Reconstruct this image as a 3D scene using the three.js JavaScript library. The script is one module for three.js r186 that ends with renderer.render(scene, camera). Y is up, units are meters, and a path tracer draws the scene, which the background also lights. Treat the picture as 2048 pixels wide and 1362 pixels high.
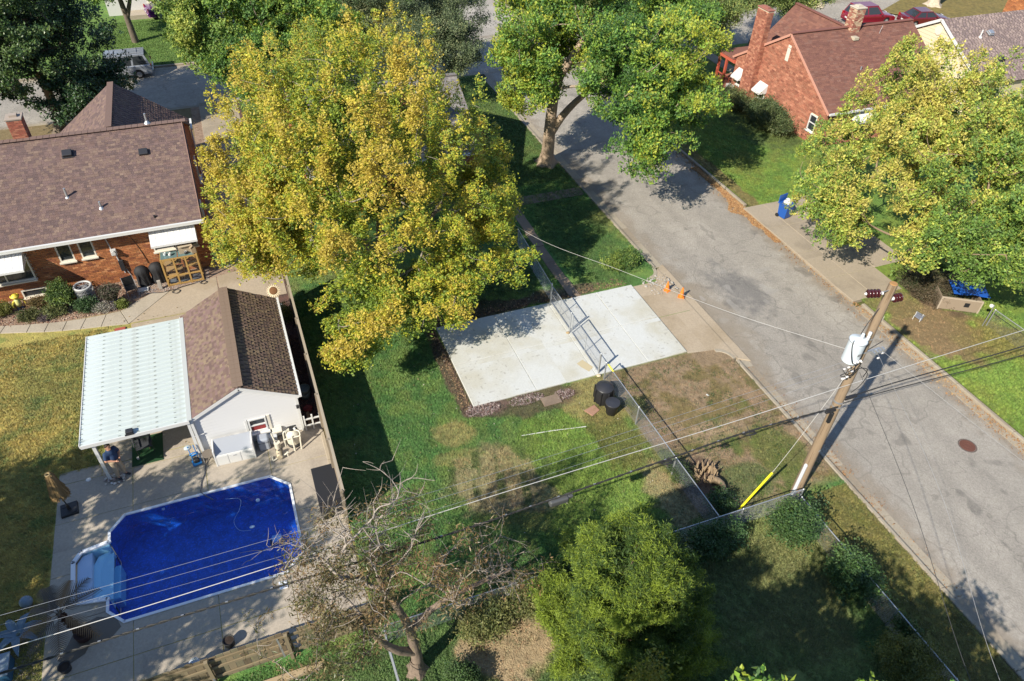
import * as THREE from 'three';
import { mergeGeometries, mergeVertices, toCreasedNormals } from 'three/addons/utils/BufferGeometryUtils.js';
import { RoundedBoxGeometry } from 'three/addons/geometries/RoundedBoxGeometry.js';
import { MarchingCubes } from 'three/addons/objects/MarchingCubes.js';
import { Brush, Evaluator, SUBTRACTION } from 'three-bvh-csg';

// ---------------------------------------------------------------- camera, sky, sun, exposure
const scene = new THREE.Scene();
const camera = new THREE.PerspectiveCamera(50.18, 1024 / 681, 0.5, 900);
{
  const yaw = 0.40142, pitch = 0.72064, roll = 0.043876;
  const f = new THREE.Vector3(Math.sin(yaw) * Math.cos(pitch), -Math.sin(pitch), -Math.cos(yaw) * Math.cos(pitch));
  const r0 = new THREE.Vector3(Math.cos(yaw), 0, Math.sin(yaw)), u0 = r0.clone().cross(f);
  const r = r0.clone().multiplyScalar(Math.cos(roll)).addScaledVector(u0, Math.sin(roll));
  const u = u0.clone().multiplyScalar(Math.cos(roll)).addScaledVector(r0, -Math.sin(roll));
  camera.position.set(0, 22, 0);
  camera.quaternion.setFromRotationMatrix(new THREE.Matrix4().makeBasis(r, u, f.clone().negate()));
}
scene.add(camera);
const SUN = new THREE.Vector3(-11.44, 9.8, 6.3).normalize();
{
  const W = 256, H = 128, d = new Float32Array(W * H * 4);
  for (let j = 0; j < H; j++) for (let i = 0; i < W; i++) {
    const el = ((j + .5) / H - .5) * Math.PI, az = ((i + .5) / W - .5) * 2 * Math.PI;
    const dir = new THREE.Vector3(Math.cos(el) * Math.sin(az), Math.sin(el), Math.cos(el) * Math.cos(az));
    const t = Math.max(0, Math.sin(el)), hz = Math.pow(1 - t, 4);
    const glow = Math.pow(Math.max(0, dir.dot(SUN)), 6) * 0.25;
    let c = [.13 + .34 * hz, .22 + .34 * hz, .42 + .26 * hz];
    if (el < 0) c = [.10, .10, .09];
    const k = 0.78 + glow;
    const o = (j * W + i) * 4; d[o] = c[0] * k; d[o + 1] = c[1] * k; d[o + 2] = c[2] * k; d[o + 3] = 1;
  }
  const t = new THREE.DataTexture(d, W, H, THREE.RGBAFormat, THREE.FloatType);
  t.mapping = THREE.EquirectangularReflectionMapping; t.magFilter = t.minFilter = THREE.LinearFilter; t.needsUpdate = true;
  scene.background = t; scene.environment = t;
}
const sun = new THREE.DirectionalLight(new THREE.Color().setRGB(1, .93, .80), 4.6);
sun.position.copy(SUN).multiplyScalar(120).add(new THREE.Vector3(15, 0, -25)); sun.target.position.set(15, 0, -25);
sun.castShadow = true; sun.shadow.mapSize.set(4096, 4096);
Object.assign(sun.shadow.camera, { left: -70, right: 70, top: 70, bottom: -70, near: 1, far: 300 });
scene.add(sun, sun.target);
const renderer = new THREE.WebGLRenderer({ antialias: true });
renderer.setSize(1024, 681); renderer.shadowMap.enabled = true; renderer.outputColorSpace = THREE.SRGBColorSpace;
renderer.toneMapping = THREE.LinearToneMapping; renderer.toneMappingExposure = 1.68;

// ---------------------------------------------------------------- helpers
const V3 = (x, y, z) => new THREE.Vector3(x, y, z);
const UP = V3(0, 1, 0);
function rng(seed) { let a = seed >>> 0; return () => { a = (a + 0x6D2B79F5) | 0; let t = Math.imul(a ^ (a >>> 15), 1 | a); t = (t + Math.imul(t ^ (t >>> 7), 61 | t)) ^ t; return ((t ^ (t >>> 14)) >>> 0) / 4294967296; }; }
const PERM = new Float32Array(65536); { const r = rng(9917); for (let i = 0; i < 65536; i++) PERM[i] = r(); }
const h2 = (i, j) => PERM[((i & 255) << 8) | (j & 255)];
function vn(x, y) { const i = Math.floor(x), j = Math.floor(y); let u = x - i, v = y - j; u = u * u * (3 - 2 * u); v = v * v * (3 - 2 * v); const a = h2(i, j), b = h2(i + 1, j), c = h2(i, j + 1), d = h2(i + 1, j + 1); return a + (b - a) * u + (c - a + (a - b - c + d) * u) * v; }
function fbm(x, y, o = 4) { let s = 0, a = .5, t = 0; for (let k = 0; k < o; k++) { s += a * vn(x, y); t += a; a *= .5; const nx = x * 1.62 + y * 1.18 + 13.7; y = y * 1.62 - x * 1.18 + 7.3; x = nx; } return s / t; }
const sm = (a, b, x) => { const t = Math.min(1, Math.max(0, (x - a) / (b - a))); return t * t * (3 - 2 * t); };
const lerp = (a, b, t) => a + (b - a) * t;
const mix3 = (a, b, t) => [a[0] + (b[0] - a[0]) * t, a[1] + (b[1] - a[1]) * t, a[2] + (b[2] - a[2]) * t];
const LIN = new Uint8Array(4097); for (let i = 0; i <= 4096; i++) { const c = i / 4096; LIN[i] = Math.round(255 * (c <= .0031308 ? 12.92 * c : 1.055 * Math.pow(c, 1 / 2.4) - .055)); }
function mkTex(w, h, fn, srgb = true) {
  const d = new Uint8Array(w * h * 4);
  for (let j = 0; j < h; j++) for (let i = 0; i < w; i++) {
    const c = fn(i / w, j / h), o = (j * w + i) * 4;
    for (let k = 0; k < 3; k++) { const v = Math.min(1, Math.max(0, c[k])); d[o + k] = srgb ? LIN[(v * 4096) | 0] : (v * 255) | 0; }
    d[o + 3] = 255;
  }
  const t = new THREE.DataTexture(d, w, h); t.magFilter = THREE.LinearFilter; t.minFilter = THREE.LinearMipmapLinearFilter; t.generateMipmaps = true;
  t.wrapS = t.wrapT = THREE.RepeatWrapping; if (srgb) t.colorSpace = THREE.SRGBColorSpace; t.needsUpdate = true; return t;
}
const rep = (t, s) => { const c = t.clone(); c.repeat.set(s, s); c.needsUpdate = true; return c; };
function mat(c, rough = .8, o = {}) {
  const P = o.transmission || o.clearcoat || o.sheen;
  const m = P ? new THREE.MeshPhysicalMaterial() : new THREE.MeshStandardMaterial();
  m.color.setRGB(c[0], c[1], c[2]); m.roughness = rough; Object.assign(m, o); return m;
}
// uv in metres from the dominant normal axis
function uvm(g, s = 1) {
  if (g.index) g = g.toNonIndexed();
  if (!g.attributes.normal) g.computeVertexNormals();
  const p = g.attributes.position, n = p.count, uv = new Float32Array(n * 2), a = V3(), b = V3(), c = V3(), e = V3();
  for (let i = 0; i < n; i += 3) {
    a.fromBufferAttribute(p, i); b.fromBufferAttribute(p, i + 1); c.fromBufferAttribute(p, i + 2);
    e.copy(b).sub(a).cross(c.clone().sub(a)); const x = Math.abs(e.x), y = Math.abs(e.y), z = Math.abs(e.z);
    [a, b, c].forEach((q, k) => { const o = (i + k) * 2; if (y >= x && y >= z) { uv[o] = q.x * s; uv[o + 1] = q.z * s; } else if (x >= z) { uv[o] = q.z * s; uv[o + 1] = q.y * s; } else { uv[o] = q.x * s; uv[o + 1] = q.y * s; } });
  }
  g.setAttribute('uv', new THREE.BufferAttribute(uv, 2)); return g;
}
const clean = g => { g = g.index ? g.toNonIndexed() : g; for (const k of Object.keys(g.attributes)) if (!['position', 'normal', 'uv'].includes(k)) g.deleteAttribute(k); if (!g.attributes.uv) g = uvm(g); g.clearGroups(); g.morphAttributes = {}; return g; };
const merge = l => mergeGeometries(l.map(clean));
// boxes given by centre and size, or by bounds
const bx = (x, y, z, w, h, d, ry = 0) => { const g = new THREE.BoxGeometry(w, h, d); if (ry) g.rotateY(ry); return g.translate(x, y, z); };
const bb = (x0, x1, y0, y1, z0, z1) => bx((x0 + x1) / 2, (y0 + y1) / 2, (z0 + z1) / 2, x1 - x0, y1 - y0, z1 - z0);
const rbx = (x, y, z, w, h, d, r = .02, seg = 2) => new RoundedBoxGeometry(w, h, d, seg, Math.min(r, w / 2.01, h / 2.01, d / 2.01)).translate(x, y, z);
const cyl = (x, y, z, r0, r1, h, n = 16) => new THREE.CylinderGeometry(r1, r0, h, n).translate(x, y + h / 2, z);
const lathe = (pts, n = 20) => new THREE.LatheGeometry(pts.map(p => new THREE.Vector2(p[0], p[1])), n);
function tube(pts, r, seg = 0, rad = 6, closed = false) { const c = new THREE.CatmullRomCurve3(pts.map(p => p.isVector3 ? p : V3(...p)), closed, 'centripetal'); return new THREE.TubeGeometry(c, seg || pts.length * 4, r, rad, closed); }
function rod(a, b, r, n = 6, r2) { a = a.isVector3 ? a : V3(...a); b = b.isVector3 ? b : V3(...b); const d = b.clone().sub(a), L = d.length(); const g = new THREE.CylinderGeometry(r2 ?? r, r, L, n); g.translate(0, L / 2, 0); g.applyQuaternion(new THREE.Quaternion().setFromUnitVectors(UP, d.normalize())); return g.translate(a.x, a.y, a.z); }
function bar(a, b, w, h) { a = V3(...a); b = V3(...b); const d = b.clone().sub(a), L = d.length(); const g = new THREE.BoxGeometry(w, h, L); const m = new THREE.Matrix4().lookAt(b, a, Math.abs(d.y / L) > .95 ? V3(0, 0, 1) : UP); g.applyMatrix4(m); const c = a.add(b).multiplyScalar(.5); return g.translate(c.x, c.y, c.z); }
function cbox(x0, x1, y0, y1, z0, z1, c = .015) {      // box with chamfered top edges, no underside
  const B = [[x0, y0, z0], [x1, y0, z0], [x1, y0, z1], [x0, y0, z1]], M = B.map(p => [p[0], y1 - c, p[2]]), T = [[x0 + c, y1, z0 + c], [x1 - c, y1, z0 + c], [x1 - c, y1, z1 - c], [x0 + c, y1, z1 - c]];
  const v = [], q = (a, b, cc, d) => v.push(...a, ...cc, ...b, ...a, ...d, ...cc);
  for (let i = 0; i < 4; i++) { const k = (i + 1) % 4; q(B[i], B[k], M[k], M[i]); q(M[i], M[k], T[k], T[i]); }
  q(T[0], T[1], T[2], T[3]);
  const g = new THREE.BufferGeometry(); g.setAttribute('position', new THREE.Float32BufferAttribute(v, 3)); g.computeVertexNormals(); return uvm(g);
}
function prismXZ(pts, y0, y1, bev = .012) {             // extruded plan polygon
  const s = new THREE.Shape(pts.map(p => new THREE.Vector2(p[0], -p[1])));
  const g = new THREE.ExtrudeGeometry(s, { depth: Math.max(.001, y1 - y0 - (bev ? bev : 0)), bevelEnabled: !!bev, bevelThickness: bev, bevelSize: bev, bevelOffset: -bev, bevelSegments: 1, curveSegments: 6 });
  g.rotateX(-Math.PI / 2); g.translate(0, y0, 0); return uvm(g);
}
function sheet(pts, y, holes = [], uvf) {               // flat plan polygon
  const s = new THREE.Shape(pts.map(p => new THREE.Vector2(p[0], -p[1])));
  for (const h of holes) s.holes.push(new THREE.Path(h.map(p => new THREE.Vector2(p[0], -p[1]))));
  const g = new THREE.ShapeGeometry(s); g.rotateX(-Math.PI / 2); g.translate(0, y, 0);
  const p = g.attributes.position, uv = g.attributes.uv; for (let i = 0; i < p.count; i++) { const q = uvf ? uvf(p.getX(i), p.getZ(i)) : [p.getX(i), p.getZ(i)]; uv.setXY(i, q[0], q[1]); }
  return g;
}
const rect = (x0, x1, z0, z1) => [[x0, z0], [x1, z0], [x1, z1], [x0, z1]];
// naming
const used = {};
function numbered(n) { const k = used[n] = (used[n] ?? -1) + 1; return k ? n + '_' + String(k).padStart(3, '0') : n; }
function tag(o, label, category, group) { o.userData.label = label; if (category) o.userData.category = category; if (group) o.userData.group = group; return o; }
function shadow(o) { o.traverse(c => { if (c.isMesh) { c.castShadow = c.receiveShadow = true; } }); return o; }
function thing(name, label, category, pos = [0, 0, 0], turn = 0, group) { const o = new THREE.Group(); o.name = numbered(name); o.position.set(...pos); o.rotation.y = turn; scene.add(o); return tag(o, label, category, group); }
function obj(name, geo, m, parent = scene) { const g = Array.isArray(geo) ? merge(geo) : clean(geo); const o = new THREE.Mesh(g, m); o.name = parent === scene ? numbered(name) : name; parent.add(o); return o; }
function solo(name, label, category, geo, m, group) { return tag(obj(name, geo, m), label, category, group); }
function struct(name, geo, m, label, cat) { const o = obj(name, geo, m); o.userData.kind = 'structure'; return tag(o, label, cat); }
function structG(name, label, cat) { const o = thing(name, label, cat); o.userData.kind = 'structure'; return o; }
function grp(name, parent, pos = [0, 0, 0], turn = 0) { const g = new THREE.Group(); g.name = name; g.position.set(...pos); g.rotation.y = turn; parent.add(g); return g; }
function inst(name, geo, m, mats, cols, parent, stuff = true) {
  const o = new THREE.InstancedMesh(geo, m, mats.length); o.name = parent === scene ? numbered(name) : name;
  const c = new THREE.Color(); mats.forEach((M, i) => { o.setMatrixAt(i, M); if (cols) o.setColorAt(i, c.setRGB(...cols[i])); });
  if (stuff) o.userData.kind = 'stuff'; parent.add(o); return o;
}
function copy(o, pos, turn, label, group) { const c = o.clone(); c.name = numbered(o.name.replace(/_\d+$/, '')); c.userData = { ...o.userData, label }; if (group) c.userData.group = group; c.position.set(...pos); if (turn !== undefined) c.rotation.y = turn; scene.add(c); return c; }
const trs = (x, y, z, rx, ry, rz, sx, sy = sx, sz = sx) => new THREE.Matrix4().compose(V3(x, y, z), new THREE.Quaternion().setFromEuler(new THREE.Euler(rx, ry, rz)), V3(sx, sy, sz));
const jit = (R, c, a) => { const k = 1 + (R() - .5) * a; return [c[0] * k, c[1] * k, c[2] * k]; };

// ---------------------------------------------------------------- the ground: soil and grass colours by place (world metres)
const ell = (x, z, cx, cz, rx, rz, n) => { const d = Math.hypot((x - cx) / rx, (z - cz) / rz) + (n - .5) * .9; return 1 - sm(.75, 1.1, d); };
const GREEN = [.066, .16, .034], GREEN2 = [.12, .195, .042], LIME = [.155, .235, .035], GOLD = [.315, .265, .07], STRAW = [.27, .22, .085], DIRT = [.225, .16, .095], TAN = [.31, .225, .135], MULCH = [.085, .052, .036], DARK = [.03, .055, .014];
function westCol(x, z) {
  const n1 = fbm(x * .42 + 3, z * .42, 4), n2 = fbm(x * 1.7, z * 1.7 + 9, 4), n3 = fbm(x * 6 + 5, z * 6, 3), n4 = vn(x * 26, z * 26);
  let c, g;
  if (x < .8 && z < -11.85) {                                    // the dry lawn by the patio
    c = mix3(GOLD, [.235, .225, .06], sm(.42, .7, n1)); c = mix3(c, [.14, .185, .045], .7 * sm(.56, .78, n2)); g = .7;
    if (z < -29.9) { const m = sm(-29.9, -30.1, z) * (x < -6.2 ? sm(-30.9 + (x < -10 ? (x + 10) * .2 : 0), -31.1 + (x < -10 ? (x + 10) * .2 : 0), z) : 1); c = mix3(c, mix3([.24, .15, .10], [.30, .22, .16], n3), m); g = lerp(g, .03, m); }
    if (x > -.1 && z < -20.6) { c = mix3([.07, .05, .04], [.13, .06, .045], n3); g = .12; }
  } else {
    c = mix3(GREEN, GREEN2, sm(.35, .7, n2)); g = 1;
    const dry = sm(.5, .72, n1) * .55; c = mix3(c, [.18, .17, .05], dry);
    const A = (cx, cz, rx, rz, col, k, gk) => { const m = ell(x, z, cx, cz, rx, rz, n2) * k; c = mix3(c, col, m); g = lerp(g, gk, m); };
    A(9.6, -16.2, 2.6, 2.2, LIME, .7, 1.2); A(9.8, -13.6, 2.6, 1.9, LIME, .7, 1.2); A(6.2, -16, 1.9, 1.6, TAN, .62, .45); A(7.4, -14.6, .9, .8, TAN, .55, .4); A(5.3, -17.3, 1.0, .5, STRAW, .5, .5);
    { const row = .5 + .5 * Math.sin((x * .9 + z * .25) * 7.5); const m = ell(x, z, 6.4, -15.9, 2.3, 1.9, .5) * sm(.55, .9, row) * sm(.42, .6, n2); c = mix3(c, [.06, .10, .02], m * .8); g = lerp(g, .8, m); }
    A(5.6, -18.6, .9, .8, STRAW, .7, .4); A(11.9, -18.3, 1.6, 1.5, STRAW, .8, .35); A(11.6, -16.2, 1.1, 1.8, [.13, .12, .03], .7, .6); A(12.2, -13, .8, 1.6, TAN, .65, .3); A(9.2, -19.2, 2.0, .8, MULCH, .75, .2); A(7.2, -19.5, 1.2, .55, [.12, .075, .06], .9, .08);
    A(6.45, -22, .42, 3.2, [.10, .068, .045], .9, .12); A(8.8, -25.6, 3.6, .75, [.075, .05, .034], .9, .1); A(13.2, -25.6, 2.8, .55, [.085, .055, .04], .8, .15);
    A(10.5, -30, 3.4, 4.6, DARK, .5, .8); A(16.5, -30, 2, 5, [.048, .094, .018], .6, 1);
    if (x > 12.4 && z > -19.8) {                                // the verge by the kerb
      const v = sm(12.4, 12.9, x) * sm(-19.9, -19.5, z) * (1 - sm(-11.9, -11.2, z)), q = mix3(DIRT, [.15, .115, .045], sm(.4, .7, n2));
      c = mix3(c, mix3(q, [.075, .11, .02], .85 * sm(.56, .72, n1 * .5 + n2 * .5)), v); g = lerp(g, .34, v);
      A(17.3, -13.4, 1.1, 1.6, [.09, .115, .022], .8, .9); A(15.6, -15.2, 1.4, .8, TAN, .5, .15); A(15.2, -12.6, 1.3, .9, [.055, .10, .02], .7, .9); A(13.8, -13.2, .8, 1, MULCH, .8, .2);
    }
    if (z > -11.2) {                                            // the yard behind the chain-link fence
      const v = sm(-11.3, -10.9, z); c = mix3(c, mix3([.07, .13, .032], [.13, .16, .045], sm(.38, .66, n1)), v);
      A(4.4, -9.6, 1.6, 1.2, TAN, .9, .15); A(13.5, -8.5, 2.5, 2.5, [.14, .13, .05], .4, .7); if (x > 16.1) { c = mix3(c, mix3([.115, .115, .022], [.15, .12, .035], n2), .85); g = 1; }
    }
    if (z < -36) { c = mix3(c, [.055, .105, .02], .7); }
  }
  const k = .62 + .5 * n3 + .34 * n4; return [c[0] * k, c[1] * k, c[2] * k, g];
}
function eastCol(x, z) {
  const n1 = fbm(x * .4 + 31, z * .4, 4), n2 = fbm(x * 1.6, z * 1.6 + 19, 4), n3 = fbm(x * 6 + 5, z * 6, 3), n4 = vn(x * 26, z * 26);
  let c = mix3([.105, .19, .028], [.15, .215, .03], sm(.35, .7, n2)), g = 1;
  const A = (cx, cz, rx, rz, col, k, gk) => { const m = ell(x, z, cx, cz, rx, rz, n2) * k; c = mix3(c, col, m); g = lerp(g, gk, m); };
  A(29.4, -17.2, 2.2, 2.6, [.20, .135, .07], .95, .3); A(29, -19.5, 1.6, 1.5, [.16, .13, .05], .8, .5); A(31.8, -15.6, 1.5, 1.6, [.17, .135, .04], .75, .6); A(32, -19.5, 2, 2, MULCH, .8, .2);
  A(27.9, -34, .45, 7, [.17, .125, .05], .8, .6); A(35, -38.5, 2.5, 4, [.05, .07, .02], .7, .6); A(29.6, -12, 2.2, 2, LIME, .5, 1.2);
  c = mix3(c, [.14, .13, .03], .45 * sm(.55, .8, n1));
  const k = .66 + .46 * n3 + .3 * n4; return [c[0] * k, c[1] * k, c[2] * k, g];
}
const POOLBOX = rect(-8.1, -.8, -18.95, -14.5);
function mapOver(fn, x0, x1, z0, z1, w, h) { return mkTex(w, h, (u, v) => fn(lerp(x0, x1, u), lerp(z0, z1, v))); }
const grassBump = mkTex(512, 512, (u, v) => { const s = fbm(u * 90, v * 90, 3) * .6 + vn(u * 200, v * 200) * .4; return [s, s, s]; }, false);
const uvOver = (x0, x1, z0, z1) => (x, z) => [(x - x0) / (x1 - x0), (z - z0) / (z1 - z0)];
function groundMat(tex, span) { const m = mat([1, 1, 1], .95); m.map = tex; m.bumpMap = rep(grassBump, span / 4); m.bumpScale = .035; return m; }
{
  const farTex = mkTex(512, 512, (u, v) => { const n = fbm(u * 30, v * 30, 4), k = .7 + .6 * vn(u * 120, v * 120); const c = mix3([.05, .085, .02], [.11, .10, .03], n); return c.map(q => q * k); });
  struct('ground', sheet(rect(-420, 420, -420, 300), -.17, [POOLBOX], (x, z) => [x / 14, z / 14]), groundMat(farTex, 14), 'wide ground of grass and soil under the whole neighbourhood', 'ground');
  const W = [-16, 18.8, -36, 1];
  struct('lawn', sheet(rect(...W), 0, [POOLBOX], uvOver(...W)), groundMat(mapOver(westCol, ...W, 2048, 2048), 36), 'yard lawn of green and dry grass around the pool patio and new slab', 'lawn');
  const N = [-40, 18.8, -53.3, -36];
  struct('lawn', sheet(rect(...N), 0, [], uvOver(...N)), groundMat(mapOver((x, z) => { const c = westCol(x, z); return x < -2.5 && z < -46 ? mix3(c, [.15, .125, .03], .6) : c; }, ...N, 1024, 512), 36), 'front lawns of the two houses between driveway and street', 'lawn');
  const E = [27.5, 46, -53.3, 1];
  struct('lawn', sheet(rect(...E), 0, [], uvOver(...E)), groundMat(mapOver(eastCol, ...E, 1024, 2048), 36), 'bright green lawn across the road beside the red brick house', 'lawn');
  const E2 = [46, 120, -53.3, 1];
  struct('lawn', sheet(rect(...E2), 0, [], uvOver(...E2)), groundMat(mapOver((x, z) => mix3(eastCol(x, z), [.19, .14, .05], .55), ...E2, 512, 512), 50), 'dry lawn around the beige sided house', 'lawn');
  const F = [-60, 19.6, -110, -62]; struct('lawn', sheet(rect(...F), 0, [], uvOver(...F)), groundMat(mapOver((x, z) => { const n = fbm(x * 1.1, z * 1.1, 4), k = .7 + .6 * vn(x * 6, z * 6); return mix3([.07, .16, .025], [.13, .20, .035], n).map(q => q * k); }, ...F, 1024, 512), 60), 'green lawn across the street behind the silver minivan', 'lawn');
  const F2 = [27, 75, -110, -62.2]; struct('lawn', sheet(rect(...F2), 0, [], uvOver(...F2)), groundMat(mapOver((x, z) => mix3(eastCol(x, z), [.17, .15, .04], .7), ...F2, 512, 512), 60), 'pale dry lawn on the far corner of the crossing', 'lawn');
  const dg = [[62.5, -57.2], [69, -60.5], [90, -62], [100, -50], [66.2, -52.9]];
  struct('lawn', sheet(dg, .02, [], (x, z) => [x / 20, z / 20]), groundMat(mkTex(256, 256, (u, v) => { const n = fbm(u * 20, v * 20, 4), k = .75 + .5 * vn(u * 100, v * 100); return mix3([.21, .155, .045], [.15, .125, .035], n).map(q => q * k); }), 20), 'straw coloured verge under the two pale tree trunks', 'lawn');
}
// ---------------------------------------------------------------- roads: worn grey asphalt with cracks, in one map for each road
const fineBump = mkTex(512, 512, (u, v) => { const s = .5 * vn(u * 256, v * 256) + .5 * fbm(u * 60, v * 60, 3); return [s, s, s]; }, false);
function crack(x, z, s, seed) { const a = fbm(x * s + seed, z * s + seed * .7, 4); return 1 - sm(.0, .014, Math.abs(a - .5)); }
function asphalt(x, z, lo, hi, along) {
  const n1 = fbm(x * .35 + 71, z * .35, 4), n2 = fbm(x * 2.2, z * 2.2, 4), n4 = vn(x * 30, z * 30), n5 = vn(x * 60 + 9, z * 60);
  let b = .305 * (.8 + .4 * n1) * (.9 + .2 * n2) * (.72 + .32 * n4 + .24 * n5); let c = [b * 1.14, b * 1.04, b * .90];
  const k = Math.max(crack(x, z, .42, 3) * .42, crack(x, z, .8, 17) * .36 * sm(.45, .6, n1)); const k2 = crack(x, z, 1.9, 41) * .42 * sm(.5, .68, fbm(x * .22 + 5, z * .22, 2));
  c = mix3(c, [.075, .07, .062], Math.min(.75, k * .7 + k2 * .8));
  const e = along ? Math.min(x - lo, hi - x) : Math.min(z - lo, hi - z);
  c = mix3(c, [.25, .20, .145], .55 * (1 - sm(.0, 1.0, e + (n2 - .5) * 1.1)));
  if (along) { const tw = Math.max(Math.exp(-Math.pow((x - 21.2) / .35, 2)), Math.exp(-Math.pow((x - 22.8) / .35, 2)), Math.exp(-Math.pow((x - 24.4) / .4, 2))); const tk = 1 - .12 * tw * n1 * 1.6; c = [c[0] * tk, c[1] * tk, c[2] * tk]; c = mix3(c, [.09, .085, .08], .35 * sm(.74, .82, fbm(x * 1.1 + 77, z * .9, 3))); const d = Math.hypot((x - 19.6) / 1.7, (z + 21.5) / 4.4) + (n2 - .5) * .8; c = mix3(c, [.27, .225, .17], .6 * (1 - sm(.5, 1.1, d))); const d2 = Math.hypot((x - 22.2) / 1.6, (z + 23.2) / 2.6) + (n2 - .5); c = mix3(c, [.11, .11, .115], .55 * (1 - sm(.4, 1, d2))); const sp = sm(.78, .84, vn(x * 1.7 + 5, z * 1.7)) * (1 - sm(0, 3.5, Math.abs(z + 23))); c = mix3(c, [.36, .34, .31], .55 * sp); }
  return c;
}
{
  const R = [19.3, 27.0, -53.5, 6];
  const m = mat([1, 1, 1], .93); m.map = mapOver((x, z) => asphalt(x, z, 19.45, 26.85, true), ...R, 512, 2048); m.bumpMap = rep(fineBump, 14); m.bumpScale = .02;
  struct('road', sheet(rect(...R), -.12, [], uvOver(...R)), m, 'worn grey asphalt side road running past the utility pole', 'road');
  const S = [-60, 100, -61.7, -53.5]; const m2 = mat([1, 1, 1], .93); m2.map = mapOver((x, z) => asphalt(x, z, -61.7, -53.5, false), ...S, 2048, 128); m2.bumpMap = rep(fineBump, 30); m2.bumpScale = .02;
  struct('road', sheet(rect(...S), -.12, [], uvOver(...S)), m2, 'asphalt cross street where the silver minivan is parked', 'road');
  const T = [19.8, 26.8, -110, -61.7]; const m3 = mat([1, 1, 1], .93); m3.map = mapOver((x, z) => asphalt(x, z, 19.9, 26.7, true), ...T, 256, 512);
  struct('road', sheet(rect(...T), -.12, [], uvOver(...T)), m3, 'side road going on beyond the cross street', 'road');
  const Q = [60, 100, -75, -61.7]; struct('road', sheet(rect(...Q), -.125, [], uvOver(...Q)), m2, 'far asphalt behind the pale tree trunks', 'road');
}
// ---------------------------------------------------------------- concrete
function concreteTex(base, stain, seed, joint) { return mkTex(512, 512, (u, v) => { const x = u * 6, z = v * 6, n = fbm(x * .8 + seed, z * .8, 4), s = fbm(x * 2.5 + seed, z * 2.5 + 4, 3), f = vn(u * 240, v * 240), f2 = vn(u * 110 + 3, v * 110); const c = mix3(base, stain, .75 * sm(.45, .8, n) + .18 * s); const k = .84 + .12 * f + .14 * f2; return c.map(q => q * k); }); }
const concreteBump = fineBump;
function concrete(base, stain, seed) { const m = mat([1, 1, 1], .85); m.map = rep(concreteTex(base, stain, seed), 1 / 6); m.bumpMap = rep(concreteBump, .5); m.bumpScale = .006; return m; }
const M_new = (() => { const m = mat([1, 1, 1], .85); m.map = mkTex(1024, 1024, (u, v) => { const x = u * 11, z = v * 11; const n = fbm(x * .5 + 3, z * .5, 4), s = fbm(x * 2.2 + 8, z * 2.2 + 4, 4); let c = mix3([.525, .535, .515], [.455, .44, .37], .8 * sm(.45, .75, n) + .25 * sm(.5, .8, s)); const sp = sm(.80, .9, vn(x * 9, z * 9)) * sm(.4, .6, fbm(x * .6 + 2, z * .6, 2)); c = mix3(c, [.25, .23, .2], .45 * sp); const k = .9 + .1 * vn(u * 500, v * 500) + .08 * vn(u * 240 + 3, v * 240); return c.map(q => q * k); }); m.map.repeat.set(1 / 11, 1 / 11); m.bumpMap = rep(fineBump, .5); m.bumpScale = .005; return m; })(), M_patio = concrete([.40, .345, .275], [.31, .265, .215], 21), M_walk = concrete([.40, .345, .265], [.31, .26, .19], 55), M_gutter = concrete([.34, .295, .225], [.25, .205, .15], 77), M_apron = concrete([.40, .325, .235], [.32, .25, .165], 91), M_drive = concrete([.36, .30, .225], [.27, .225, .17], 44), M_old = concrete([.24, .18, .13], [.17, .125, .09], 66);
{ // the new slab with its joints
  const g = structG('driveway', 'new white concrete slab with the chain-link gate across it', 'driveway slab');
  const xs = [6.75, 9.6, 12.4, 15.0, 17.02], zs = [-25.0, -22.3, -19.68];
  for (let i = 0; i < 4; i++) for (let j = 0; j < 2; j++) obj('concrete_slab', cbox(xs[i] + .007, xs[i + 1] - .007, -.1, .07, zs[j] + .007, zs[j + 1] - .007, .014), M_new, g);
  obj('rust_stain', sheet([[11.9, -20.6], [12.25, -20.75], [12.5, -20.15], [12.2, -19.95], [12.0, -20.3]], .0735), mat([.46, .39, .25], .9), g);
}
{ const g = structG('driveway', 'dusty tan concrete apron between the new slab and the road', 'driveway apron');
  obj('concrete_slab', prismXZ([[17.03, -24.9], [18.4, -24.9], [18.75, -25.5], [19.05, -25.9], [19.05, -22.3], [17.03, -22.3]], -.2, .004, .01), M_apron, g);
  obj('concrete_slab', prismXZ([[17.03, -22.29], [19.05, -22.29], [19.05, -18.6], [18.75, -18.9], [18.3, -19.4], [17.03, -19.6]], -.2, .003, .01), M_apron, g);
  obj('concrete_slab', prismXZ([[19.06, -25.9], [19.55, -26.2], [19.55, -18.3], [19.06, -18.6]], -.2, -.06, .01), M_apron, g);
}
{ const g = structG('driveway', 'wide tan concrete apron across the road under the tree', 'driveway apron');
  const xs = [27.02, 28.4, 30.2, 32.4], zs = [-29.6, -27.2, -24.6, -22.2, -20.2];
  for (let i = 0; i < 3; i++) for (let j = 0; j < 4; j++) { if (i === 2 && j === 3) continue; const s = .002; obj('concrete_slab', cbox(xs[i] + .005, xs[i + 1] - .005, -.2, .015 + s, zs[j] + .005, zs[j + 1] - .005, .012), M_drive, g); }
}
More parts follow.
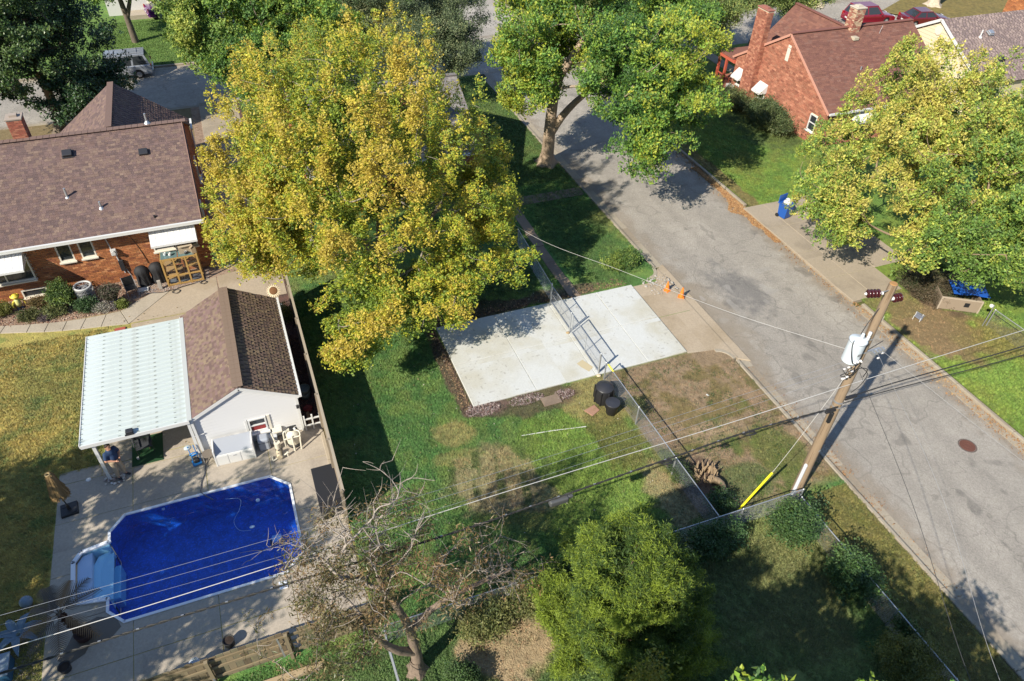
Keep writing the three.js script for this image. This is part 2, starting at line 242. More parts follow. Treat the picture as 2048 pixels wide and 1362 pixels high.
{ const g = structG('driveway', 'concrete driveway between the left brick house and the hidden house', 'driveway');
  const zs = [-53.4, -50, -46.6, -43.2, -39.8, -36.4, -33]; for (let j = 0; j < 6; j++) obj('concrete_slab', cbox(-1.9, .62, -.1, .012, zs[j] + .006, zs[j + 1] - .006), M_drive, g);
  const P = [[[-6.35, -29.95], [-4.55, -31.9], [-2.4, -32.4], [-2.35, -29.9]], [[-2.34, -32.42], [.7, -32.9], [.7, -29.9], [-2.34, -29.9]], [[-6.3, -29.88], [-2.36, -29.88], [-2.36, -26.95], [-6.1, -26.95]], [[-2.34, -29.88], [.3, -29.88], [.05, -27], [-2.34, -27]]];
  for (const p of P) obj('concrete_slab', prismXZ(p, -.1, .011, .01), M_apron, g);
  obj('concrete_slab', cbox(-1.9, .7, -.2, .0, -53.95, -53.42), M_gutter, g);
}
{ const g = structG('driveway', 'pale driveway across the street from the left brick house', 'driveway');
  obj('concrete_slab', cbox(-.6, 2.4, -.1, .015, -68, -62.1), M_walk, g); obj('concrete_slab', cbox(-.4, 2.2, -.1, .015, -76, -68.02), M_walk, g); }
{ // garden walk by the house
  const g = structG('path', 'pale concrete garden walk in front of the brick house', 'path');
  const nearE = [[-13.5, -31.5], [-12.5, -31.25], [-11.7, -31.02], [-10.62, -30.72], [-9.9, -30.5], [-9.15, -30.33], [-8.4, -30.2], [-7.55, -30.08], [-6.4, -29.9]], farE = [[-13.5, -32.0], [-12.4, -31.78], [-11.55, -31.52], [-10.5, -31.28], [-9.75, -31.12], [-9.0, -31.0], [-8.2, -30.95], [-7.35, -30.95], [-6.75, -31.0]];
  for (let i = 0; i < 8; i++) { const a = nearE[i], b = nearE[i + 1], c = farE[i + 1], d = farE[i]; const s = .008; obj('concrete_slab', prismXZ([[d[0] + s, d[1]], [c[0] - s, c[1]], [b[0] - s, b[1]], [a[0] + s, a[1]]], -.08, .03, .012), M_walk, g); }
  obj('concrete_slab', prismXZ([[-6.74, -31.0], [-6.38, -29.9], [-4.6, -31.85], [-5.4, -31.95], [-6.1, -31.5]], -.08, .03, .012), M_walk, g);
}
{ // public sidewalk and front walk
  const g = structG('sidewalk', 'old brown concrete sidewalk between the yard and the road verge', 'sidewalk');
  for (let z = -52.5, i = 0; z < -25.1; z += 1.52, i++) obj('concrete_slab', cbox(13.72 + .1 * Math.sin(z * .5), 14.28 + .1 * Math.sin(z * .5), -.06, .02 + .012 * ((i * 7) % 3), z, Math.min(-25.02, z + 1.5), .012), M_old, g);
  const f = structG('path', 'short brown concrete front walk from the sidewalk to the road', 'path');
  for (let x = 14.4; x < 18.6; x += 1.45) obj('concrete_slab', cbox(x, Math.min(x + 1.43, 18.72), -.06, .022, -34.85, -33.95, .012), M_old, f);
  const e = structG('path', 'concrete front walk of the red brick house', 'path');
  for (let z = -53; z < -46.6; z += 1.5) obj('concrete_slab', cbox(38.4, 39.5, -.06, .02, z, z + 1.48, .012), M_walk, e);
}
// kerbs: stones of 3 m with a gutter pan
function kerb(label, x0, x1, zs, side) {
  const g = structG('kerb', label, 'kerb');
  for (const [a, b] of zs) for (let z = a; z < b - .01; z += 3) {
    const e = Math.min(b, z + 3);
    obj('kerb_stone', cbox(x0, x1, -.3, .012, z + .006, e - .006, .025), M_gutter, g);
    const p = side > 0 ? [x1 + .001, x1 + .46] : [x0 - .46, x0 - .001];
    obj('gutter_slab', cbox(p[0], p[1], -.3, -.108, z + .006, e - .006, .008), M_gutter, g);
  }
  return g;
}
const kw = kerb('concrete kerb and gutter along the near side of the road', 18.86, 19.03, [[-52.6, -26.1], [-18.5, 4]], 1);
for (const [cx, cz, a0] of [[18.3, -26.0, 0], [18.3, -18.6, 1]]) { const pts = []; for (let k = 0; k <= 6; k++) { const t = k / 6 * Math.PI / 2, s = a0 ? 1 : -1; pts.push([cx + .65 * Math.cos(t), cz - s * .85 * Math.sin(t) * (a0 ? 1 : 1)]); } const out = pts.map(p => [p[0], p[1]]), inn = pts.map(p => [cx + (p[0] - cx) * .74, cz + (p[1] - cz) * .74]).reverse(); obj('kerb_stone', prismXZ(a0 ? out.concat(inn) : out.concat(inn), -.2, .03, .015), M_gutter, kw); }
kerb('concrete kerb and gutter along the far side of the road', 27.3, 27.48, [[-52.6, -29.9], [-19.9, 4]], -1);
{ const g = structG('kerb', 'kerb along the cross street beside the minivan', 'kerb'); for (let x = -44; x < 19; x += 3) { if (x > -2 && x < 1) continue; obj('kerb_stone', cbox(x + .005, x + 2.99, -.3, .012, -62.05, -61.85), M_gutter, g); obj('gutter_slab', cbox(x + .005, x + 2.99, -.3, -.108, -61.84, -61.4), M_gutter, g); }
  const n = structG('kerb', 'near kerb of the cross street in front of the houses', 'kerb'); for (let x = -44; x < 19; x += 3) { if (x > -4.2 && x < 1) continue; obj('kerb_stone', cbox(x + .005, x + 2.99, -.3, .012, -53.45, -53.28), M_gutter, n); obj('gutter_slab', cbox(x + .005, x + 2.99, -.3, -.108, -53.9, -53.46), M_gutter, n); }
  const q = structG('kerb', 'far kerb of the side road beyond the crossing', 'kerb'); for (let z = -90; z < -62.5; z += 3) obj('kerb_stone', cbox(26.75, 27.2, -.3, .012, z, z + 2.99), M_walk, q); }

// ---------------------------------------------------------------- pool and patio
const POOL = [[-6.52, -18.88], [-1.54, -18.88], [-.9, -18.26], [-.9, -15.23], [-1.54, -14.62], [-6.52, -14.62], [-7.0, -15.15], [-7.0, -15.62], [-8.02, -15.8], [-8.08, -17.5], [-7.86, -17.74], [-7.0, -17.86], [-7.0, -18.3]];
const BASIN0 = [[-6.52, -18.88], [-1.54, -18.88], [-.9, -18.26], [-.9, -15.23], [-1.54, -14.62], [-6.52, -14.62], [-7.0, -15.15], [-7.0, -18.3]], BASIN = BASIN0.map(p => [p[0] === -7 ? -6.99 : -3.95 + (p[0] + 3.95) * .9965, -16.75 + (p[1] + 16.75) * .9955]);
{
  const g = structG('patio', 'pale concrete pool patio cut into large slabs', 'patio');
  const ev = new Evaluator(); ev.useGroups = false; ev.attributes = ['position', 'normal', 'uv'];
  const cut = new Brush(prismXZ(POOL, -1, 1, 0)); cut.updateMatrixWorld();
  const xs = [-8.75, -6.25, -3.72, -1.45, .74], zs = [-21.0, -19.2, -17.0, -15.2, -13.4, -11.95];
  const cells = [];
  for (let i = 0; i < 4; i++) for (let j = 0; j < 5; j++) cells.push([xs[i], xs[i + 1], zs[j], zs[j + 1]]);
  cells.push([-8.75, -7.3, -21.6, -21.0], [-7.3, -6.25, -21.45, -21.0], [-7.2, -3.9, -26.6, -23.9], [-7.2, -3.9, -23.89, -21.46], [-6.25, -3.72, -21.45, -21.0]);
  for (const [x0, x1, z0, z1] of cells) {
    const c = .009; let geo = cbox(x0 + c, x1 - c, -.25, .012, z0 + c, z1 - c, .008);
    if (x1 > -8.1 && x0 < -.9 && z1 > -18.9 && z0 < -14.6) { const b = new Brush(new THREE.BoxGeometry(x1 - x0 - 2 * c, .26, z1 - z0 - 2 * c).translate((x0 + x1) / 2, -.118, (z0 + z1) / 2)); b.updateMatrixWorld(); const r = ev.evaluate(b, cut, SUBTRACTION).geometry; r.computeVertexNormals(); geo = uvm(r); }
    obj('concrete_slab', geo, M_patio, g);
  }
  obj('wet_patch', sheet([[-7.9, -14.9], [-7.3, -15.1], [-6.75, -14.9], [-6.6, -14.5], [-6.9, -14.2], [-7.5, -14.15], [-7.6, -13.95], [-8.05, -13.75], [-8.35, -14.0], [-8.1, -14.4]], .0155), mat([.13, .105, .075], .35), g);
}
{
  const g = thing('swimming_pool', 'blue lined swimming pool with cut corners and white coping in the patio', 'pool');
  const vinyl = mat([1, 1, 1], .55); vinyl.map = mkTex(512, 512, (u, v) => { const n = fbm(u * 30, v * 30, 3), s = vn(u * 110, v * 110), t = vn(u * 220, v * 220); const k = .45 + .7 * n + .5 * sm(.6, .9, s) + .3 * t; return [.0 * k, .082 * k, .47 * k]; });
  vinyl.side = THREE.DoubleSide; vinyl.map.repeat.set(.25, .25);
  const w = []; const N = BASIN.length; for (let i = 0; i < N; i++) { const a = BASIN[i], b = BASIN[(i + 1) % N]; w.push([a, b]); }
  const walls = w.filter(([a, b]) => !(a[0] === -6.99 && b[0] === -6.99)).map(([a, b]) => { const v = [a[0], -1.25, a[1], b[0], -1.25, b[1], b[0], .0, b[1], a[0], -1.25, a[1], b[0], .0, b[1], a[0], .0, a[1]]; const q = new THREE.BufferGeometry(); q.setAttribute('position', new THREE.Float32BufferAttribute(v, 3)); q.computeVertexNormals(); return uvm(q); });
  walls.push(uvm(bb(-6.99, -6.975, -1.25, -.006, -15.65, -15.16)), uvm(bb(-6.99, -6.975, -1.25, -.006, -18.29, -17.85)));
  obj('liner', merge([...walls, sheet(BASIN, -1.25), uvm(bb(-7.02, -7, -1.25, -.75, -17.86, -15.62))]), vinyl, g);
  const white = mat([.74, .76, .80], .35, { clearcoat: .3 });
  const rim = [];
  for (const [a, b] of w) { if (a[0] === -6.99 && b[0] === -6.99) continue; rim.push(bar([a[0], .02, a[1]], [b[0], .02, b[1]], .085, .05)); rim.push(cyl(a[0], -.005, a[1], .0425, .0425, .05, 10)); }
  rim.push(bar([-7, .02, -15.15], [-7, .02, -15.6], .085, .05), bar([-7, .02, -17.86], [-7, .02, -18.3], .085, .05));
  obj('coping', rim, white, g);
  const st = mat([.45, .72, .84], .4, { clearcoat: .3 });
  const s = grp('steps', g);
  const out = [[-7.0, -15.62], [-7.9, -15.78], [-8.02, -15.9], [-8.08, -17.4], [-7.86, -17.74], [-7.0, -17.86]];
  for (let i = 0; i < 5; i++) { const a = out[i], b = out[i + 1]; }
  obj('rim', out.slice(0, 5).map((a, i) => bar([a[0], .03, a[1]], [out[i + 1][0], .03, out[i + 1][1]], .13, .07)).concat(out.map(p => cyl(p[0], -.005, p[1], .065, .065, .07, 10))), white, s);
  obj('shelf', prismXZ([[-7.95, -15.9], [-8.0, -17.4], [-7.84, -17.66], [-7.55, -17.7], [-7.5, -15.85]], -.7, -.07, .02), mat([.62, .66, .76], .4, { clearcoat: .3 }), s);
  obj('tread', prismXZ([[-7.56, -15.8], [-7.6, -17.2], [-7.42, -17.62], [-7.05, -17.72], [-7.05, -15.72]], -1.2, -.26, .03), st, s);
  obj('tread', prismXZ([[-7.34, -15.78], [-7.36, -17.05], [-7.2, -17.5], [-6.98, -17.6], [-6.98, -15.75]].map(p => [p[0] + .06, p[1]]), -.28, -.24, .004), mat([.40, .66, .80], .4), s);
  obj('tread', prismXZ([[-7.16, -16.0], [-7.16, -17.0], [-7.0, -17.3], [-6.82, -17.3], [-6.82, -16.0]], -1.2, -.62, .03), mat([.22, .55, .78], .4), s);
  obj('side_panel', [bb(-8.0, -7.0, -1.2, -.02, -15.84, -15.74)], st, s); obj('side_panel', [bb(-7.95, -7.0, -1.2, -.02, -17.8, -17.72)], st, s);
  const water = mat([.80, .90, .98], .02, { transmission: 1, thickness: 0, ior: 1.33 });
  const wb = mkTex(512, 512, (u, v) => { const s = fbm(u * 22, v * 22, 4); return [s, s, s]; }, false); water.bumpMap = rep(wb, .22); water.bumpScale = .035;
  const wt = obj('water', sheet([[-6.51, -18.87], [-1.545, -18.87], [-.91, -18.255], [-.91, -15.235], [-1.545, -14.63], [-6.51, -14.63], [-6.99, -15.155], [-6.99, -15.64], [-7.95, -15.83], [-7.98, -17.46], [-7.84, -17.7], [-6.99, -17.84], [-6.99, -18.295]], -.004), water, g);
  obj('return_fitting', [cyl(-5.3, -.2, -18.84, .05, .05, .04)], white, g);
  obj('skimmer_lid', [rbx(-1.72, .03, -14.2, .26, .035, .3, .01), cyl(-1.78, .045, -14.2, .02, .02, .006, 8), cyl(-1.66, .045, -14.2, .02, .02, .006, 8)], white, g);
  const cr = thing('pool_cleaner', 'small pale robotic cleaner lying on the pool floor', 'pool cleaner', [-1.75, -1.25, -16.9]);
  obj('body', [rbx(0, .12, 0, .36, .16, .3, .06)], mat([.35, .55, .85], .4), cr); obj('wheel', [cyl(0, 0, 0, .1, .1, .06).rotateZ(Math.PI / 2).translate(.2, .1, .08)], mat([.05, .05, .08], .6), cr); obj('wheel', [cyl(0, 0, 0, .1, .1, .06).rotateZ(Math.PI / 2).translate(-.2, .1, .08)], mat([.05, .05, .08], .6), cr);
  solo('pool_hose', 'thin pale hose curving through the pool water', 'hose', tube([[-3.2, -.13, -18.5], [-2.7, -.13, -18.3], [-2.75, -.14, -17.9], [-3.0, -.15, -17.4], [-2.85, -.2, -17.0], [-2.5, -.3, -16.95]], .008, 50, 5), mat([.35, .48, .65], .5));
  solo('floating_dispenser', 'small white round dispenser floating near the far pool edge', 'dispenser', [cyl(-2.1, -.11, -18.0, .07, .07, .05), cyl(-2.1, -.08, -18.0, .035, .03, .05)], white);
  solo('chlorine_float', 'white oval float in the middle of the pool water', 'float', [new THREE.SphereGeometry(.06, 12, 8).scale(1.6, .6, 1).translate(-2.42, -.09, -16.92)], white);
}

// ---------------------------------------------------------------- building kit
const frameOf = (u) => { const U = V3(u[0], 0, u[1]).normalize(), N = U.clone().cross(UP); return { U, N: V3(-U.z, 0, U.x) }; };
const BRICK = new THREE.BoxGeometry(1, 1, 1); BRICK.translate(.5, 0, 0);
const mortar = mat([.50, .38, .26], .95), mortarPale = mat([.50, .41, .30], .95);
const brickM = mat([1, 1, 1], .88); brickM.bumpMap = rep(fineBump, 1); brickM.bumpScale = .004;
// o: lower left corner seen from outside, u: direction to the right seen from outside
function brickWall(parent, o, u, len, top, holes, pal, { bw = .25, rh = .096, seed = 1, m = mortar, single = 0, name = 'wall', n = null } = {}) {
  const R = rng(seed), U = V3(u[0], 0, u[1]), N = n ? V3(...n) : V3(-u[1], 0, u[0]);
  const W = grp(name, parent), O = V3(...o);
  const tp = typeof top === 'number' ? [[0, top], [len, top]] : top;
  const H = s => { for (let i = 0; i < tp.length - 1; i++) if (s <= tp[i + 1][0] + 1e-6) return lerp(tp[i][1], tp[i + 1][1], (s - tp[i][0]) / (tp[i + 1][0] - tp[i][0])); return tp[tp.length - 1][1]; };
  const sh = new THREE.Shape([new THREE.Vector2(0, 0), new THREE.Vector2(len, 0), ...tp.slice().reverse().map(p => new THREE.Vector2(p[0], p[1]))]);
  for (const h of holes) sh.holes.push(new THREE.Path([[h[0], h[1]], [h[2], h[1]], [h[2], h[3]], [h[0], h[3]]].map(p => new THREE.Vector2(...p))));
  const g = new THREE.ExtrudeGeometry(sh, { depth: .2, bevelEnabled: false }); g.translate(0, 0, -.2);
  g.applyMatrix4(new THREE.Matrix4().makeBasis(U, UP, N).setPosition(O)); obj('mortar', uvm(g), m, W);
  const mats = [], cols = [], mx = new THREE.Matrix4().makeBasis(U, UP, N), one = [];
  let hmax = Math.max(...tp.map(p => p[1]));
  for (let j = 0; j * rh < hmax - rh * .5; j++) {
    const y = (j + .5) * rh; let s = (j % 2) * -.5 * bw;
    while (s < len) {
      let a = Math.max(0, s), b = Math.min(len, s + bw - .012); s += bw;
      if (b - a < .03) continue; const mid = (a + b) / 2; if (H(mid) < y + rh * .4) continue;
      let hit = false; for (const h of holes) if (y > h[1] - rh * .3 && y < h[3] + rh * .3 && b > h[0] && a < h[2]) { if (a < h[0] - .04) b = h[0]; else if (b > h[2] + .04) a = h[2]; else { hit = true; } }
      if (hit) continue;
      const c = pal[Math.floor(R() * R() * pal.length * .999)], t = .004 + R() * .006;
      const M = mx.clone(); M.scale(V3(b - a, rh - .02, .03)); M.setPosition(O.clone().addScaledVector(U, a).addScaledVector(UP, y).addScaledVector(N, t)); 
      mats.push(M); cols.push(jit(R, c, .45));
    }
  }
  const idx = mats.map((_, i) => i);
  if (single) { const take = Math.min(single, idx.length), step = idx.length / take; const set = new Set(); for (let k = 0; k < take; k++) set.add(Math.floor(k * step)); const ms = pal.map(c => [0, 1, 2].map(q => { const m2 = brickM.clone(); m2.color.setRGB(...c.map(v => v * (.8 + .2 * q))); return m2; })).flat();
    [...set].forEach((i, k) => { const b = new THREE.Mesh(BRICK, ms[(i * 7) % ms.length]); b.name = 'brick'; b.applyMatrix4(mats[i]); W.add(b); });
    const keep = idx.filter(i => !set.has(i)); if (keep.length) inst('brick', BRICK, brickM, keep.map(i => mats[i]), keep.map(i => cols[i]), W);
  } else inst('brick', BRICK, brickM, mats, cols, W);
  return W;
}
const shingleM = mat([1, 1, 1], .93); shingleM.bumpMap = rep(fineBump, 3); shingleM.bumpScale = .012;
const SHG = (() => { const v = [], q = (a, b, c, d) => v.push(...a, ...b, ...c, ...a, ...c, ...d); const A = [0, 0, 0], B = [1, 0, 0], C = [1, 0, 1], D = [0, 0, 1], E2 = [1, 1, .25], F = [0, 1, .25]; q(D, C, E2, F); q(A, B, C, D); q(A, D, F, [0, 1, 0]); q(B, [1, 1, 0], E2, C); const g = new THREE.BufferGeometry(); g.setAttribute('position', new THREE.Float32BufferAttribute(v, 3)); g.computeVertexNormals(); return uvm(g); })();   // local x along the course, y up the slope, z out
// O: corner at the eave, A: along the eave, B: up the slope, poly: outline in (a, b) metres
function roofPlane(parent, O, A, B, poly, pal, { exp = .14, wmin = .16, wmax = .34, thick = .012, gap = 0, seed = 1, single = 0, under = [.13, .10, .09], deckT = .09 } = {}) {
  A = V3(...A).normalize(); B = V3(...B).normalize(); O = V3(...O); const N = A.clone().cross(B).normalize(); if (N.y < 0) N.negate();
  const flip = A.clone().cross(B).y < 0;
  const sh = new THREE.Shape(poly.map(p => new THREE.Vector2(p[0], p[1]))); const g = new THREE.ExtrudeGeometry(sh, { depth: deckT, bevelEnabled: false }); g.translate(0, 0, -deckT);
  g.applyMatrix4(new THREE.Matrix4().makeBasis(A, B, N).setPosition(O)); if (flip) { const p = g.attributes.position.array; for (let i = 0; i < p.length; i += 9) for (let k = 0; k < 3; k++) { const t = p[i + k]; p[i + k] = p[i + 3 + k]; p[i + 3 + k] = t; } g.computeVertexNormals(); }
  const dm = mat(under, .95); obj('roof_deck', uvm(g), dm, parent);
  const R = rng(seed), mats = [], cols = [], span = b => { let lo = 1e9, hi = -1e9; for (let i = 0; i < poly.length; i++) { const p = poly[i], q = poly[(i + 1) % poly.length]; if ((p[1] - b) * (q[1] - b) <= 0 && p[1] !== q[1]) { const a = lerp(p[0], q[0], (b - p[1]) / (q[1] - p[1])); lo = Math.min(lo, a); hi = Math.max(hi, a); } } return [lo, hi]; };
  const bmax = Math.max(...poly.map(p => p[1])); const mx = new THREE.Matrix4().makeBasis(A, B, N);
  for (let b = .001, j = 0; b < bmax - .03; b += exp, j++) {
    const [lo, hi] = span(b + .03); let a = lo - R() * wmin;
    while (a < hi) { const w = wmin + (wmax - wmin) * R(); const a0 = Math.max(lo, a), a1 = Math.min(hi, a + w - .004); a += w + (gap ? gap * (.7 + .6 * R()) : 0); if (a1 - a0 < .04) continue;
      const L = Math.min(exp * 1.22, bmax - b); const M = mx.clone(); M.scale(V3(a1 - a0, L, thick * (.7 + .6 * R()) + (gap ? .006 : 0))); M.setPosition(O.clone().addScaledVector(A, a0).addScaledVector(B, b).addScaledVector(N, .002)); mats.push(M);
      const n = fbm((O.x + a0) * 1.3 + seed, b * 1.3, 2); cols.push(jit(R, pal[Math.min(pal.length - 1, Math.floor((.35 * n + .65 * R()) * pal.length))], .22)); }
  }
  let rest = mats.map((_, i) => i);
  if (single) { const set = new Set(); const st = rest.length / Math.min(single, rest.length); for (let k = 0; k < Math.min(single, rest.length); k++) set.add(Math.floor(k * st)); const ms = pal.map(c => { const m = shingleM.clone(); m.color.setRGB(...c); return m; });
    [...set].forEach(i => { const s = new THREE.Mesh(SHG, ms[Math.floor(h2(i, seed) * ms.length)]); s.name = 'shingle'; s.applyMatrix4(mats[i]); parent.add(s); }); rest = rest.filter(i => !set.has(i)); }
  if (rest.length) inst('shingle', SHG, shingleM, rest.map(i => mats[i]), rest.map(i => cols[i]), parent);
}
const glassM = mat([.03, .035, .04], .06, { clearcoat: .5 }), whiteP = mat([.64, .64, .62], .5), creamP = mat([.66, .62, .53], .55), darkMetal = mat([.05, .05, .055], .5, { metalness: .5 }), galv = mat([.50, .52, .54], .42, { metalness: .7 }), blackPl = mat([.018, .018, .02], .5), steel = mat([.42, .43, .45], .45, { metalness: .6 });
// window centred at c, facing direction n (xz), size w x h
function win(parent, c, n, w, h, { frame = creamP, sill = true, mull = 'h', name = 'window', curtain = null } = {}) {
  const ry = Math.atan2(n[0], n[1]); const g = grp(name, parent, c, ry); const t = .06;
  obj('frame', [bx(-w / 2 + t / 2, 0, 0, t, h, .1), bx(w / 2 - t / 2, 0, 0, t, h, .1), bx(0, h / 2 - t / 2, 0, w - 2 * t, t, .1), bx(0, -h / 2 + t / 2, 0, w - 2 * t, t, .1)], frame, g);
  obj('pane', [bx(0, 0, -.02, w - 2 * t, h - 2 * t, .02)], glassM, g);
  if (mull === 'h') obj('sash_bar', [bx(0, 0, .01, w - 2 * t, .05, .05)], frame, g); if (mull === 'v') obj('sash_bar', [bx(0, 0, .01, .06, h - 2 * t, .05)], frame, g);
  if (sill) obj('sill', [bx(0, -h / 2 - .03, .06, w + .1, .06, .2)], frame, g);
  return g;
}
const awnWhite = mat([.66, .66, .655], .45);
// sheet-metal window awning: back edge centre c at the wall, facing n
function awning(parent, c, n, w, drop, out, name = 'awning') {
  const ry = Math.atan2(n[0], n[1]); const g = grp(name, parent, c, ry); const L = Math.hypot(drop, out), a = Math.atan2(drop, out), k = Math.max(4, Math.round(w / .14));
  for (let i = 0; i < k; i++) { const s = rbx(0, 0, L / 2, w / k - .004, .022 + .012 * (i % 2), L, .006, 1); s.rotateX(a).translate(-w / 2 + (i + .5) * w / k, .02, 0); obj('slat', s, awnWhite, g); }
  obj('valance', [bx(0, -drop - .03, out, w + .01, .1, .02)], awnWhite, g);
  for (const s of [-1, 1]) { const sh = new THREE.Shape([[0, 0], [out, -drop], [out * .9, -drop - .06], [0, -.12 - drop * .9]].map(p => new THREE.Vector2(...p))); const q = new THREE.ExtrudeGeometry(sh, { depth: .015, bevelEnabled: false }); q.rotateY(-Math.PI / 2); q.translate(s * (w / 2 - .008) + .0075, 0, 0); obj('side_flap', q, awnWhite, g); }
  return g;
}
function chimney(parent, x0, x1, z0, z1, y0, y1, pal, capc = [.34, .28, .23], rows = .075, seed = 3) {
  const g = grp('chimney', parent); obj('mortar', [bb(x0, x1, y0, y1, z0, z1)], mortarPale, g); const R = rng(seed), mats = [], cols = [];
  for (let y = y0 + rows / 2, j = 0; y < y1 - rows / 2; y += rows, j++) for (const [ox, oz, ux, uz, L] of [[x0, z1, 1, 0, x1 - x0], [x1, z1, 0, -1, z1 - z0], [x1, z0, -1, 0, x1 - x0], [x0, z0, 0, 1, z1 - z0]]) {
    const bw = .21; for (let s = (j % 2) * -.5 * bw; s < L; s += bw) { const a = Math.max(0, s), b = Math.min(L, s + bw - .012); if (b - a < .03) continue; const M = new THREE.Matrix4().makeBasis(V3(ux, 0, uz), UP, V3(-uz, 0, ux)); M.scale(V3(b - a, rows - .012, .03)); M.setPosition(ox + ux * a, y, oz + uz * a); mats.push(M); cols.push(jit(R, pal[Math.floor(R() * pal.length)], .4)); } }
  inst('brick', BRICK, brickM, mats, cols, g); obj('cap', [rbx((x0 + x1) / 2, y1 + .04, (z0 + z1) / 2, x1 - x0 + .1, .08, z1 - z0 + .1, .02), bx((x0 + x1) / 2, y1 + .12, (z0 + z1) / 2, (x1 - x0) * .5, .12, (z1 - z0) * .5)], mat(capc, .9), g); return g;
}
const roofVent = (parent, p, ry = 0, m = darkMetal) => obj('roof_vent', [rbx(0, .1, 0, .42, .16, .36, .03), bx(0, .02, 0, .5, .03, .46)].map(g => g.rotateX(.45).rotateY(ry).translate(...p)), m, parent);
const pipeVent = (parent, p, h, m = galv) => obj('pipe_vent', [cyl(p[0], p[1] - .1, p[2], .05, .05, h, 10), cyl(p[0], p[1] - .05, p[2], .16, .07, .12, 12)], m, parent);

const BR1 = [[.36, .135, .05], [.31, .108, .042], [.41, .165, .06], [.25, .085, .04], [.46, .21, .09]];
const MAUVE = [[.165, .105, .09], [.195, .13, .105], [.135, .09, .083], [.172, .112, .10], [.22, .152, .118]];
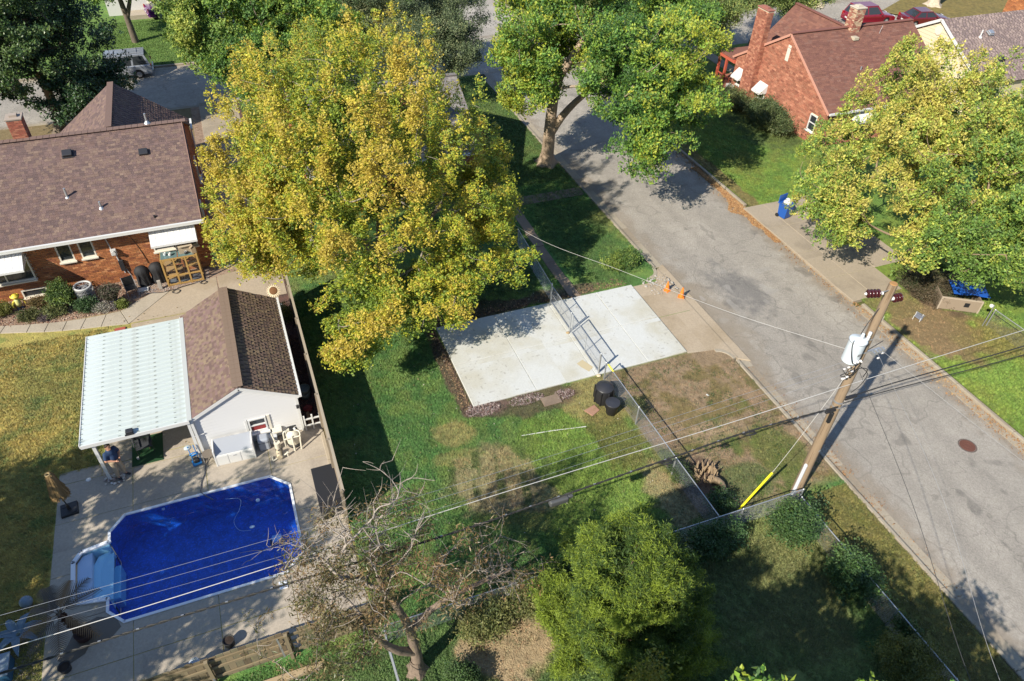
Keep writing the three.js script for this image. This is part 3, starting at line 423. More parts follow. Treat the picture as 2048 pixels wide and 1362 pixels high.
// ---------------------------------------------------------------- left brick house
{
  const h = thing('brick_house', 'orange brick house with mauve shingle roof and white window awnings by the pool yard', 'house');
  const zf = -33.46, x0 = -17, x1 = -2.42, rx = z => 0;
  const S = x => x - x0; // wall coordinate along +x
  brickWall(h, [x0, 0, zf], [1, 0], x1 - x0, 2.86, [[S(-8.85), 1.62, S(-8.22), 2.62], [S(-7.92), 1.64, S(-7.30), 2.64], [S(-10.95), 0.02, S(-9.9), .46], [S(-12.4), 1.05, S(-10.05), 2.35], [S(-4.85), 1.35, S(-2.85), 2.45]], BR1, { seed: 5, single: 300 });
  brickWall(h, [x1, 0, zf], [0, -1], 11, [[0, 2.86], [5.0, 5.3], [5.6, 5.3], [10.6, 2.86], [11, 2.7]], [[1.5, 1.2, 2.5, 2.4], [6.5, 1.2, 7.5, 2.4]], BR1, { seed: 6, n: [1, 0, 0] });
  win(h, [-8.535, 2.12, zf - .03], [0, 1], .63, 1.0, { frame: creamP, mull: '' }); win(h, [-7.61, 2.14, zf - .03], [0, 1], .62, 1.0, { frame: creamP, mull: '' });
  win(h, [-10.42, .24, zf - .03], [0, 1], 1.05, .44, { frame: creamP, mull: '' }); win(h, [-3.85, 1.9, zf - .03], [0, 1], 2.0, 1.1, { mull: 'v' });
  win(h, [-11.2, 1.7, zf + .12], [0, 1], 2.3, 1.25, { mull: 'v' }); 
  win(h, [x1 + .03, 1.8, zf - 2], [1, 0], 1, 1.2, {}); win(h, [x1 + .03, 1.8, zf - 7], [1, 0], 1, 1.2, {});
  awning(h, [-3.78, 2.72, zf + .02], [0, 1], 2.05, .52, .95); awning(h, [-11.4, 2.72, zf + .02], [0, 1], 2.6, .55, 1.05);
  const rowlock = []; for (let x = -12.5; x < -10; x += .1) rowlock.push(bx(x, 1.0, zf + .05, .075, .1, .16)); obj('sill_brick', rowlock, mat([.30, .12, .055], .9), h);
  // roof: ridge along x at z = -38.4
  const r = grp('roof', h), ez = -33.0, ey = 2.92, rz = -38.5, ry = 5.5, L = Math.hypot(rz - ez, ry - ey);
  roofPlane(r, [x0 - .3, ey, ez], [1, 0, 0], [0, ry - ey, rz - ez], [[0, 0], [x1 + .12 - x0 + .3, 0], [x1 + .12 - x0 + .3, L], [0, L]], MAUVE, { seed: 11, single: 280, wmin: .11, wmax: .24 });
  roofPlane(r, [x0 - .3, ey, -44], [1, 0, 0], [0, ry - ey, 5.5], [[0, 0], [x1 + .12 - x0 + .3, 0], [x1 + .12 - x0 + .3, L], [0, L]], MAUVE, { seed: 12, wmin: .3, wmax: .6, exp: .28 });
  // street wing: ridge along z from the main ridge to z = -44.7
  const Lw = Math.hypot(3.45, 2.6), wy = 2.88;
  roofPlane(r, [-2.32, wy, -44.75], [0, 0, 1], [-3.45, 2.6, 0], [[0, 0], [.35, 0], [6.2, Lw], [0, Lw]], MAUVE.map(c => c.map(v => v * .9)), { seed: 13, gap: .10, wmin: .14, wmax: .2, thick: .02 });
  roofPlane(r, [-9.22, wy, -44.75], [0, 0, 1], [3.45, 2.6, 0], [[0, 0], [.35, 0], [6.2, Lw], [0, Lw]], MAUVE, { seed: 14 });
  const caps = []; for (let x = x0; x < x1; x += .28) caps.push(rbx(x + .14, ry + .035, rz, .27, .03, .34, .01, 1)); for (let z = -44.6; z < -38.8; z += .28) caps.push(rbx(-5.77, wy + 2.62, z, .32, .03, .27, .01, 1)); obj('ridge_cap', caps, mat([.17, .11, .09], .93), r);
  brickWall(h, [-2.5, 0, -44.6], [-1, 0], 6.6, [[0, 2.7], [3.3, 5.3], [6.6, 2.7]], [], BR1, { seed: 15, n: [0, 0, -1], bw: .4, rh: .15 });
  obj('gutter', [bar([x0 - .3, ey - .03, ez + .06], [x1 + .15, ey - .03, ez + .06], .14, .13), bar([x0 - .3, ey + .03, ez + .12], [x1 + .15, ey + .03, ez + .12], .03, .05)], whiteP, h);
  obj('gutter', [bar([-2.25, wy - .05, -44.8], [-2.25, wy - .05, -43.4], .12, .12)], whiteP, h);
  obj('soffit', [bb(x0, x1, ey - .14, ey - .11, zf, ez)], creamP, h);
  obj('downspout', [rod([-2.28, wy - .1, -43.5], [-2.32, .2, -42.9], .05, 8)], whiteP, h);
  obj('bargeboard', [bar([x1 + .06, ey - .02, ez], [x1 + .06, ry - .02, rz], .03, .18), bar([x1 + .06, ry - .02, rz], [x1 + .06, ey - .02, -44], .03, .18)], mat([.28, .17, .13], .7), h);
  chimney(h, -9.85, -9.22, -39.2, -38.6, 4.9, 6.45, [[.32, .10, .06], [.26, .08, .05], [.38, .15, .09]]);
  roofVent(r, [-4.35, 4.75, -37.0]); roofVent(r, [-7.65, 5.0, -37.4]);
  pipeVent(r, [-7.9, 3.9, -35.2], .6); pipeVent(r, [-6.55, 3.55, -34.4], .45); pipeVent(r, [-4.35, 3.02, -33.5], .35, blackPl); pipeVent(r, [-3.95, 5.6, -38.6], .55);
  // service entrance on the wall
  obj('electric_meter', [rbx(-6.55, 1.75, zf + .1, .26, .34, .14, .03), cyl(0, 0, 0, .09, .09, .1).rotateX(Math.PI / 2).translate(-6.55, 1.78, zf + .18)], mat([.5, .5, .49], .5), h);
  obj('conduit', [rod([-6.62, 1.9, zf + .06], [-6.72, 2.75, zf + .06], .028), rod([-6.52, 1.6, zf + .06], [-6.4, .5, zf + .06], .035), rod([-6.4, 1.0, zf + .05], [-6.2, .3, zf + .05], .02)], mat([.42, .42, .42], .5), h);
  obj('utility_panel', [rbx(-6.42, .95, zf + .08, .22, .6, .1, .02)], darkMetal, h);
  obj('wall_cable', [tube([[-5.75, 2.7, zf + .03], [-5.5, 1.9, zf + .03], [-5.35, 1.2, zf + .04], [-5.3, .8, zf + .05]], .014, 20, 5)], blackPl, h);
}
// ---------------------------------------------------------------- garage with the patio roof
const sidingM = mat([.66, .66, .655], .55);
{
  const h = thing('garage', 'white sided garage with brown shingle gable roof beside the pool', 'garage');
  const x0 = -3.72, x1 = .02, z0 = -26.85, z1 = -20.78, ye = 2.0, xr = -1.88, yr = 3.06;
  const wl = grp('wall', h);
  obj('wall_core', [bb(x0 + .03, x1 - .03, 0, ye, z0, z1 - .03), (() => { const s = new THREE.Shape([[x0 + .03, ye], [x1 - .03, ye], [xr, yr - .04]].map(p => new THREE.Vector2(...p))); const g = new THREE.ExtrudeGeometry(s, { depth: z1 - .03 - z0, bevelEnabled: false }); return g.translate(0, 0, z0); })()], mat([.6, .6, .6], .8), wl);
  const xa = y => y < ye ? x0 : lerp(x0, xr, (y - ye) / (yr - ye)), xb = y => y < ye ? x1 : lerp(x1, xr, (y - ye) / (yr - ye));
  for (let y = .06; y < yr - .1; y += .155) {          // lapped boards
    const seg = (a, b) => { if (b - a < .05) return; const g = bx((a + b) / 2, y + .078, z1, b - a, .16, .016); g.rotateX(0); const p = g.attributes.position; for (let i = 0; i < p.count; i++) if (p.getY(i) < y + .05) p.setZ(i, p.getZ(i) + .014); g.computeVertexNormals(); obj('board', uvm(g), sidingM, wl); };
    const a = xa(y + .15), b = xb(y + .15); if (y > .55 && y < 1.25) { seg(a, -1.93); seg(-1.22, b); } else seg(a, b);
  }
  const bl = []; for (let y = .06; y < ye - .1; y += .155) { bl.push(bx(x1, y + .078, (z0 + z1) / 2, .02, .15, z1 - z0)); bl.push(bx(x0, y + .078, (z0 + z1) / 2, .02, .15, z1 - z0)); } obj('board', bl, sidingM, wl);
  obj('corner_trim', [bb(x0 - .03, x0 + .07, 0, ye, z1 - .05, z1 + .03), bb(x1 - .07, x1 + .03, 0, ye, z1 - .05, z1 + .03)], whiteP, h);
  win(h, [-1.575, .93, z1 + .02], [0, 1], .66, .72, { frame: whiteP }); obj('curtain', [bx(-1.575, .78, z1 + .012, .5, .26, .01)], mat([.25, .03, .03], .8), h);
  obj('shutter', [bb(-1.2, -1.1, .5, 1.32, z1 + .01, z1 + .05)], creamP, h); obj('shutter', [bb(-2.02, -1.94, .56, 1.28, z1 + .01, z1 + .04)], whiteP, h);
  const r = grp('roof', h), e = .1, Lz = z1 + .1 - (z0 - .12);
  const sl = Math.hypot(xr - x0 + e, yr - ye + .03), BRN = [[.19, .125, .095], [.23, .165, .115], [.155, .10, .085], [.21, .135, .12], [.25, .185, .12]];
  roofPlane(r, [x0 - e, ye + .02, z1 + .1], [0, 0, -1], [xr - x0 + e, yr - ye + .03, 0], [[0, 0], [Lz, 0], [Lz, sl], [0, sl]], BRN, { seed: 21, single: 180, wmin: .07, wmax: .19, exp: .115 });
  roofPlane(r, [x1 + e, ye + .02, z0 - .12], [0, 0, 1], [xr - x1 - e, yr - ye + .03, 0], [[0, 0], [Lz, 0], [Lz, sl], [0, sl]], [[.20, .135, .085], [.235, .165, .10], [.17, .11, .08], [.21, .14, .10]], { seed: 22, single: 280, gap: .075, wmin: .08, wmax: .18, thick: .013, under: [.085, .062, .05], exp: .135 });
  const caps = []; for (let z = z0 - .1; z < z1 + .05; z += .25) caps.push(rbx(xr - .09, yr + .05, z + .12, .2, .025, .24, .008, 1).translate(0, 0, 0), rbx(xr + .09, yr + .05, z + .12, .2, .025, .24, .008, 1)); obj('ridge_cap', caps, mat([.20, .14, .10], .93), r);
  obj('rake_board', [bar([x0 - e, ye - .06, z1 + .09], [xr, yr - .06, z1 + .09], .03, .14), bar([x1 + e, ye - .06, z1 + .09], [xr, yr - .06, z1 + .09], .03, .14), bar([x0 - e, ye - .06, z0 - .1], [xr, yr - .06, z0 - .1], .03, .14), bar([x1 + e, ye - .06, z0 - .1], [xr, yr - .06, z0 - .1], .03, .14)], whiteP, h);
  obj('gutter', [bar([x1 + e + .05, ye - .02, z1 + .12], [x1 + e + .05, ye - .02, z0 - .14], .1, .1)], whiteP, h);
  obj('downspout', [bar([x0 - .02, ye - .05, z1 + .1], [x0 + .02, .1, z1 + .1], .09, .07), rod([x0 - .12, 1.2, z1 + .12], [x0 + .25, 1.16, z1 + .05], .02)], whiteP, h);
  obj('wall_lamp', [rbx(-.02, 1.4, z1 + .06, .1, .16, .08, .02)], darkMetal, h); obj('wall_box', [rbx(-2.4, .62, z1 + .09, .2, .14, .16, .02)], creamP, h);
  obj('wall_outlet', [rbx(-2.85, .66, z1 + .04, .09, .09, .07, .01)], mat([.4, .4, .4], .5), h);
  obj('shelf', [rbx(-.95, .52, z1 + .16, .36, .1, .26, .02)], creamP, h);
  // patio roof of white metal pans
  const p = thing('patio_roof', 'white metal pan patio roof on posts beside the garage', 'patio roof');
  const ax0 = -7.36, ax1 = -3.79, az0 = -26.75, az1 = -20.62, yo = 2.07, yi = 2.08, pw = .255, n = Math.round((az1 - az0) / pw);
  const pan = mat([1, 1, 1], .45); pan.map = mkTex(512, 512, (u, v) => { const n = fbm(u * 5, v * 9, 4), st = fbm(u * 2.5, v * 60, 3), d = vn(u * 200, v * 200); let c = mix3([.56, .615, .60], [.45, .50, .47], .8 * sm(.45, .75, n)); c = mix3(c, [.33, .33, .28], .4 * sm(.58, .8, st) + .22 * sm(.85, .95, d)); return c; }); pan.map.repeat.set(1 / 5, 1 / 5); const screwM = mat([.20, .22, .2], .6);
  for (let i = 0; i < n; i++) { const z = az0 + (i + .5) * (az1 - az0) / n, w = (az1 - az0) / n; const t = (i % 4 === 0) ? .03 : .016;
    obj('roof_panel', [bar([ax0, yo, z], [ax1, yi, z], w - .014, .02), bar([ax0, yo + .018, z - w / 2 + .02], [ax1, yi + .018, z - w / 2 + .02], t, .022)], pan, p); }
  const sc = []; for (let i = 0; i < n; i++) for (let k = 0; k < 6; k++) { const z = az0 + (i + .75) * (az1 - az0) / n, x = lerp(ax0 + .03, ax1 - .45, k / 5); sc.push(bx(x, lerp(yo, yi, (x - ax0) / (ax1 - ax0)) + .018, z, .075, .014, .022)); } obj('screw', sc, screwM, p);
  obj('flashing', [bar([ax1 + .02, yi + .03, az0], [ax1 + .02, yi + .03, az1], .16, .03)], mat([.46, .48, .46], .7), p);
  obj('fascia', [bar([ax0, yo - .05, az1 + .02], [ax1, yi - .05, az1 + .02], .03, .15), bar([ax0 - .02, yo - .03, az0], [ax0 - .02, yo - .03, az1], .03, .13)], whiteP, p);
  for (const z of [-20.72, -23.4, -26.2]) obj('post', [bb(-7.06, -6.95, 0, yo - .02, z - .055, z + .055)], whiteP, p);
  obj('post', [bb(-3.9, -3.8, 0, yi - .02, -20.75, -20.65)], whiteP, p);
  obj('beam', [bar([-7, yo - .1, az0 + .1], [-7, yo - .1, az1 - .05], .08, .14)], whiteP, p);
  solo('speaker', 'small dark box speaker on the front edge of the white patio roof', 'speaker', [rbx(-5.75, 2.17, -20.7, .24, .14, .2, .02), bx(-5.75, 2.12, -20.6, .3, .05, .04)], darkMetal);
}
// ---------------------------------------------------------------- hidden house in the middle
{
  const h = thing('brick_house', 'grey roofed house mostly hidden behind the yellow tree', 'house');
  const x0 = 3.3, x1 = 12.7, z0 = -45.2, z1 = -36.3;
  brickWall(h, [x0, 0, z1], [1, 0], x1 - x0, 2.8, [[2, 1, 3.2, 2.2], [6, 1, 7.2, 2.2]], BR1, { seed: 31 });
  brickWall(h, [x1, 0, z1], [0, -1], z1 - z0, [[0, 2.8], [4.45, 5.2], [8.9, 2.8]], [[3, 1, 4.2, 2.2]], BR1, { seed: 32, n: [1, 0, 0] });
  brickWall(h, [x0, 0, z0], [0, 1], z1 - z0, [[0, 2.8], [4.45, 5.2], [8.9, 2.8]], [], BR1, { seed: 33, n: [-1, 0, 0] });
  obj('wall', [bb(x0, x1, 0, 2.8, z0, z0 + .2)], mat([.3, .12, .07], .9), h);
  win(h, [x0 + 2.6, 1.6, z1 - .03], [0, 1], 1.2, 1.2); win(h, [x0 + 6.6, 1.6, z1 - .03], [0, 1], 1.2, 1.2); win(h, [x1 - .03, 1.6, z1 - 3.6], [1, 0], 1.2, 1.2);
  const r = grp('roof', h), GR = [[.20, .185, .18], [.25, .23, .22], [.16, .15, .15], [.22, .19, .18]], zr = (z0 + z1) / 2, L = Math.hypot(4.85, 2.6), w = x1 - x0 + .5;
  roofPlane(r, [x0 - .25, 2.75, z1 + .4], [1, 0, 0], [0, 2.6, -4.85], [[0, 0], [w, 0], [w, L], [0, L]], GR, { seed: 34 });
  roofPlane(r, [x0 - .25, 2.75, z0 - .4], [1, 0, 0], [0, 2.6, 4.85], [[0, 0], [w, 0], [w, L], [0, L]], GR, { seed: 35, exp: .28, wmin: .3, wmax: .6 });
  obj('ridge_cap', [bar([x0 - .25, 5.37, zr], [x1 + .25, 5.37, zr], .3, .05)], mat([.18, .165, .16], .9), r);
  obj('gutter', [bar([x0 - .25, 2.72, z1 + .46], [x1 + .25, 2.72, z1 + .46], .12, .12)], whiteP, h);
  chimney(h, 8.7, 9.4, -37.6, -36.9, 3, 6.4, [[.32, .12, .07], [.26, .09, .06]]);
}
// ---------------------------------------------------------------- red brick house across the road
{
  const RED = [[.36, .145, .09], [.32, .12, .075], [.41, .18, .115], [.28, .10, .065]], ROOF = [[.185, .083, .06], [.205, .093, .066], [.165, .073, .055], [.20, .1, .075]];
  const h = thing('brick_house', 'red brick house with red shingle roof and tall chimney across the road', 'house');
  const x0 = 36.4, x1 = 46.7, zn = -34.75, zf = -44.9, zr = -39.8, ye = 2.62, yr = 5.85;
  const bo = { bw: .30, rh: .14, m: mat([.62, .50, .34], .95) };
  brickWall(h, [x0, 0, zf], [0, 1], zn - zf, [[0, ye], [zr - zf, yr], [zn - zf, ye]], [[.65, .75, 1.35, 1.75], [3.3, .75, 4.0, 1.75], [8.9, .8, 9.6, 1.9]], RED, { ...bo, seed: 41, n: [-1, 0, 0], single: 200 });
  brickWall(h, [x0, 0, zn], [1, 0], x1 - x0, ye - .05, [[2.6, .9, 3.9, 2.0], [6, .9, 7.2, 2.0]], RED, { ...bo, seed: 42 });
  brickWall(h, [x1, 0, zn], [0, -1], zn - zf, [[0, ye], [zn - zr, yr], [zn - zf, ye]], [], RED, { ...bo, seed: 43, n: [1, 0, 0] }); obj('wall', [bb(x0, x1, 0, ye, zf, zf + .2)], mat([.32, .11, .08], .9), h);
  win(h, [x0 - .02, 1.25, zf + 1.0], [-1, 0], .7, 1.0, { frame: whiteP }); win(h, [x0 - .02, 1.25, zf + 3.65], [-1, 0], .7, 1.0, { frame: whiteP }); win(h, [x0 - .02, 1.35, zf + 9.25], [-1, 0], .7, 1.1, { frame: whiteP });
  win(h, [x0 + 3.25, 1.45, zn - .02], [0, 1], 1.3, 1.1, { frame: whiteP }); win(h, [x0 + 6.6, 1.45, zn - .02], [0, 1], 1.2, 1.1, { frame: whiteP });
  awning(h, [x0 - .03, 1.92, zf + 1.0], [-1, 0], .95, .55, .6); awning(h, [x0 - .03, 1.92, zf + 3.65], [-1, 0], .95, .55, .6);
  awning(h, [x0 + 3.2, 2.25, zn + .03], [0, 1], 1.7, .5, .7); awning(h, [x0 + 6.6, 2.25, zn + .03], [0, 1], 1.6, .5, .7);
  obj('gable_vent', [rbx(x0 - .02, 4.5, zr + .1, .05, .85, .32, .01), bx(x0 - .02, 5.05, zr + .12, .06, .16, .3)], creamP, h);
  const r = grp('roof', h), L = Math.hypot(zn + .35 - zr, yr - ye + .25), w = x1 - x0 + .24;
  roofPlane(r, [x0 - .12, ye - .12, zn + .35], [1, 0, 0], [0, yr + .13 - ye, zr - zn - .35], [[0, 0], [w, 0], [w, L], [0, L]], ROOF, { seed: 44, single: 200, wmin: .26, wmax: .34, exp: .15 });
  roofPlane(r, [x0 - .12, ye - .12, zf - .35], [1, 0, 0], [0, yr + .13 - ye, zr - zf + .35], [[0, 0], [w, 0], [w, L], [0, L]], ROOF, { seed: 45, wmin: .4, wmax: .6, exp: .28 });
  const wz = -46.3, wl = 39.2, wr = 44.6, wx = 41.9, wL = Math.hypot(wx - wl, 2.55);
  roofPlane(r, [wl, 2.95, wz], [0, 0, 1], [wx - wl, 2.55, 0], [[0, 0], [2.2, 0], [6.3, wL], [0, wL]], ROOF, { seed: 46, wmin: .26, wmax: .34, exp: .15 });
  roofPlane(r, [wr, 2.95, wz], [0, 0, 1], [wx - wr, 2.55, 0], [[0, 0], [2.2, 0], [6.3, wL], [0, wL]], ROOF, { seed: 47, wmin: .26, wmax: .34, exp: .15 });
  obj('wing_wall', [(() => { const s = new THREE.Shape([[wl + .2, 0], [wr - .2, 0], [wr - .2, 2.9], [wx, 5.4], [wl + .2, 2.9]].map(p => new THREE.Vector2(...p))); return new THREE.ExtrudeGeometry(s, { depth: 1.5, bevelEnabled: false }).translate(0, 0, wz + .1); })()], mat([.34, .13, .09], .9), h);
  obj('ridge_cap', [bar([x0 - .12, yr + .06, zr], [x1 + .12, yr + .06, zr], .3, .05), bar([wx, 5.53, wz], [wx, 5.53, -40.4], .3, .05)], mat([.20, .08, .06], .93), r);
  obj('bargeboard', [bar([x0 - .13, ye - .2, zn + .35], [x0 - .13, yr - .05, zr], .04, .16), bar([x0 - .13, ye - .2, zf - .35], [x0 - .13, yr - .05, zr], .04, .16)], mat([.52, .26, .19], .7), h);
  obj('gutter', [bar([x0 - .1, ye - .15, zn + .42], [x1 + .1, ye - .15, zn + .42], .12, .12)], whiteP, h);
  // front porch with a low roof on red posts
  const pr = grp('porch', h); obj('porch_roof', [bar([x0 - .15, ye - .02, zf - .2], [x0 - .15, ye - .02, zf - .2001], .1, .1), bb(x0 - .2, x0 + 2.8, 2.28, 2.4, zf - 2.0, zf - .1)], mat([.20, .085, .065], .9), pr);
  obj('porch_beam', [bb(x0 - .15, x0 - .02, 2.02, 2.27, zf - 1.95, zf)], mat([.45, .10, .06], .6), pr);
  for (const z of [zf - 1.9, zf - 1.0]) obj('post', [bb(x0 - .16, x0, .4, 2.03, z - .08, z + .08)], mat([.42, .085, .05], .6), pr);
  obj('porch_floor', [bb(x0 - .2, x0 + 2.8, 0, .38, zf - 2, zf)], mat([.30, .12, .08], .9), pr); obj('railing', [bb(x0 - .1, x0 - .04, .75, .82, zf - 1.9, zf), ...[.3, .6, .9, 1.2, 1.5].map(d => bb(x0 - .09, x0 - .05, .4, .76, zf - d - .02, zf - d + .02))], mat([.38, .08, .05], .6), pr);
  chimney(h, 35.95, 36.39, -43.35, -42.15, 0, 6.6, RED, [.3, .12, .09], .105, 8);
  chimney(h, 41.0, 41.75, -40.1, -39.4, 5.2, 7.15, [[.36, .16, .11], [.30, .11, .08], [.5, .36, .24]], [.5, .44, .36], .09, 9);
  obj('roof_vent', [rbx(41.1, 5.4, -38.95, .42, .2, .4, .02)], mat([.45, .40, .30], .7), r); pipeVent(r, [40.4, 3.95, -36.9], .42, galv); obj('antenna', [rod([43.3, 5.2, -39.1], [43.55, 5.95, -39.2], .015)], steel, r);
  obj('stone_base', [rbx(36.15, .28, -44.6, .4, .55, .7, .06)], mat([.42, .41, .39], .9), h);
}
// ---------------------------------------------------------------- beige sided house and the brick house at the edge
{
  const h = thing('sided_house', 'beige sided house with white gable trim and brown roof behind the red house', 'house');
  const x0 = 50.3, x1 = 62, zr = -40.1, yr = 5.5, zn = -35.2, ye = 2.7, zf = -45;
  obj('wall_core', [bb(x0 + .05, x1, 0, ye, zf, zn), (() => { const s = new THREE.Shape([[-zf, ye], [-zn, ye], [-zr, yr - .05]].map(p => new THREE.Vector2(...p))); return new THREE.ExtrudeGeometry(s, { depth: x1 - x0 - .05, bevelEnabled: false }).rotateY(Math.PI / 2).translate(x0 + .05, 0, 0); })()], mat([.55, .47, .33], .8), h);
  const beige = mat([.62, .545, .385], .6); const hz = y => y < ye ? [zf, zn] : [lerp(zf, zr, (y - ye) / (yr - ye)), lerp(zn, zr, (y - ye) / (yr - ye))];
  for (let y = .1; y < yr - .2; y += .24) { const [a, b] = hz(y + .2); const g = bx(x0, y + .12, (a + b) / 2, .02, .245, b - a); const p = g.attributes.position; for (let i = 0; i < p.count; i++) if (p.getY(i) < y + .1) p.setX(i, p.getX(i) - .025); g.computeVertexNormals(); obj('board', uvm(g), beige, h); }
  obj('gable_vent', [cyl(0, 0, 0, .34, .34, .06, 8).rotateZ(Math.PI / 2).translate(x0 - .03, 4.75, zr)], mat([.72, .66, .52], .6), h);
  const r = grp('roof', h), L = Math.hypot(zn + .3 - zr, yr - ye + .15), pal = [[.28, .21, .19], [.23, .17, .16], [.33, .25, .22], [.20, .15, .145]];
  roofPlane(r, [x0 - .2, ye - .1, zn + .3], [1, 0, 0], [0, yr - ye + .15, zr - zn - .3], [[0, 0], [12, 0], [12, L], [0, L]], pal, { seed: 51, gap: .1, wmin: .14, wmax: .26 });
  roofPlane(r, [x0 - .2, ye - .1, zf - .3], [1, 0, 0], [0, yr - ye + .15, zr - zf + .3], [[0, 0], [12, 0], [12, L], [0, L]], pal, { seed: 52, wmin: .4, wmax: .6, exp: .28 });
  obj('rake_board', [bar([x0 - .2, ye - .14, zn + .32], [x0 - .2, yr, zr], .05, .2), bar([x0 - .2, ye - .14, zf - .32], [x0 - .2, yr, zr], .05, .2)], whiteP, h);
  roofVent(r, [53.6, 4.75, -38.5], 0, galv); roofVent(r, [53.2, 3.6, -36.5], 0, darkMetal); pipeVent(r, [52.6, 4.6, -38.4], .6, whiteP);
  const b = thing('brick_house', 'bright orange brick gable of a house at the top right corner', 'house');
  brickWall(b, [70, 0, -50], [0, 1], 8, [[0, 3], [4, 6], [8, 3]], [], BR1, { seed: 53, n: [-1, 0, 0], bw: .3, rh: .13 }); brickWall(b, [70, 0, -42], [1, 0], 8, 3, [], BR1, { seed: 54, bw: .3, rh: .13 });
  const rb = grp('roof', b); roofPlane(rb, [69.8, 2.9, -41.7], [1, 0, 0], [0, 3.1, -4.3], [[0, 0], [8, 0], [8, 5.3], [0, 5.3]], pal, { seed: 55, exp: .28, wmin: .4, wmax: .6 }); roofPlane(rb, [69.8, 2.9, -50.3], [1, 0, 0], [0, 3.1, 4.3], [[0, 0], [8, 0], [8, 5.3], [0, 5.3]], pal, { seed: 56, exp: .28, wmin: .4, wmax: .6 });
  const w = thing('white_house', 'white house front in deep tree shade at the top edge', 'house');
  obj('wall', [bb(-8, 4, 0, 3, -82, -75)], mat([.6, .6, .58], .7), w); const rw = grp('roof', w); roofPlane(rw, [-8.3, 2.95, -74.6], [1, 0, 0], [0, 2.2, -4], [[0, 0], [12.6, 0], [12.6, 4.56], [0, 4.56]], pal, { seed: 57, exp: .3, wmin: .4, wmax: .7 }); win(w, [-4, 1.5, -74.98], [0, 1], 1.2, 1.2); win(w, [-1.2, 1.5, -74.98], [0, 1], 1.2, 1.2); obj('porch_step', [bb(-6.5, -3, 0, .35, -74.98, -73.5)], M_walk, w);
}

// ---------------------------------------------------------------- fences
function linkGeo(L, h, y0, pitch = .085, r = .0024) {      // diagonal wires in the plane x along, y up
  const v = []; const wire = (x0, ya, x1, yb, z) => { if (x0 > x1) [x0, ya, x1, yb] = [x1, yb, x0, ya]; const q = (a, b, c, d) => v.push(...a, ...b, ...c, ...a, ...c, ...d), k = r * .7; q([x0, ya - k, z], [x1, yb - k, z], [x1, yb + k, z + r], [x0, ya + k, z + r]); q([x0, ya + k, z + r], [x1, yb + k, z + r], [x1, yb + k, z - r], [x0, ya + k, z - r]); };
  for (let s = -h; s < L; s += pitch) for (const d of [1, -1]) { let xa = s, xb = s + h, ya = y0, yb = y0 + h; if (xa < 0) { ya += -xa; xa = 0; } if (xb > L) { yb -= xb - L; xb = L; } if (xb - xa < .02) continue; if (d > 0) wire(xa, ya, xb, yb, 0); else wire(xa, 2 * y0 + h - ya, xb, 2 * y0 + h - yb, .004); }
  const g = new THREE.BufferGeometry(); g.setAttribute('position', new THREE.Float32BufferAttribute(v, 3)); g.computeVertexNormals(); return uvm(g);
}
function chainFence(label, a, b, h, step, o = {}) {
  const d = Math.hypot(b[0] - a[0], b[1] - a[1]), t = thing('chain_link_fence', label, 'chain-link fence', [a[0], 0, a[1]], Math.atan2(-(b[1] - a[1]), b[0] - a[0]));
  const n = Math.max(1, Math.round(d / step));
  for (let i = 0; i <= n; i++) obj('post', [cyl(d * i / n, 0, 0, .03, .03, h, 8), cyl(d * i / n, h, 0, .036, .015, .03, 8)], galv, t);
  obj('top_rail', [rod([0, h - .015, 0], [d, h - .015, 0], .021, 8)], galv, t);
  const m = obj('chain_link', linkGeo(d, h - .05, .03), mat([.40, .42, .43], .45, { metalness: .5 }), t); m.userData.kind = 'stuff'; return t;
}
chainFence('grey chain-link fence from the gate down past the black bins', [12.62, -19.35], [12.78, -11.05], 1.02, 2.4);
chainFence('chain-link fence running in shade from the gate toward the yellow tree', [12.62, -25.1], [12.9, -30.2], 1.02, 2.5);
chainFence('chain-link fence along the back of the yard to the utility pole', [1.0, -11.15], [16.3, -10.95], 1.05, 2.55);
chainFence('chain-link fence along the road verge behind the shrubs', [16.05, -10.7], [16.2, -1.5], 1.02, 2.6);
chainFence('short chain-link fence by the bare tree trunk', [.95, -11.0], [1.0, -8.2], 1.02, 2.8);
chainFence('chain-link fence and post across the road by the white lamp', [31.95, -16.5], [32.1, -11], 1.0, 2.7);
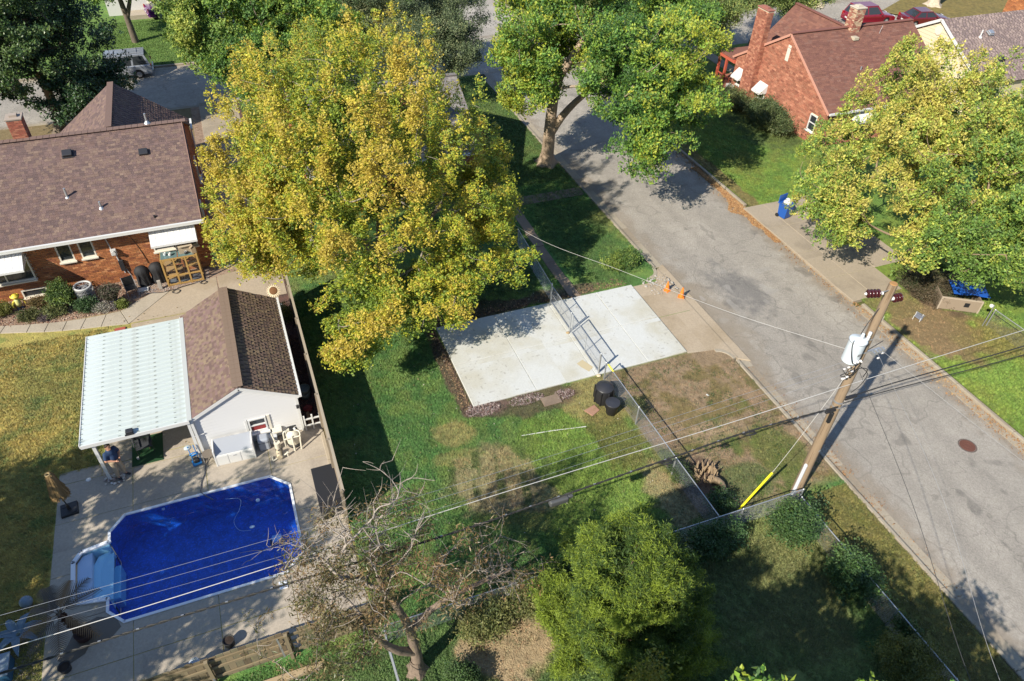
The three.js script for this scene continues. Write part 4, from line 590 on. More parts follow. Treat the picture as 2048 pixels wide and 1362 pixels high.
{ // double gate across the slab
  for (const [z0, z1, label, brace] of [[-19.75, -22.55, 'open steel chain-link gate leaf nearest the black bins', 1], [-25.0, -22.75, 'steel chain-link gate leaf at the far side of the slab', -1]]) {
    const L = Math.abs(z1 - z0), t = thing('gate', label, 'gate', [12.55, .08, z0], z1 < z0 ? Math.PI / 2 : -Math.PI / 2), h = 1.02, r = .024;
    obj('frame', [rod([.05, .06, 0], [L - .02, .06, 0], r), rod([.05, h, 0], [L - .02, h, 0], r), rod([.05, .06, 0], [.05, h, 0], r), rod([L - .02, .06, 0], [L - .02, h, 0], r)], galv, t);
    obj('brace', [rod([L * .5, .06, 0], [L * .5, h, 0], r * .8), rod([.05, h * .55, 0], [L - .02, h * .55, 0], r * .6)], galv, t);
    const m = obj('chain_link', linkGeo(L - .07, h - .06, .06).translate(.05, 0, 0), mat([.42, .44, .45], .45, { metalness: .5 }), t); m.userData.kind = 'stuff';
    obj('post', [cyl(0, -.08, 0, .038, .038, 1.2, 10), cyl(0, 1.12, 0, .045, .02, .04, 10)], galv, t); obj('hinge', [cyl(.02, .2, 0, .045, .045, .06, 8), cyl(.02, .85, 0, .045, .045, .06, 8)], steel, t);
  }
  solo('gate_post', 'short grey steel post in the middle of the slab where the gates meet', 'post', [cyl(12.5, .07, -22.66, .035, .035, 1.15, 10), cyl(12.5, 1.22, -22.66, .042, .02, .04, 10)], galv);
  solo('yellow_sleeve', 'short yellow plastic sleeve on the fence rail beside the gate', 'sleeve', rod([12.63, 1.03, -19.2], [12.64, 1.03, -18.75], .04), mat([.80, .72, .08], .5));
}
{ // privacy fence of boards, seen along its top
  const t = thing('wooden_fence', 'tall grey board privacy fence between the patio and the green yard', 'fence', [.78, 0, -15.85], Math.PI / 2); const R = rng(71); const ms = [[.30, .25, .18], [.25, .205, .15], [.35, .295, .22], [.21, .18, .14]].map(c => mat(c, .92));
  for (let s = 0, i = 0; s < 13.3; s += .142, i++) obj('board', bx(s + .07, .93 + R() * .03, .03, .136, 1.8, .02), ms[(i * 7 + (R() * 2 | 0)) % 4], t);
  for (const y of [.35, .95, 1.6]) obj('rail', [bx(6.65, y, -.005, 13.3, .09, .04)], ms[1], t); for (let s = 0; s < 13.4; s += 2.4) obj('post', [bx(s, .95, -.05, .09, 1.92, .09)], ms[1], t); obj('cap_rail', [bx(6.65, 1.875, .01, 13.3, .03, .1)], ms[2], t);
  const f = thing('fence_panel', 'short white rail fence closing the mulch strip beside the garage', 'fence', [.08, 0, -20.72]); for (const y of [.25, .6]) obj('rail', [bx(.33, y, 0, .62, .06, .04)], whiteP, f); for (const x of [.03, .33, .63]) obj('post', [bx(x, .4, 0, .06, .8, .06)], whiteP, f);
  const e = structG('edging', 'wooden edging board along the privacy fence by the patio', 'edging'); for (let z = -20.4; z < -16; z += 1.5) obj('board', cbox(.6, .74, -.1, .05, z, z + 1.48), ms[2], e);
}
{ // low weathered plank fence at the bottom
  const t = thing('wooden_fence', 'weathered brown plank fence along the bottom edge of the patio', 'fence', [-6.6, 0, -11.72], .012); const R = rng(73); const ms = [[.20, .155, .09], [.165, .125, .075], [.24, .19, .115], [.13, .10, .06], [.19, .165, .10]].map((c, i) => { const m = mat(c, .92); m.map = mkTex(64, 256, (u, v) => { const k = .75 + .5 * fbm(u * 14 + i * 9, v * 3, 3); return [k, k, k]; }); return m; });
  for (let s = 0, i = 0; s < 7.4; s += .205, i++) { if (i === 24) continue; const h = 1.28 + R() * .06; const g = bx(s + .1, h / 2 + .05, -.02, .195, h, .022); g.rotateZ(0); obj('board', g, ms[(i * 3 + (R() * 3 | 0)) % 5], t); }
  for (const y of [.3, .82]) obj('rail', [bx(3.7, y, .03, 7.4, .1, .045)], ms[2], t); obj('rail', [bx(3.7, 1.2, .03, 7.4, .1, .045)], ms[0], t);
  for (const s of [.4, 2.6, 4.8, 7.2]) obj('post', [bx(s, .7, .1, .1, 1.4, .1)], ms[2], t);
  for (const s of [2.55, 4.55]) obj('bracket', [bar([s, 1.25, .06], [s + .06, .3, .16], .05, .012)], galv, t);
  const b = solo('sleeper', 'tan timber sleeper on the grass in front of the plank fence', 'timber', [rbx(-2.6, .09, -11.1, 3.2, .16, .2, .02).rotateY(.0)], mat([.36, .27, .16], .9));
}
// ---------------------------------------------------------------- utility pole, transformer and lines
{
  const wood = mat([.27, .195, .125], .92); wood.map = mkTex(128, 1024, (u, v) => { const n = fbm(u * 40, v * 9, 4), k = .55 + .75 * n + .25 * vn(u * 60, v * 160); const c = sm(.62, .7, fbm(u * 22 + 5, v * 5, 3)); return [k * (1 - .35 * c), k * (1 - .4 * c), k * (1 - .45 * c)]; });
  wood.bumpMap = wood.map; wood.bumpScale = .012;
  const px = 16.7, pz = -11.48, t = thing('utility_pole', 'tall weathered wooden utility pole with transformer beside the road', 'utility pole', [px, 0, pz]);
  const pole = new THREE.CylinderGeometry(.125, .185, 9.8, 18, 24); const pp = pole.attributes.position; for (let i = 0; i < pp.count; i++) { const k = 1 + .03 * (vn(Math.atan2(pp.getX(i), pp.getZ(i)) * 3 + 7, pp.getY(i) * .8) - .5); pp.setX(i, pp.getX(i) * k); pp.setZ(i, pp.getZ(i) * k); } pole.computeVertexNormals(); pole.translate(0, 4.9, 0);
  obj('post', pole, wood, t); obj('cap_rot', [cyl(0, 9.79, 0, .12, .1, .03, 16)], mat([.36, .19, .07], .95), t);
  obj('conduit', [rod([-.19, 0, .06], [-.175, 1.75, .05], .065, 10), cyl(-.175, 1.75, .05, .066, .04, .06, 10)], mat([.62, .64, .66], .5), t);
  const ins = mat([.055, .012, .014], .18, { clearcoat: .8 }), cer = mat([.72, .70, .68], .4);
  for (const [x, y, z, ex, ez, n] of [[-.55, 9.66, .1, -.42, -.12, 4], [.2, 9.25, .05, .30, .02, 3]]) { const g = grp('insulator', t, [x, y, z]); const d = V3(ex, 0, ez).normalize(), q = new THREE.Quaternion().setFromUnitVectors(UP, d); const disc = [], c2 = [];
    for (let i = 0; i < n; i++) { disc.push(lathe([[.03, .0], [.125, .015], [.135, .04], [.10, .07], [.04, .085]], 18).translate(0, i * .1, 0).applyQuaternion(q)); } obj('disc', disc, ins, g); obj('cap', [cyl(0, -.1, 0, .05, .06, .1, 12).applyQuaternion(q), cyl(0, n * .1, 0, .045, .02, .05, 12).applyQuaternion(q)], cer, g); obj('pin', [rod([0, 0, 0], [-x * .9, -.05, -z * .8], .016)], galv, g); }
  const tr = grp('transformer', t, [-.55, 7.05, .12]); const paint = mat([.60, .66, .70], .4, { clearcoat: .25 });
  obj('tank', [lathe([[0, .02], [.22, .02], [.255, .05], [.255, .82], [.27, .83], [.27, .87], [.255, .88], [0, .97]], 28)], paint, tr); obj('lid_band', [new THREE.TorusGeometry(.268, .014, 8, 28).rotateX(Math.PI / 2).translate(0, .85, 0)], steel, tr);
  obj('bushing', [lathe([[.05, 0], [.07, .03], [.045, .06], [.065, .09], [.04, .12], [.055, .15], [.02, .19]], 14).translate(.05, .95, .03)], mat([.55, .62, .68], .3, { clearcoat: .6 }), tr);
  obj('bushing', [-.12, 0, .12].map(a => lathe([[.03, 0], [.045, .03], [.03, .06], [.02, .09]], 12).rotateX(Math.PI / 2).translate(a, .2, .25)), cer, tr); obj('bracket', [bx(.36, .25, -.06, .26, .1, .05), bx(.36, .7, -.06, .26, .1, .05), rbx(-.02, .45, .262, .14, .1, .012, .004)], steel, tr);
  obj('arrester', [lathe([[.03, 0], [.06, .02], [.035, .05], [.06, .08], [.035, .11], [.06, .14], [.03, .18], [.05, .2], [.05, .32], [.0, .33]], 14).translate(.26, .84, .08)], cer, tr);
  obj('lead', [tube([[-.14, .2, .34], [-.3, .3, .35], [-.36, .55, .25], [-.3, .8, .1], [-.25, .95, .05]], .014, 24, 5), tube([[-.06, 1.14, .03], [.1, 1.5, -.02], [.4, 1.9, -.1]], .012, 20, 5), tube([[0, .2, .34], [-.25, .05, .4], [-.5, -.2, .3], [-.1, -.35, .3], [.3, -.25, .2], [.65, -.35, .25], [.7, -.75, .2]], .013, 40, 5)], blackPl, tr);
  obj('mast_arm', [bx(.34, 7.22, .1, .5, .05, .05), bx(.46, 7.1, .13, .06, .3, .05), ...[0, 1, 2, 3].map(i => bx(.3 + i * .12, 7.15 + i * .02, .17, .05, .12, .14))], galv, t);
  const clamps = []; const RR = rng(5); for (let i = 0; i < 6; i++) clamps.push(rbx(-.55 - .35 * RR(), 6.55 + .45 * RR(), .2 + .3 * RR(), .09, .05, .05, .015)); for (let i = 0; i < 4; i++) clamps.push(rbx(.45 + .35 * RR(), 6.9 + .3 * RR(), .1 + .3 * RR(), .09, .05, .05, .015)); obj('clamp', clamps, cer, t);
  obj('wire_loop', [tube([[.12, 7.3, .1], [.4, 7.33, .05], [.75, 7.4, .0]], .013, 16, 5), tube([[.1, 6.6, .12], [.3, 6.4, .3], [.25, 5.9, .3], [.12, 5.5, .2]], .012, 20, 5), tube([[-.12, 6.7, .1], [-.4, 6.6, .3], [-.7, 6.7, .35], [-.9, 6.95, .3]], .011, 20, 5)], blackPl, t);
  obj('splice_box', [rbx(-.2, 4.35, .12, .1, .5, .12, .03), rbx(.35, 5.12, .1, .5, .12, .12, .04), rbx(-.32, 4.7, .12, .42, .09, .1, .03)], blackPl, t);
  obj('bolt_band', [cyl(0, 4.95, 0, .165, .165, .07, 18), cyl(0, 4.75, 0, .167, .167, .05, 18), cyl(0, 7.2, 0, .15, .15, .06, 18), cyl(0, 7.75, 0, .147, .147, .05, 18)], steel, t);
  obj('pole_tag', [bx(.0, 2.6, .172, .07, .1, .01)], galv, t);
  // lines
  const wire = (name, label, cat, pts, r, m, n = 60, group) => solo(name, label, cat, tube(pts, r, n, 5), m, group);
  const alu = mat([.62, .60, .56], .5, { metalness: .3 }), aluD = mat([.34, .335, .33], .5, { metalness: .3 });
  const Z = -11.5;
  wire('overhead_wire', 'thick pale overhead wire crossing above the pool and the yard', 'wire', [[-22, 5.6, Z], [-7.67, 5.08, Z], [-.77, 5.19, Z], [4.28, 5.37, Z], [12.72, 5.5, Z], [16.72, 5.87, Z + .16], [24.63, 5.81, Z], [45, 6.0, Z]], .0115, alu, 120);
  const thin = mat([.30, .32, .36], .5, { metalness: .3 });
  wire('overhead_wire', 'thin overhead wire over the pool, farthest from the thick pale one', 'wire', [[-22, 6.9, Z], [-7.17, 6.38, Z], [-.75, 6.31, Z], [6, 6.4, Z], [16.6, 6.9, Z]], .0045, thin, 90);
  wire('overhead_wire', 'thin middle overhead wire over the pool', 'wire', [[-22, 6.5, Z], [-7.3, 6.04, Z], [-.81, 5.93, Z], [6, 6.05, Z], [16.6, 6.6, Z]], .0045, thin, 90);
  wire('overhead_wire', 'thin overhead wire over the pool, next to the thick pale one', 'wire', [[-22, 6.1, Z], [-7.44, 5.67, Z], [-2.59, 5.5, Z], [6, 5.6, Z], [16.6, 6.3, Z]], .004, thin, 90);
  const cable = [[-22, 4.5, Z], [-8.0, 4.16, Z], [-4.95, 4.22, Z], [-1.4, 4.2, Z], [3.68, 4.2, Z], [6.32, 4.34, Z], [10.18, 4.58, Z], [13.27, 4.75, Z], [16.55, 4.9, Z + .2]];
  const tw = []; const cc = new THREE.CatmullRomCurve3(cable.map(p => V3(...p))); for (let k = 0; k < 2; k++) { const pts = []; for (let i = 0; i <= 260; i++) { const p = cc.getPoint(i / 260), a = i * 1.1 + k * Math.PI; pts.push(p.add(V3(0, .018 * Math.cos(a), .018 * Math.sin(a)))); } tw.push(new THREE.TubeGeometry(new THREE.CatmullRomCurve3(pts), 520, .019, 5)); }
  const cb = thing('telephone_cable', 'twisted black telephone cable sagging across the yard to the pole', 'cable'); obj('cable', tw, mat([.028, .027, .025], .6), cb);
  obj('hanger', [...Array(26)].map((_, i) => { const p = cc.getPoint((i + .5) / 26); return bx(p.x, p.y + .02, p.z, .07, .05, .02); }), steel, cb);
  const coil = (x, y, rr, label) => { const g = []; for (let k = 0; k < 4; k++) g.push(new THREE.TorusGeometry(rr - k * .012, .014, 6, 30).rotateX(.9).translate(x + k * .012, y - .03, Z + .05 + k * .015)); g.push(rod([x - rr, y, Z + .05], [x + rr, y, Z + .05], .02), rod([x, y - rr * .6, Z + .2], [x, y + rr * .6, Z - .1], .012)); solo('cable_coil', label, 'cable coil', g, mat([.025, .025, .025], .55)); };
  coil(13.2, 4.76, .21, 'round loop of spare black cable hanging near the pole'); coil(10.2, 4.56, .19, 'round loop of spare black cable over the chain-link fence');
  solo('splice_case', 'grey oblong splice case hanging on the cable over the garden beds', 'splice case', [rbx(6.6, 4.22, Z + .03, .62, .22, .2, .06), rbx(6.98, 4.26, Z + .03, .16, .12, .1, .03), rod([6.2, 4.36, Z], [7.1, 4.38, Z], .012)], mat([.075, .078, .08], .6));
  wire('overhead_cable', 'upper black cable from the pole across the road', 'cable', [[16.8, 4.95, Z], [18.5, 5.0, Z], [25.31, 4.85, Z], [45, 5.0, Z]], .023, mat([.025, .025, .025], .6), 60);
  wire('overhead_cable', 'lower black cable from the pole across the road', 'cable', [[16.8, 4.72, Z], [18.5, 4.68, Z], [25.67, 4.3, Z], [45, 4.3, Z]], .018, mat([.025, .025, .025], .6), 60);
  wire('service_drop', 'pale service wire from the transformer to the house behind the yellow tree', 'wire', [[16.2, 7.4, -11.4], [14.9, 6.2, -15.3], [13.2, 5.0, -20.4], [11.4, 4.1, -25.1], [9.5, 4.2, -31], [7.6, 4.6, -36.2]], .007, alu, 80);
  wire('road_wire', 'thin wire running from the pole top down along the road kerb', 'wire', [[17.2, 7.1, -11.3], [15.6, 6.4, -6.8], [13.7, 5.4, -2.6], [12, 5, 2]], .006, aluD, 40);
  wire('road_wire', 'thin black wire from the pole crossing the kerb toward the bottom edge', 'wire', [[16.8, 6.4, -11.3], [15.2, 5.7, -7], [13.5, 4.8, -2.9], [12.5, 4.6, 0]], .008, mat([.05, .05, .05], .5), 40);
  wire('road_wire', 'thin pale wire from the pole over the manhole cover', 'wire', [[17.3, 7.2, -11.35], [19.0, 6.1, -7.2], [20, 5.6, -4.6], [21.5, 5.2, -1]], .005, aluD, 40);
  wire('guy_wire', 'thin steel guy wire from the pole down to the yellow guard', 'wire', [[16.85, 8.6, -11.4], [16.35, 6.2, -11.4], [15.1, 1.95, -11.5], [14.85, 1.5, -11.5]], .009, alu, 40);
  const gg = thing('guy_guard', 'bright yellow plastic guard on the guy wire beside the stump', 'guy guard', [0, 0, 0]); obj('sleeve', [rod([14.16, .1, -11.5], [15.08, 1.87, -11.5], .042, 10)], mat([.85, .74, .02], .45), gg); obj('anchor', [rod([14.1, 0, -11.5], [14.18, .15, -11.5], .02)], steel, gg);
}

// ---------------------------------------------------------------- plants
// one spray: n small folded leaves spread in a ball of radius R
function spray(n, R, len, wid, seed, { up = .2, droop = 0, flat = .7, narrow = false } = {}) {
  const r = rng(seed), v = [], c = [];
  for (let i = 0; i < n; i++) {
    const p = V3(r() - .5, (r() - .5) * flat, r() - .5).multiplyScalar(2 * R), d = V3(r() - .5, (narrow ? 1 : .55) * (r() - .5) + up * (narrow ? 1 : .3) - droop, r() - .5).normalize(), s = (narrow ? V3(r() - .5, r() - .5, r() - .5) : V3((r() - .5) * .9, 1, (r() - .5) * .9)).cross(d).normalize(), nn = s.clone().cross(d), L = len * (.7 + .6 * r()), w = wid * (.7 + .6 * r()) / 2;
    const a = p, t = p.clone().addScaledVector(d, L), m = p.clone().addScaledVector(d, L * (narrow ? .5 : .42)), l = m.clone().addScaledVector(s, w).addScaledVector(nn, w * .35), q = m.clone().addScaledVector(s, -w).addScaledVector(nn, w * .35);
    for (const k of [a, l, t, a, t, q]) v.push(k.x, k.y, k.z); const g = .72 + .5 * r(); for (let k = 0; k < 6; k++) c.push(g, g, g);
  }
  const g = new THREE.BufferGeometry(); g.setAttribute('position', new THREE.Float32BufferAttribute(v, 3)); g.setAttribute('color', new THREE.Float32BufferAttribute(c, 3)); g.setAttribute('uv', new THREE.BufferAttribute(new Float32Array(v.length / 3 * 2), 2)); g.computeVertexNormals(); return g;
}
const leafM = new THREE.MeshPhysicalMaterial({ roughness: .62, side: THREE.DoubleSide, transmission: .35, thickness: 0, vertexColors: true }); leafM.color.setRGB(1, 1, 1);
const leafGloss = leafM.clone(); leafGloss.roughness = .42; leafGloss.transmission = .22;
const barkTex = mkTex(128, 256, (u, v) => { const k = .55 + .8 * fbm(u * 26, v * 8, 4); return [k, k, k]; });
const bark = c => { const m = mat(c, .93); m.map = barkTex; m.bumpMap = barkTex; m.bumpScale = .015; return m; };
// grow limbs from the trunk to every crown point, then clothe the points with sprays
function tubeTaper(pts, r0, r1, rad) { pts = pts.filter((p, i) => !i || p.distanceTo(pts[i - 1]) > 1e-4); if (pts.length < 2 || pts.some(p => !(p.x === p.x))) { console.log("BAD", JSON.stringify(pts)); return new THREE.BoxGeometry(.001,.001,.001); } const c = new THREE.CatmullRomCurve3(pts), n = Math.max(3, pts.length * 2), g = new THREE.TubeGeometry(c, n, 1, rad, false), p = g.attributes.position, q = V3(); for (let i = 0; i <= n; i++) { const r = lerp(r0, r1, i / n); c.getPointAt(i / n, q); for (let j = 0; j <= rad; j++) { const k = i * (rad + 1) + j; p.setXYZ(k, q.x + (p.getX(k) - q.x) * r, q.y + (p.getY(k) - q.y) * r, q.z + (p.getZ(k) - q.z) * r); } } return g; }
function tree(o) {
  const R = rng(o.seed), t = thing(o.name, o.label, o.cat ?? 'tree', o.pos, 0, o.group);
  const nodes = []; const stems = o.trunk.map(s => s.pts.map(p => V3(...p)));
  o.trunk.forEach((s, si) => { const P = stems[si]; const c = new THREE.CatmullRomCurve3(P); const N = 8; let prev = -1; for (let i = 0; i <= N; i++) { nodes.push({ p: c.getPoint(i / N), par: prev, w: 0, stem: true, rmin: lerp(s.r0, s.r1, i / N), first: i === 0, ok: i / N >= (s.from ?? .3) }); prev = nodes.length - 1; } });
  const pts = [];
  for (const e of o.crown) for (let i = 0; i < e.n; i++) { let p; for (let k = 0; k < 30; k++) { const a = R() * 2 * Math.PI, z = R() * 2 - 1, q = Math.sqrt(1 - z * z), d = Math.pow(R(), e.shell ?? .42); p = V3(q * Math.cos(a) * d, z * d, q * Math.sin(a) * d); if (p.y < -(e.cut ?? 1)) continue; p.set(e.c[0] + p.x * e.r[0], e.c[1] + p.y * e.r[1], e.c[2] + p.z * e.r[2]); if (fbm(p.x * .5 + o.seed, p.z * .5 + p.y * .5, 2) > .36) break; } pts.push({ p, e }); }
  const base = nodes[Math.floor(nodes.length * .6)].p; pts.sort((a, b) => a.p.distanceTo(base) - b.p.distanceTo(base));
  const segs = []; const D = V3();
  for (const { p, e } of pts) {
    let best = -1, bd = 1e9; for (let i = 0; i < nodes.length; i++) { const n = nodes[i]; if (n.stem && !n.ok) continue; D.copy(p).sub(n.p); const d = D.length() + Math.max(0, -D.y) * .9 + (n.tip ? .15 : 0); if (d < bd) { bd = d; best = i; } }
    const a = nodes[best], L = a.p.distanceTo(p), k = Math.max(2, Math.min(5, Math.round(L / .55))); const dir = a.par >= 0 ? a.p.clone().sub(nodes[a.par].p).normalize() : UP.clone(); const c1 = a.p.clone().addScaledVector(dir, L * .35).add(V3(R() - .5, R() - .2, R() - .5).multiplyScalar(L * .22));
    let prev = best; const chain = [best]; for (let i = 1; i <= k; i++) { const s = i / k, q = a.p.clone().multiplyScalar((1 - s) * (1 - s)).addScaledVector(c1, 2 * s * (1 - s)).addScaledVector(p, s * s); nodes.push({ p: q, par: prev, w: 0, tip: i === k }); prev = nodes.length - 1; chain.push(prev); }
    segs.push(chain); nodes[prev].w = 1;
  }
  for (let i = nodes.length - 1; i >= 0; i--) if (nodes[i].par >= 0) nodes[nodes[i].par].w += nodes[i].w;
  const rad = w => (o.twig ?? .011) * Math.pow(Math.max(1, w), o.pipe ?? .43);
  const tg = []; o.trunk.forEach((s, si) => { const P = stems[si].map(p => p.clone()); tg.push(tubeTaper(P, s.r0, s.r1, 12)); if (s.flare) { const f = lathe([[s.r0 * 2.0, -.05], [s.r0 * 1.5, .08], [s.r0 * 1.15, .3], [s.r0 * .95, .7]], 14); const fp = f.attributes.position; for (let i = 0; i < fp.count; i++) { const a = Math.atan2(fp.getX(i), fp.getZ(i)), k = 1 + .22 * Math.sin(a * 5 + 1) * (1 - sm(0, .5, fp.getY(i))); fp.setX(i, fp.getX(i) * k); fp.setZ(i, fp.getZ(i) * k); } f.computeVertexNormals(); tg.push(f.translate(P[0].x, P[0].y, P[0].z)); } });
  const bm = bark(o.bark); obj('trunk', tg, bm, t);
  const bg = segs.map(ch => { const P = ch.map(i => nodes[i].p); const r0 = Math.min(rad(nodes[ch[1]].w), nodes[ch[0]].rmin ?? 9), r1 = rad(nodes[ch[ch.length - 1]].w) * .7; return tubeTaper(P, r0, r1, r0 > .03 ? 6 : 4); });
  if (o.extraTwigs) for (let i = 0; i < o.extraTwigs; i++) { const n = nodes[Math.floor(R() * nodes.length)]; if (n.stem) continue; const L = .25 + .6 * R(), d = V3(R() - .5, R() - .25, R() - .5).normalize(); const m1 = n.p.clone().addScaledVector(d, L * .5).add(V3(R() - .5, R() - .5, R() - .5).multiplyScalar(.12)), e1 = n.p.clone().addScaledVector(d, L).add(V3(R() - .5, R() - .3, R() - .5).multiplyScalar(.25)); bg.push(tubeTaper([n.p.clone(), m1, e1], .009, .003, 3)); }
  obj('branches', bg, o.branchBark ? bark(o.branchBark) : bm, t);
  if (!o.leaf) return t;
  const mats = [], cols = []; const lf = o.leaf;
  for (const { p, e } of pts) {
    const hN = fbm(p.x * .35 + o.seed * 3, p.z * .35 + p.y * .3, 3), m = Math.round((e.m ?? lf.m) * (.6 + .8 * R())), cr = (e.cr ?? lf.cr) * (.75 + .5 * R()), spire = e.spire ?? lf.spire ?? 0;
    for (let i = 0; i < m; i++) { const a = R() * 6.283, rr = Math.sqrt(R()), yy = (R() + R() - 1); let x = Math.cos(a) * rr * cr, z = Math.sin(a) * rr * cr, y = yy * cr * (lf.flat ?? .55); if (spire) { const k = R(); y = k * spire - .25; const ww = cr * (1 - k * .82); x = Math.cos(a) * rr * ww; z = Math.sin(a) * rr * ww; }
      mats.push(trs(p.x + x, Math.max(.05, p.y + y), p.z + z, (R() - .5) * 1.3 + .22, R() * 6.28, (R() - .5) * 1.3 + .3, lf.s * (.75 + .5 * R())));
      const q = hN + (R() - .5) * .5 + (lf.grad ?? 0) * (p.y - e.c[1]) / e.r[1]; const P = e.pal ?? lf.pal; let f = Math.min(.999, Math.max(0, sm(.22, .78, q))) * (P.length - 1), f0 = Math.floor(f); cols.push(jit(R, mix3(P[f0], P[Math.min(P.length - 1, f0 + 1)], f - f0), .3)); }
  }
  const c = inst('crown', lf.geo, lf.mat ?? leafM, mats, cols, t); return t;
}
const sprayA = spray(11, .17, .105, .06, 101), sprayB = spray(10, .16, .11, .055, 102), sprayMaple = spray(9, .18, .13, .095, 103), sprayN = spray(9, .15, .15, .03, 104, { droop: .5, narrow: true }), spraySmall = spray(12, .10, .055, .035, 105), sprayFeather = spray(20, .13, .10, .018, 106, { up: .5, narrow: true });
const YEL = [[.17, .26, .02], [.31, .38, .02], [.45, .45, .025], [.56, .48, .03], [.53, .41, .05]];
const LGREEN = [[.06, .16, .025], [.12, .25, .028], [.19, .33, .03], [.27, .38, .035], [.40, .42, .03]];
const DGREEN = [[.02, .058, .018], [.035, .085, .022], [.06, .12, .026], [.10, .16, .035]];
const YGREEN = [[.13, .24, .035], [.23, .34, .045], [.34, .42, .055], [.46, .49, .075], [.52, .45, .09]];
tree({ name: 'yellow_tree', label: 'large yellow autumn tree in the middle of the picture between the two houses', seed: 7, pos: [5.3, 0, -28.6], bark: [.20, .165, .13], branchBark: [.30, .26, .21], pipe: .46,
  trunk: [{ pts: [[0, 0, 0], [.05, 1.2, .1], [0, 2.4, 0], [.2, 4.5, -.3], [.5, 7.5, -.6]], r0: .36, r1: .1, from: .25, flare: 1 }, { pts: [[0, 1.7, 0], [-.9, 3.4, .6], [-1.9, 6, .8]], r0: .2, r1: .08 }, { pts: [[0, 1.9, 0], [1.2, 3.2, 1.0], [2.6, 5.2, 1.3]], r0: .19, r1: .08 }],
  crown: [{ c: [-.5, 5.8, .2], r: [7.1, 3.2, 6.0], n: 300, cut: .7, spire: 1.1 }, { c: [-.3, 8.5, -.8], r: [5.6, 3.4, 5.2], n: 230, spire: 1.6, cut: .5 }, { c: [-4.6, 4.6, 1.6], r: [2.4, 1.4, 1.6], n: 30 }, { c: [-1.4, 3.8, 5.0], r: [2.4, 1.3, 1.8], n: 40 }, { c: [-2.6, 3.2, 6.9], r: [1.3, 1.0, 1.2], n: 20 }, { c: [.2, 3.7, 5.8], r: [2.7, 1.1, 1.6], n: 40 }, { c: [4.9, 4.6, 2.0], r: [1.8, 1.4, 1.9], n: 26 }, { c: [3.4, 3.8, 3.4], r: [3.2, 1.4, 2.4], n: 44 }, { c: [4.6, 5.2, -.6], r: [2.0, 1.9, 3.2], n: 36, spire: 1.0 }, { c: [-5.2, 4.6, -1], r: [2.2, 2.2, 3.5], n: 40, spire: .9 }],
  leaf: { geo: sprayA, pal: YEL, m: 36, cr: .5, s: 1, flat: .6, grad: .16 } });
tree({ name: 'maple_tree', label: 'bright green maple with a leaning bare trunk at the road edge', seed: 17, pos: [18.1, 0, -38.3], bark: [.36, .27, .19], branchBark: [.34, .27, .20],
  trunk: [{ pts: [[0, 0, 0], [.05, 1.5, 0], [.1, 3.2, 0], [.35, 5.2, 0], [1.1, 6.5, 0], [2.0, 7.6, -.2], [2.9, 8.9, -.6]], r0: .42, r1: .13, from: .45, flare: 1 }, { pts: [[.08, 2.0, .1], [.7, 3.0, .15], [1.7, 4.1, .3], [3.0, 5.6, 1.2]], r0: .27, r1: .12, from: .6 }],
  crown: [{ c: [3.6, 7.4, 4.4], r: [4.1, 3.0, 4.4], n: 150 }, { c: [2.2, 4.7, 8.0], r: [1.9, 1.7, 2.0], n: 30 }, { c: [6.0, 5.6, 4.2], r: [2.2, 2.2, 3.2], n: 50 }, { c: [-1.9, 7.2, .8], r: [1.7, 3.4, 2.2], n: 64 }, { c: [2, 10.5, -2], r: [5.0, 2.6, 4.6], n: 110 }, { c: [.4, 8.5, -2.7], r: [2.4, 2.6, 2.2], n: 56 }, { c: [2.2, 7.2, -1.6], r: [2.2, 2.2, 1.8], n: 46 }],
  leaf: { geo: sprayMaple, pal: LGREEN, m: 44, cr: .7, s: 1, flat: .5, grad: .06 } });
tree({ name: 'leafy_tree', label: 'broad yellow-green tree at the right edge over the concrete apron', seed: 23, pos: [33.6, 0, -22.4], bark: [.26, .19, .12],
  trunk: [{ pts: [[0, 0, 0], [-.2, 1.6, .1], [-.5, 3.2, -.1], [-.2, 5.5, -.6]], r0: .36, r1: .12, from: .3, flare: 1 }, { pts: [[-.3, 2.0, .1], [-1.6, 3.4, .8], [-3.2, 4.8, 1.2]], r0: .2, r1: .08 }, { pts: [[-.3, 2.2, 0], [1.3, 3.8, .4], [3, 5.4, .6]], r0: .2, r1: .08 }],
  crown: [{ c: [-.5, 5.6, -.6], r: [7.6, 2.7, 7.0], n: 330, cut: .7, spire: .6 }, { c: [.8, 7.6, -2.2], r: [5.4, 2.3, 5.4], n: 150, spire: .8 }, { c: [-6.8, 4.0, -.6], r: [2.6, 1.5, 2.4], n: 46 }, { c: [-5.0, 4.2, 2.6], r: [2.4, 1.3, 2.0], n: 30 }, { c: [-2.6, 4.4, 4.6], r: [3.0, 1.5, 2.4], n: 54 }, { c: [-2.6, 4.0, 6.2], r: [1.8, 1.1, 1.7], n: 34 }, { c: [.8, 4.2, 7.0], r: [3, 1.2, 2], n: 44 }, { c: [1.4, 5, 4.6], r: [4.4, 2.0, 3.4], n: 80 }, { c: [4.5, 5.5, 2.5], r: [4.4, 2.6, 5], n: 90 }],
  leaf: { geo: sprayMaple, pal: YGREEN, m: 28, cr: .6, s: .92, flat: .6, grad: .08 } });
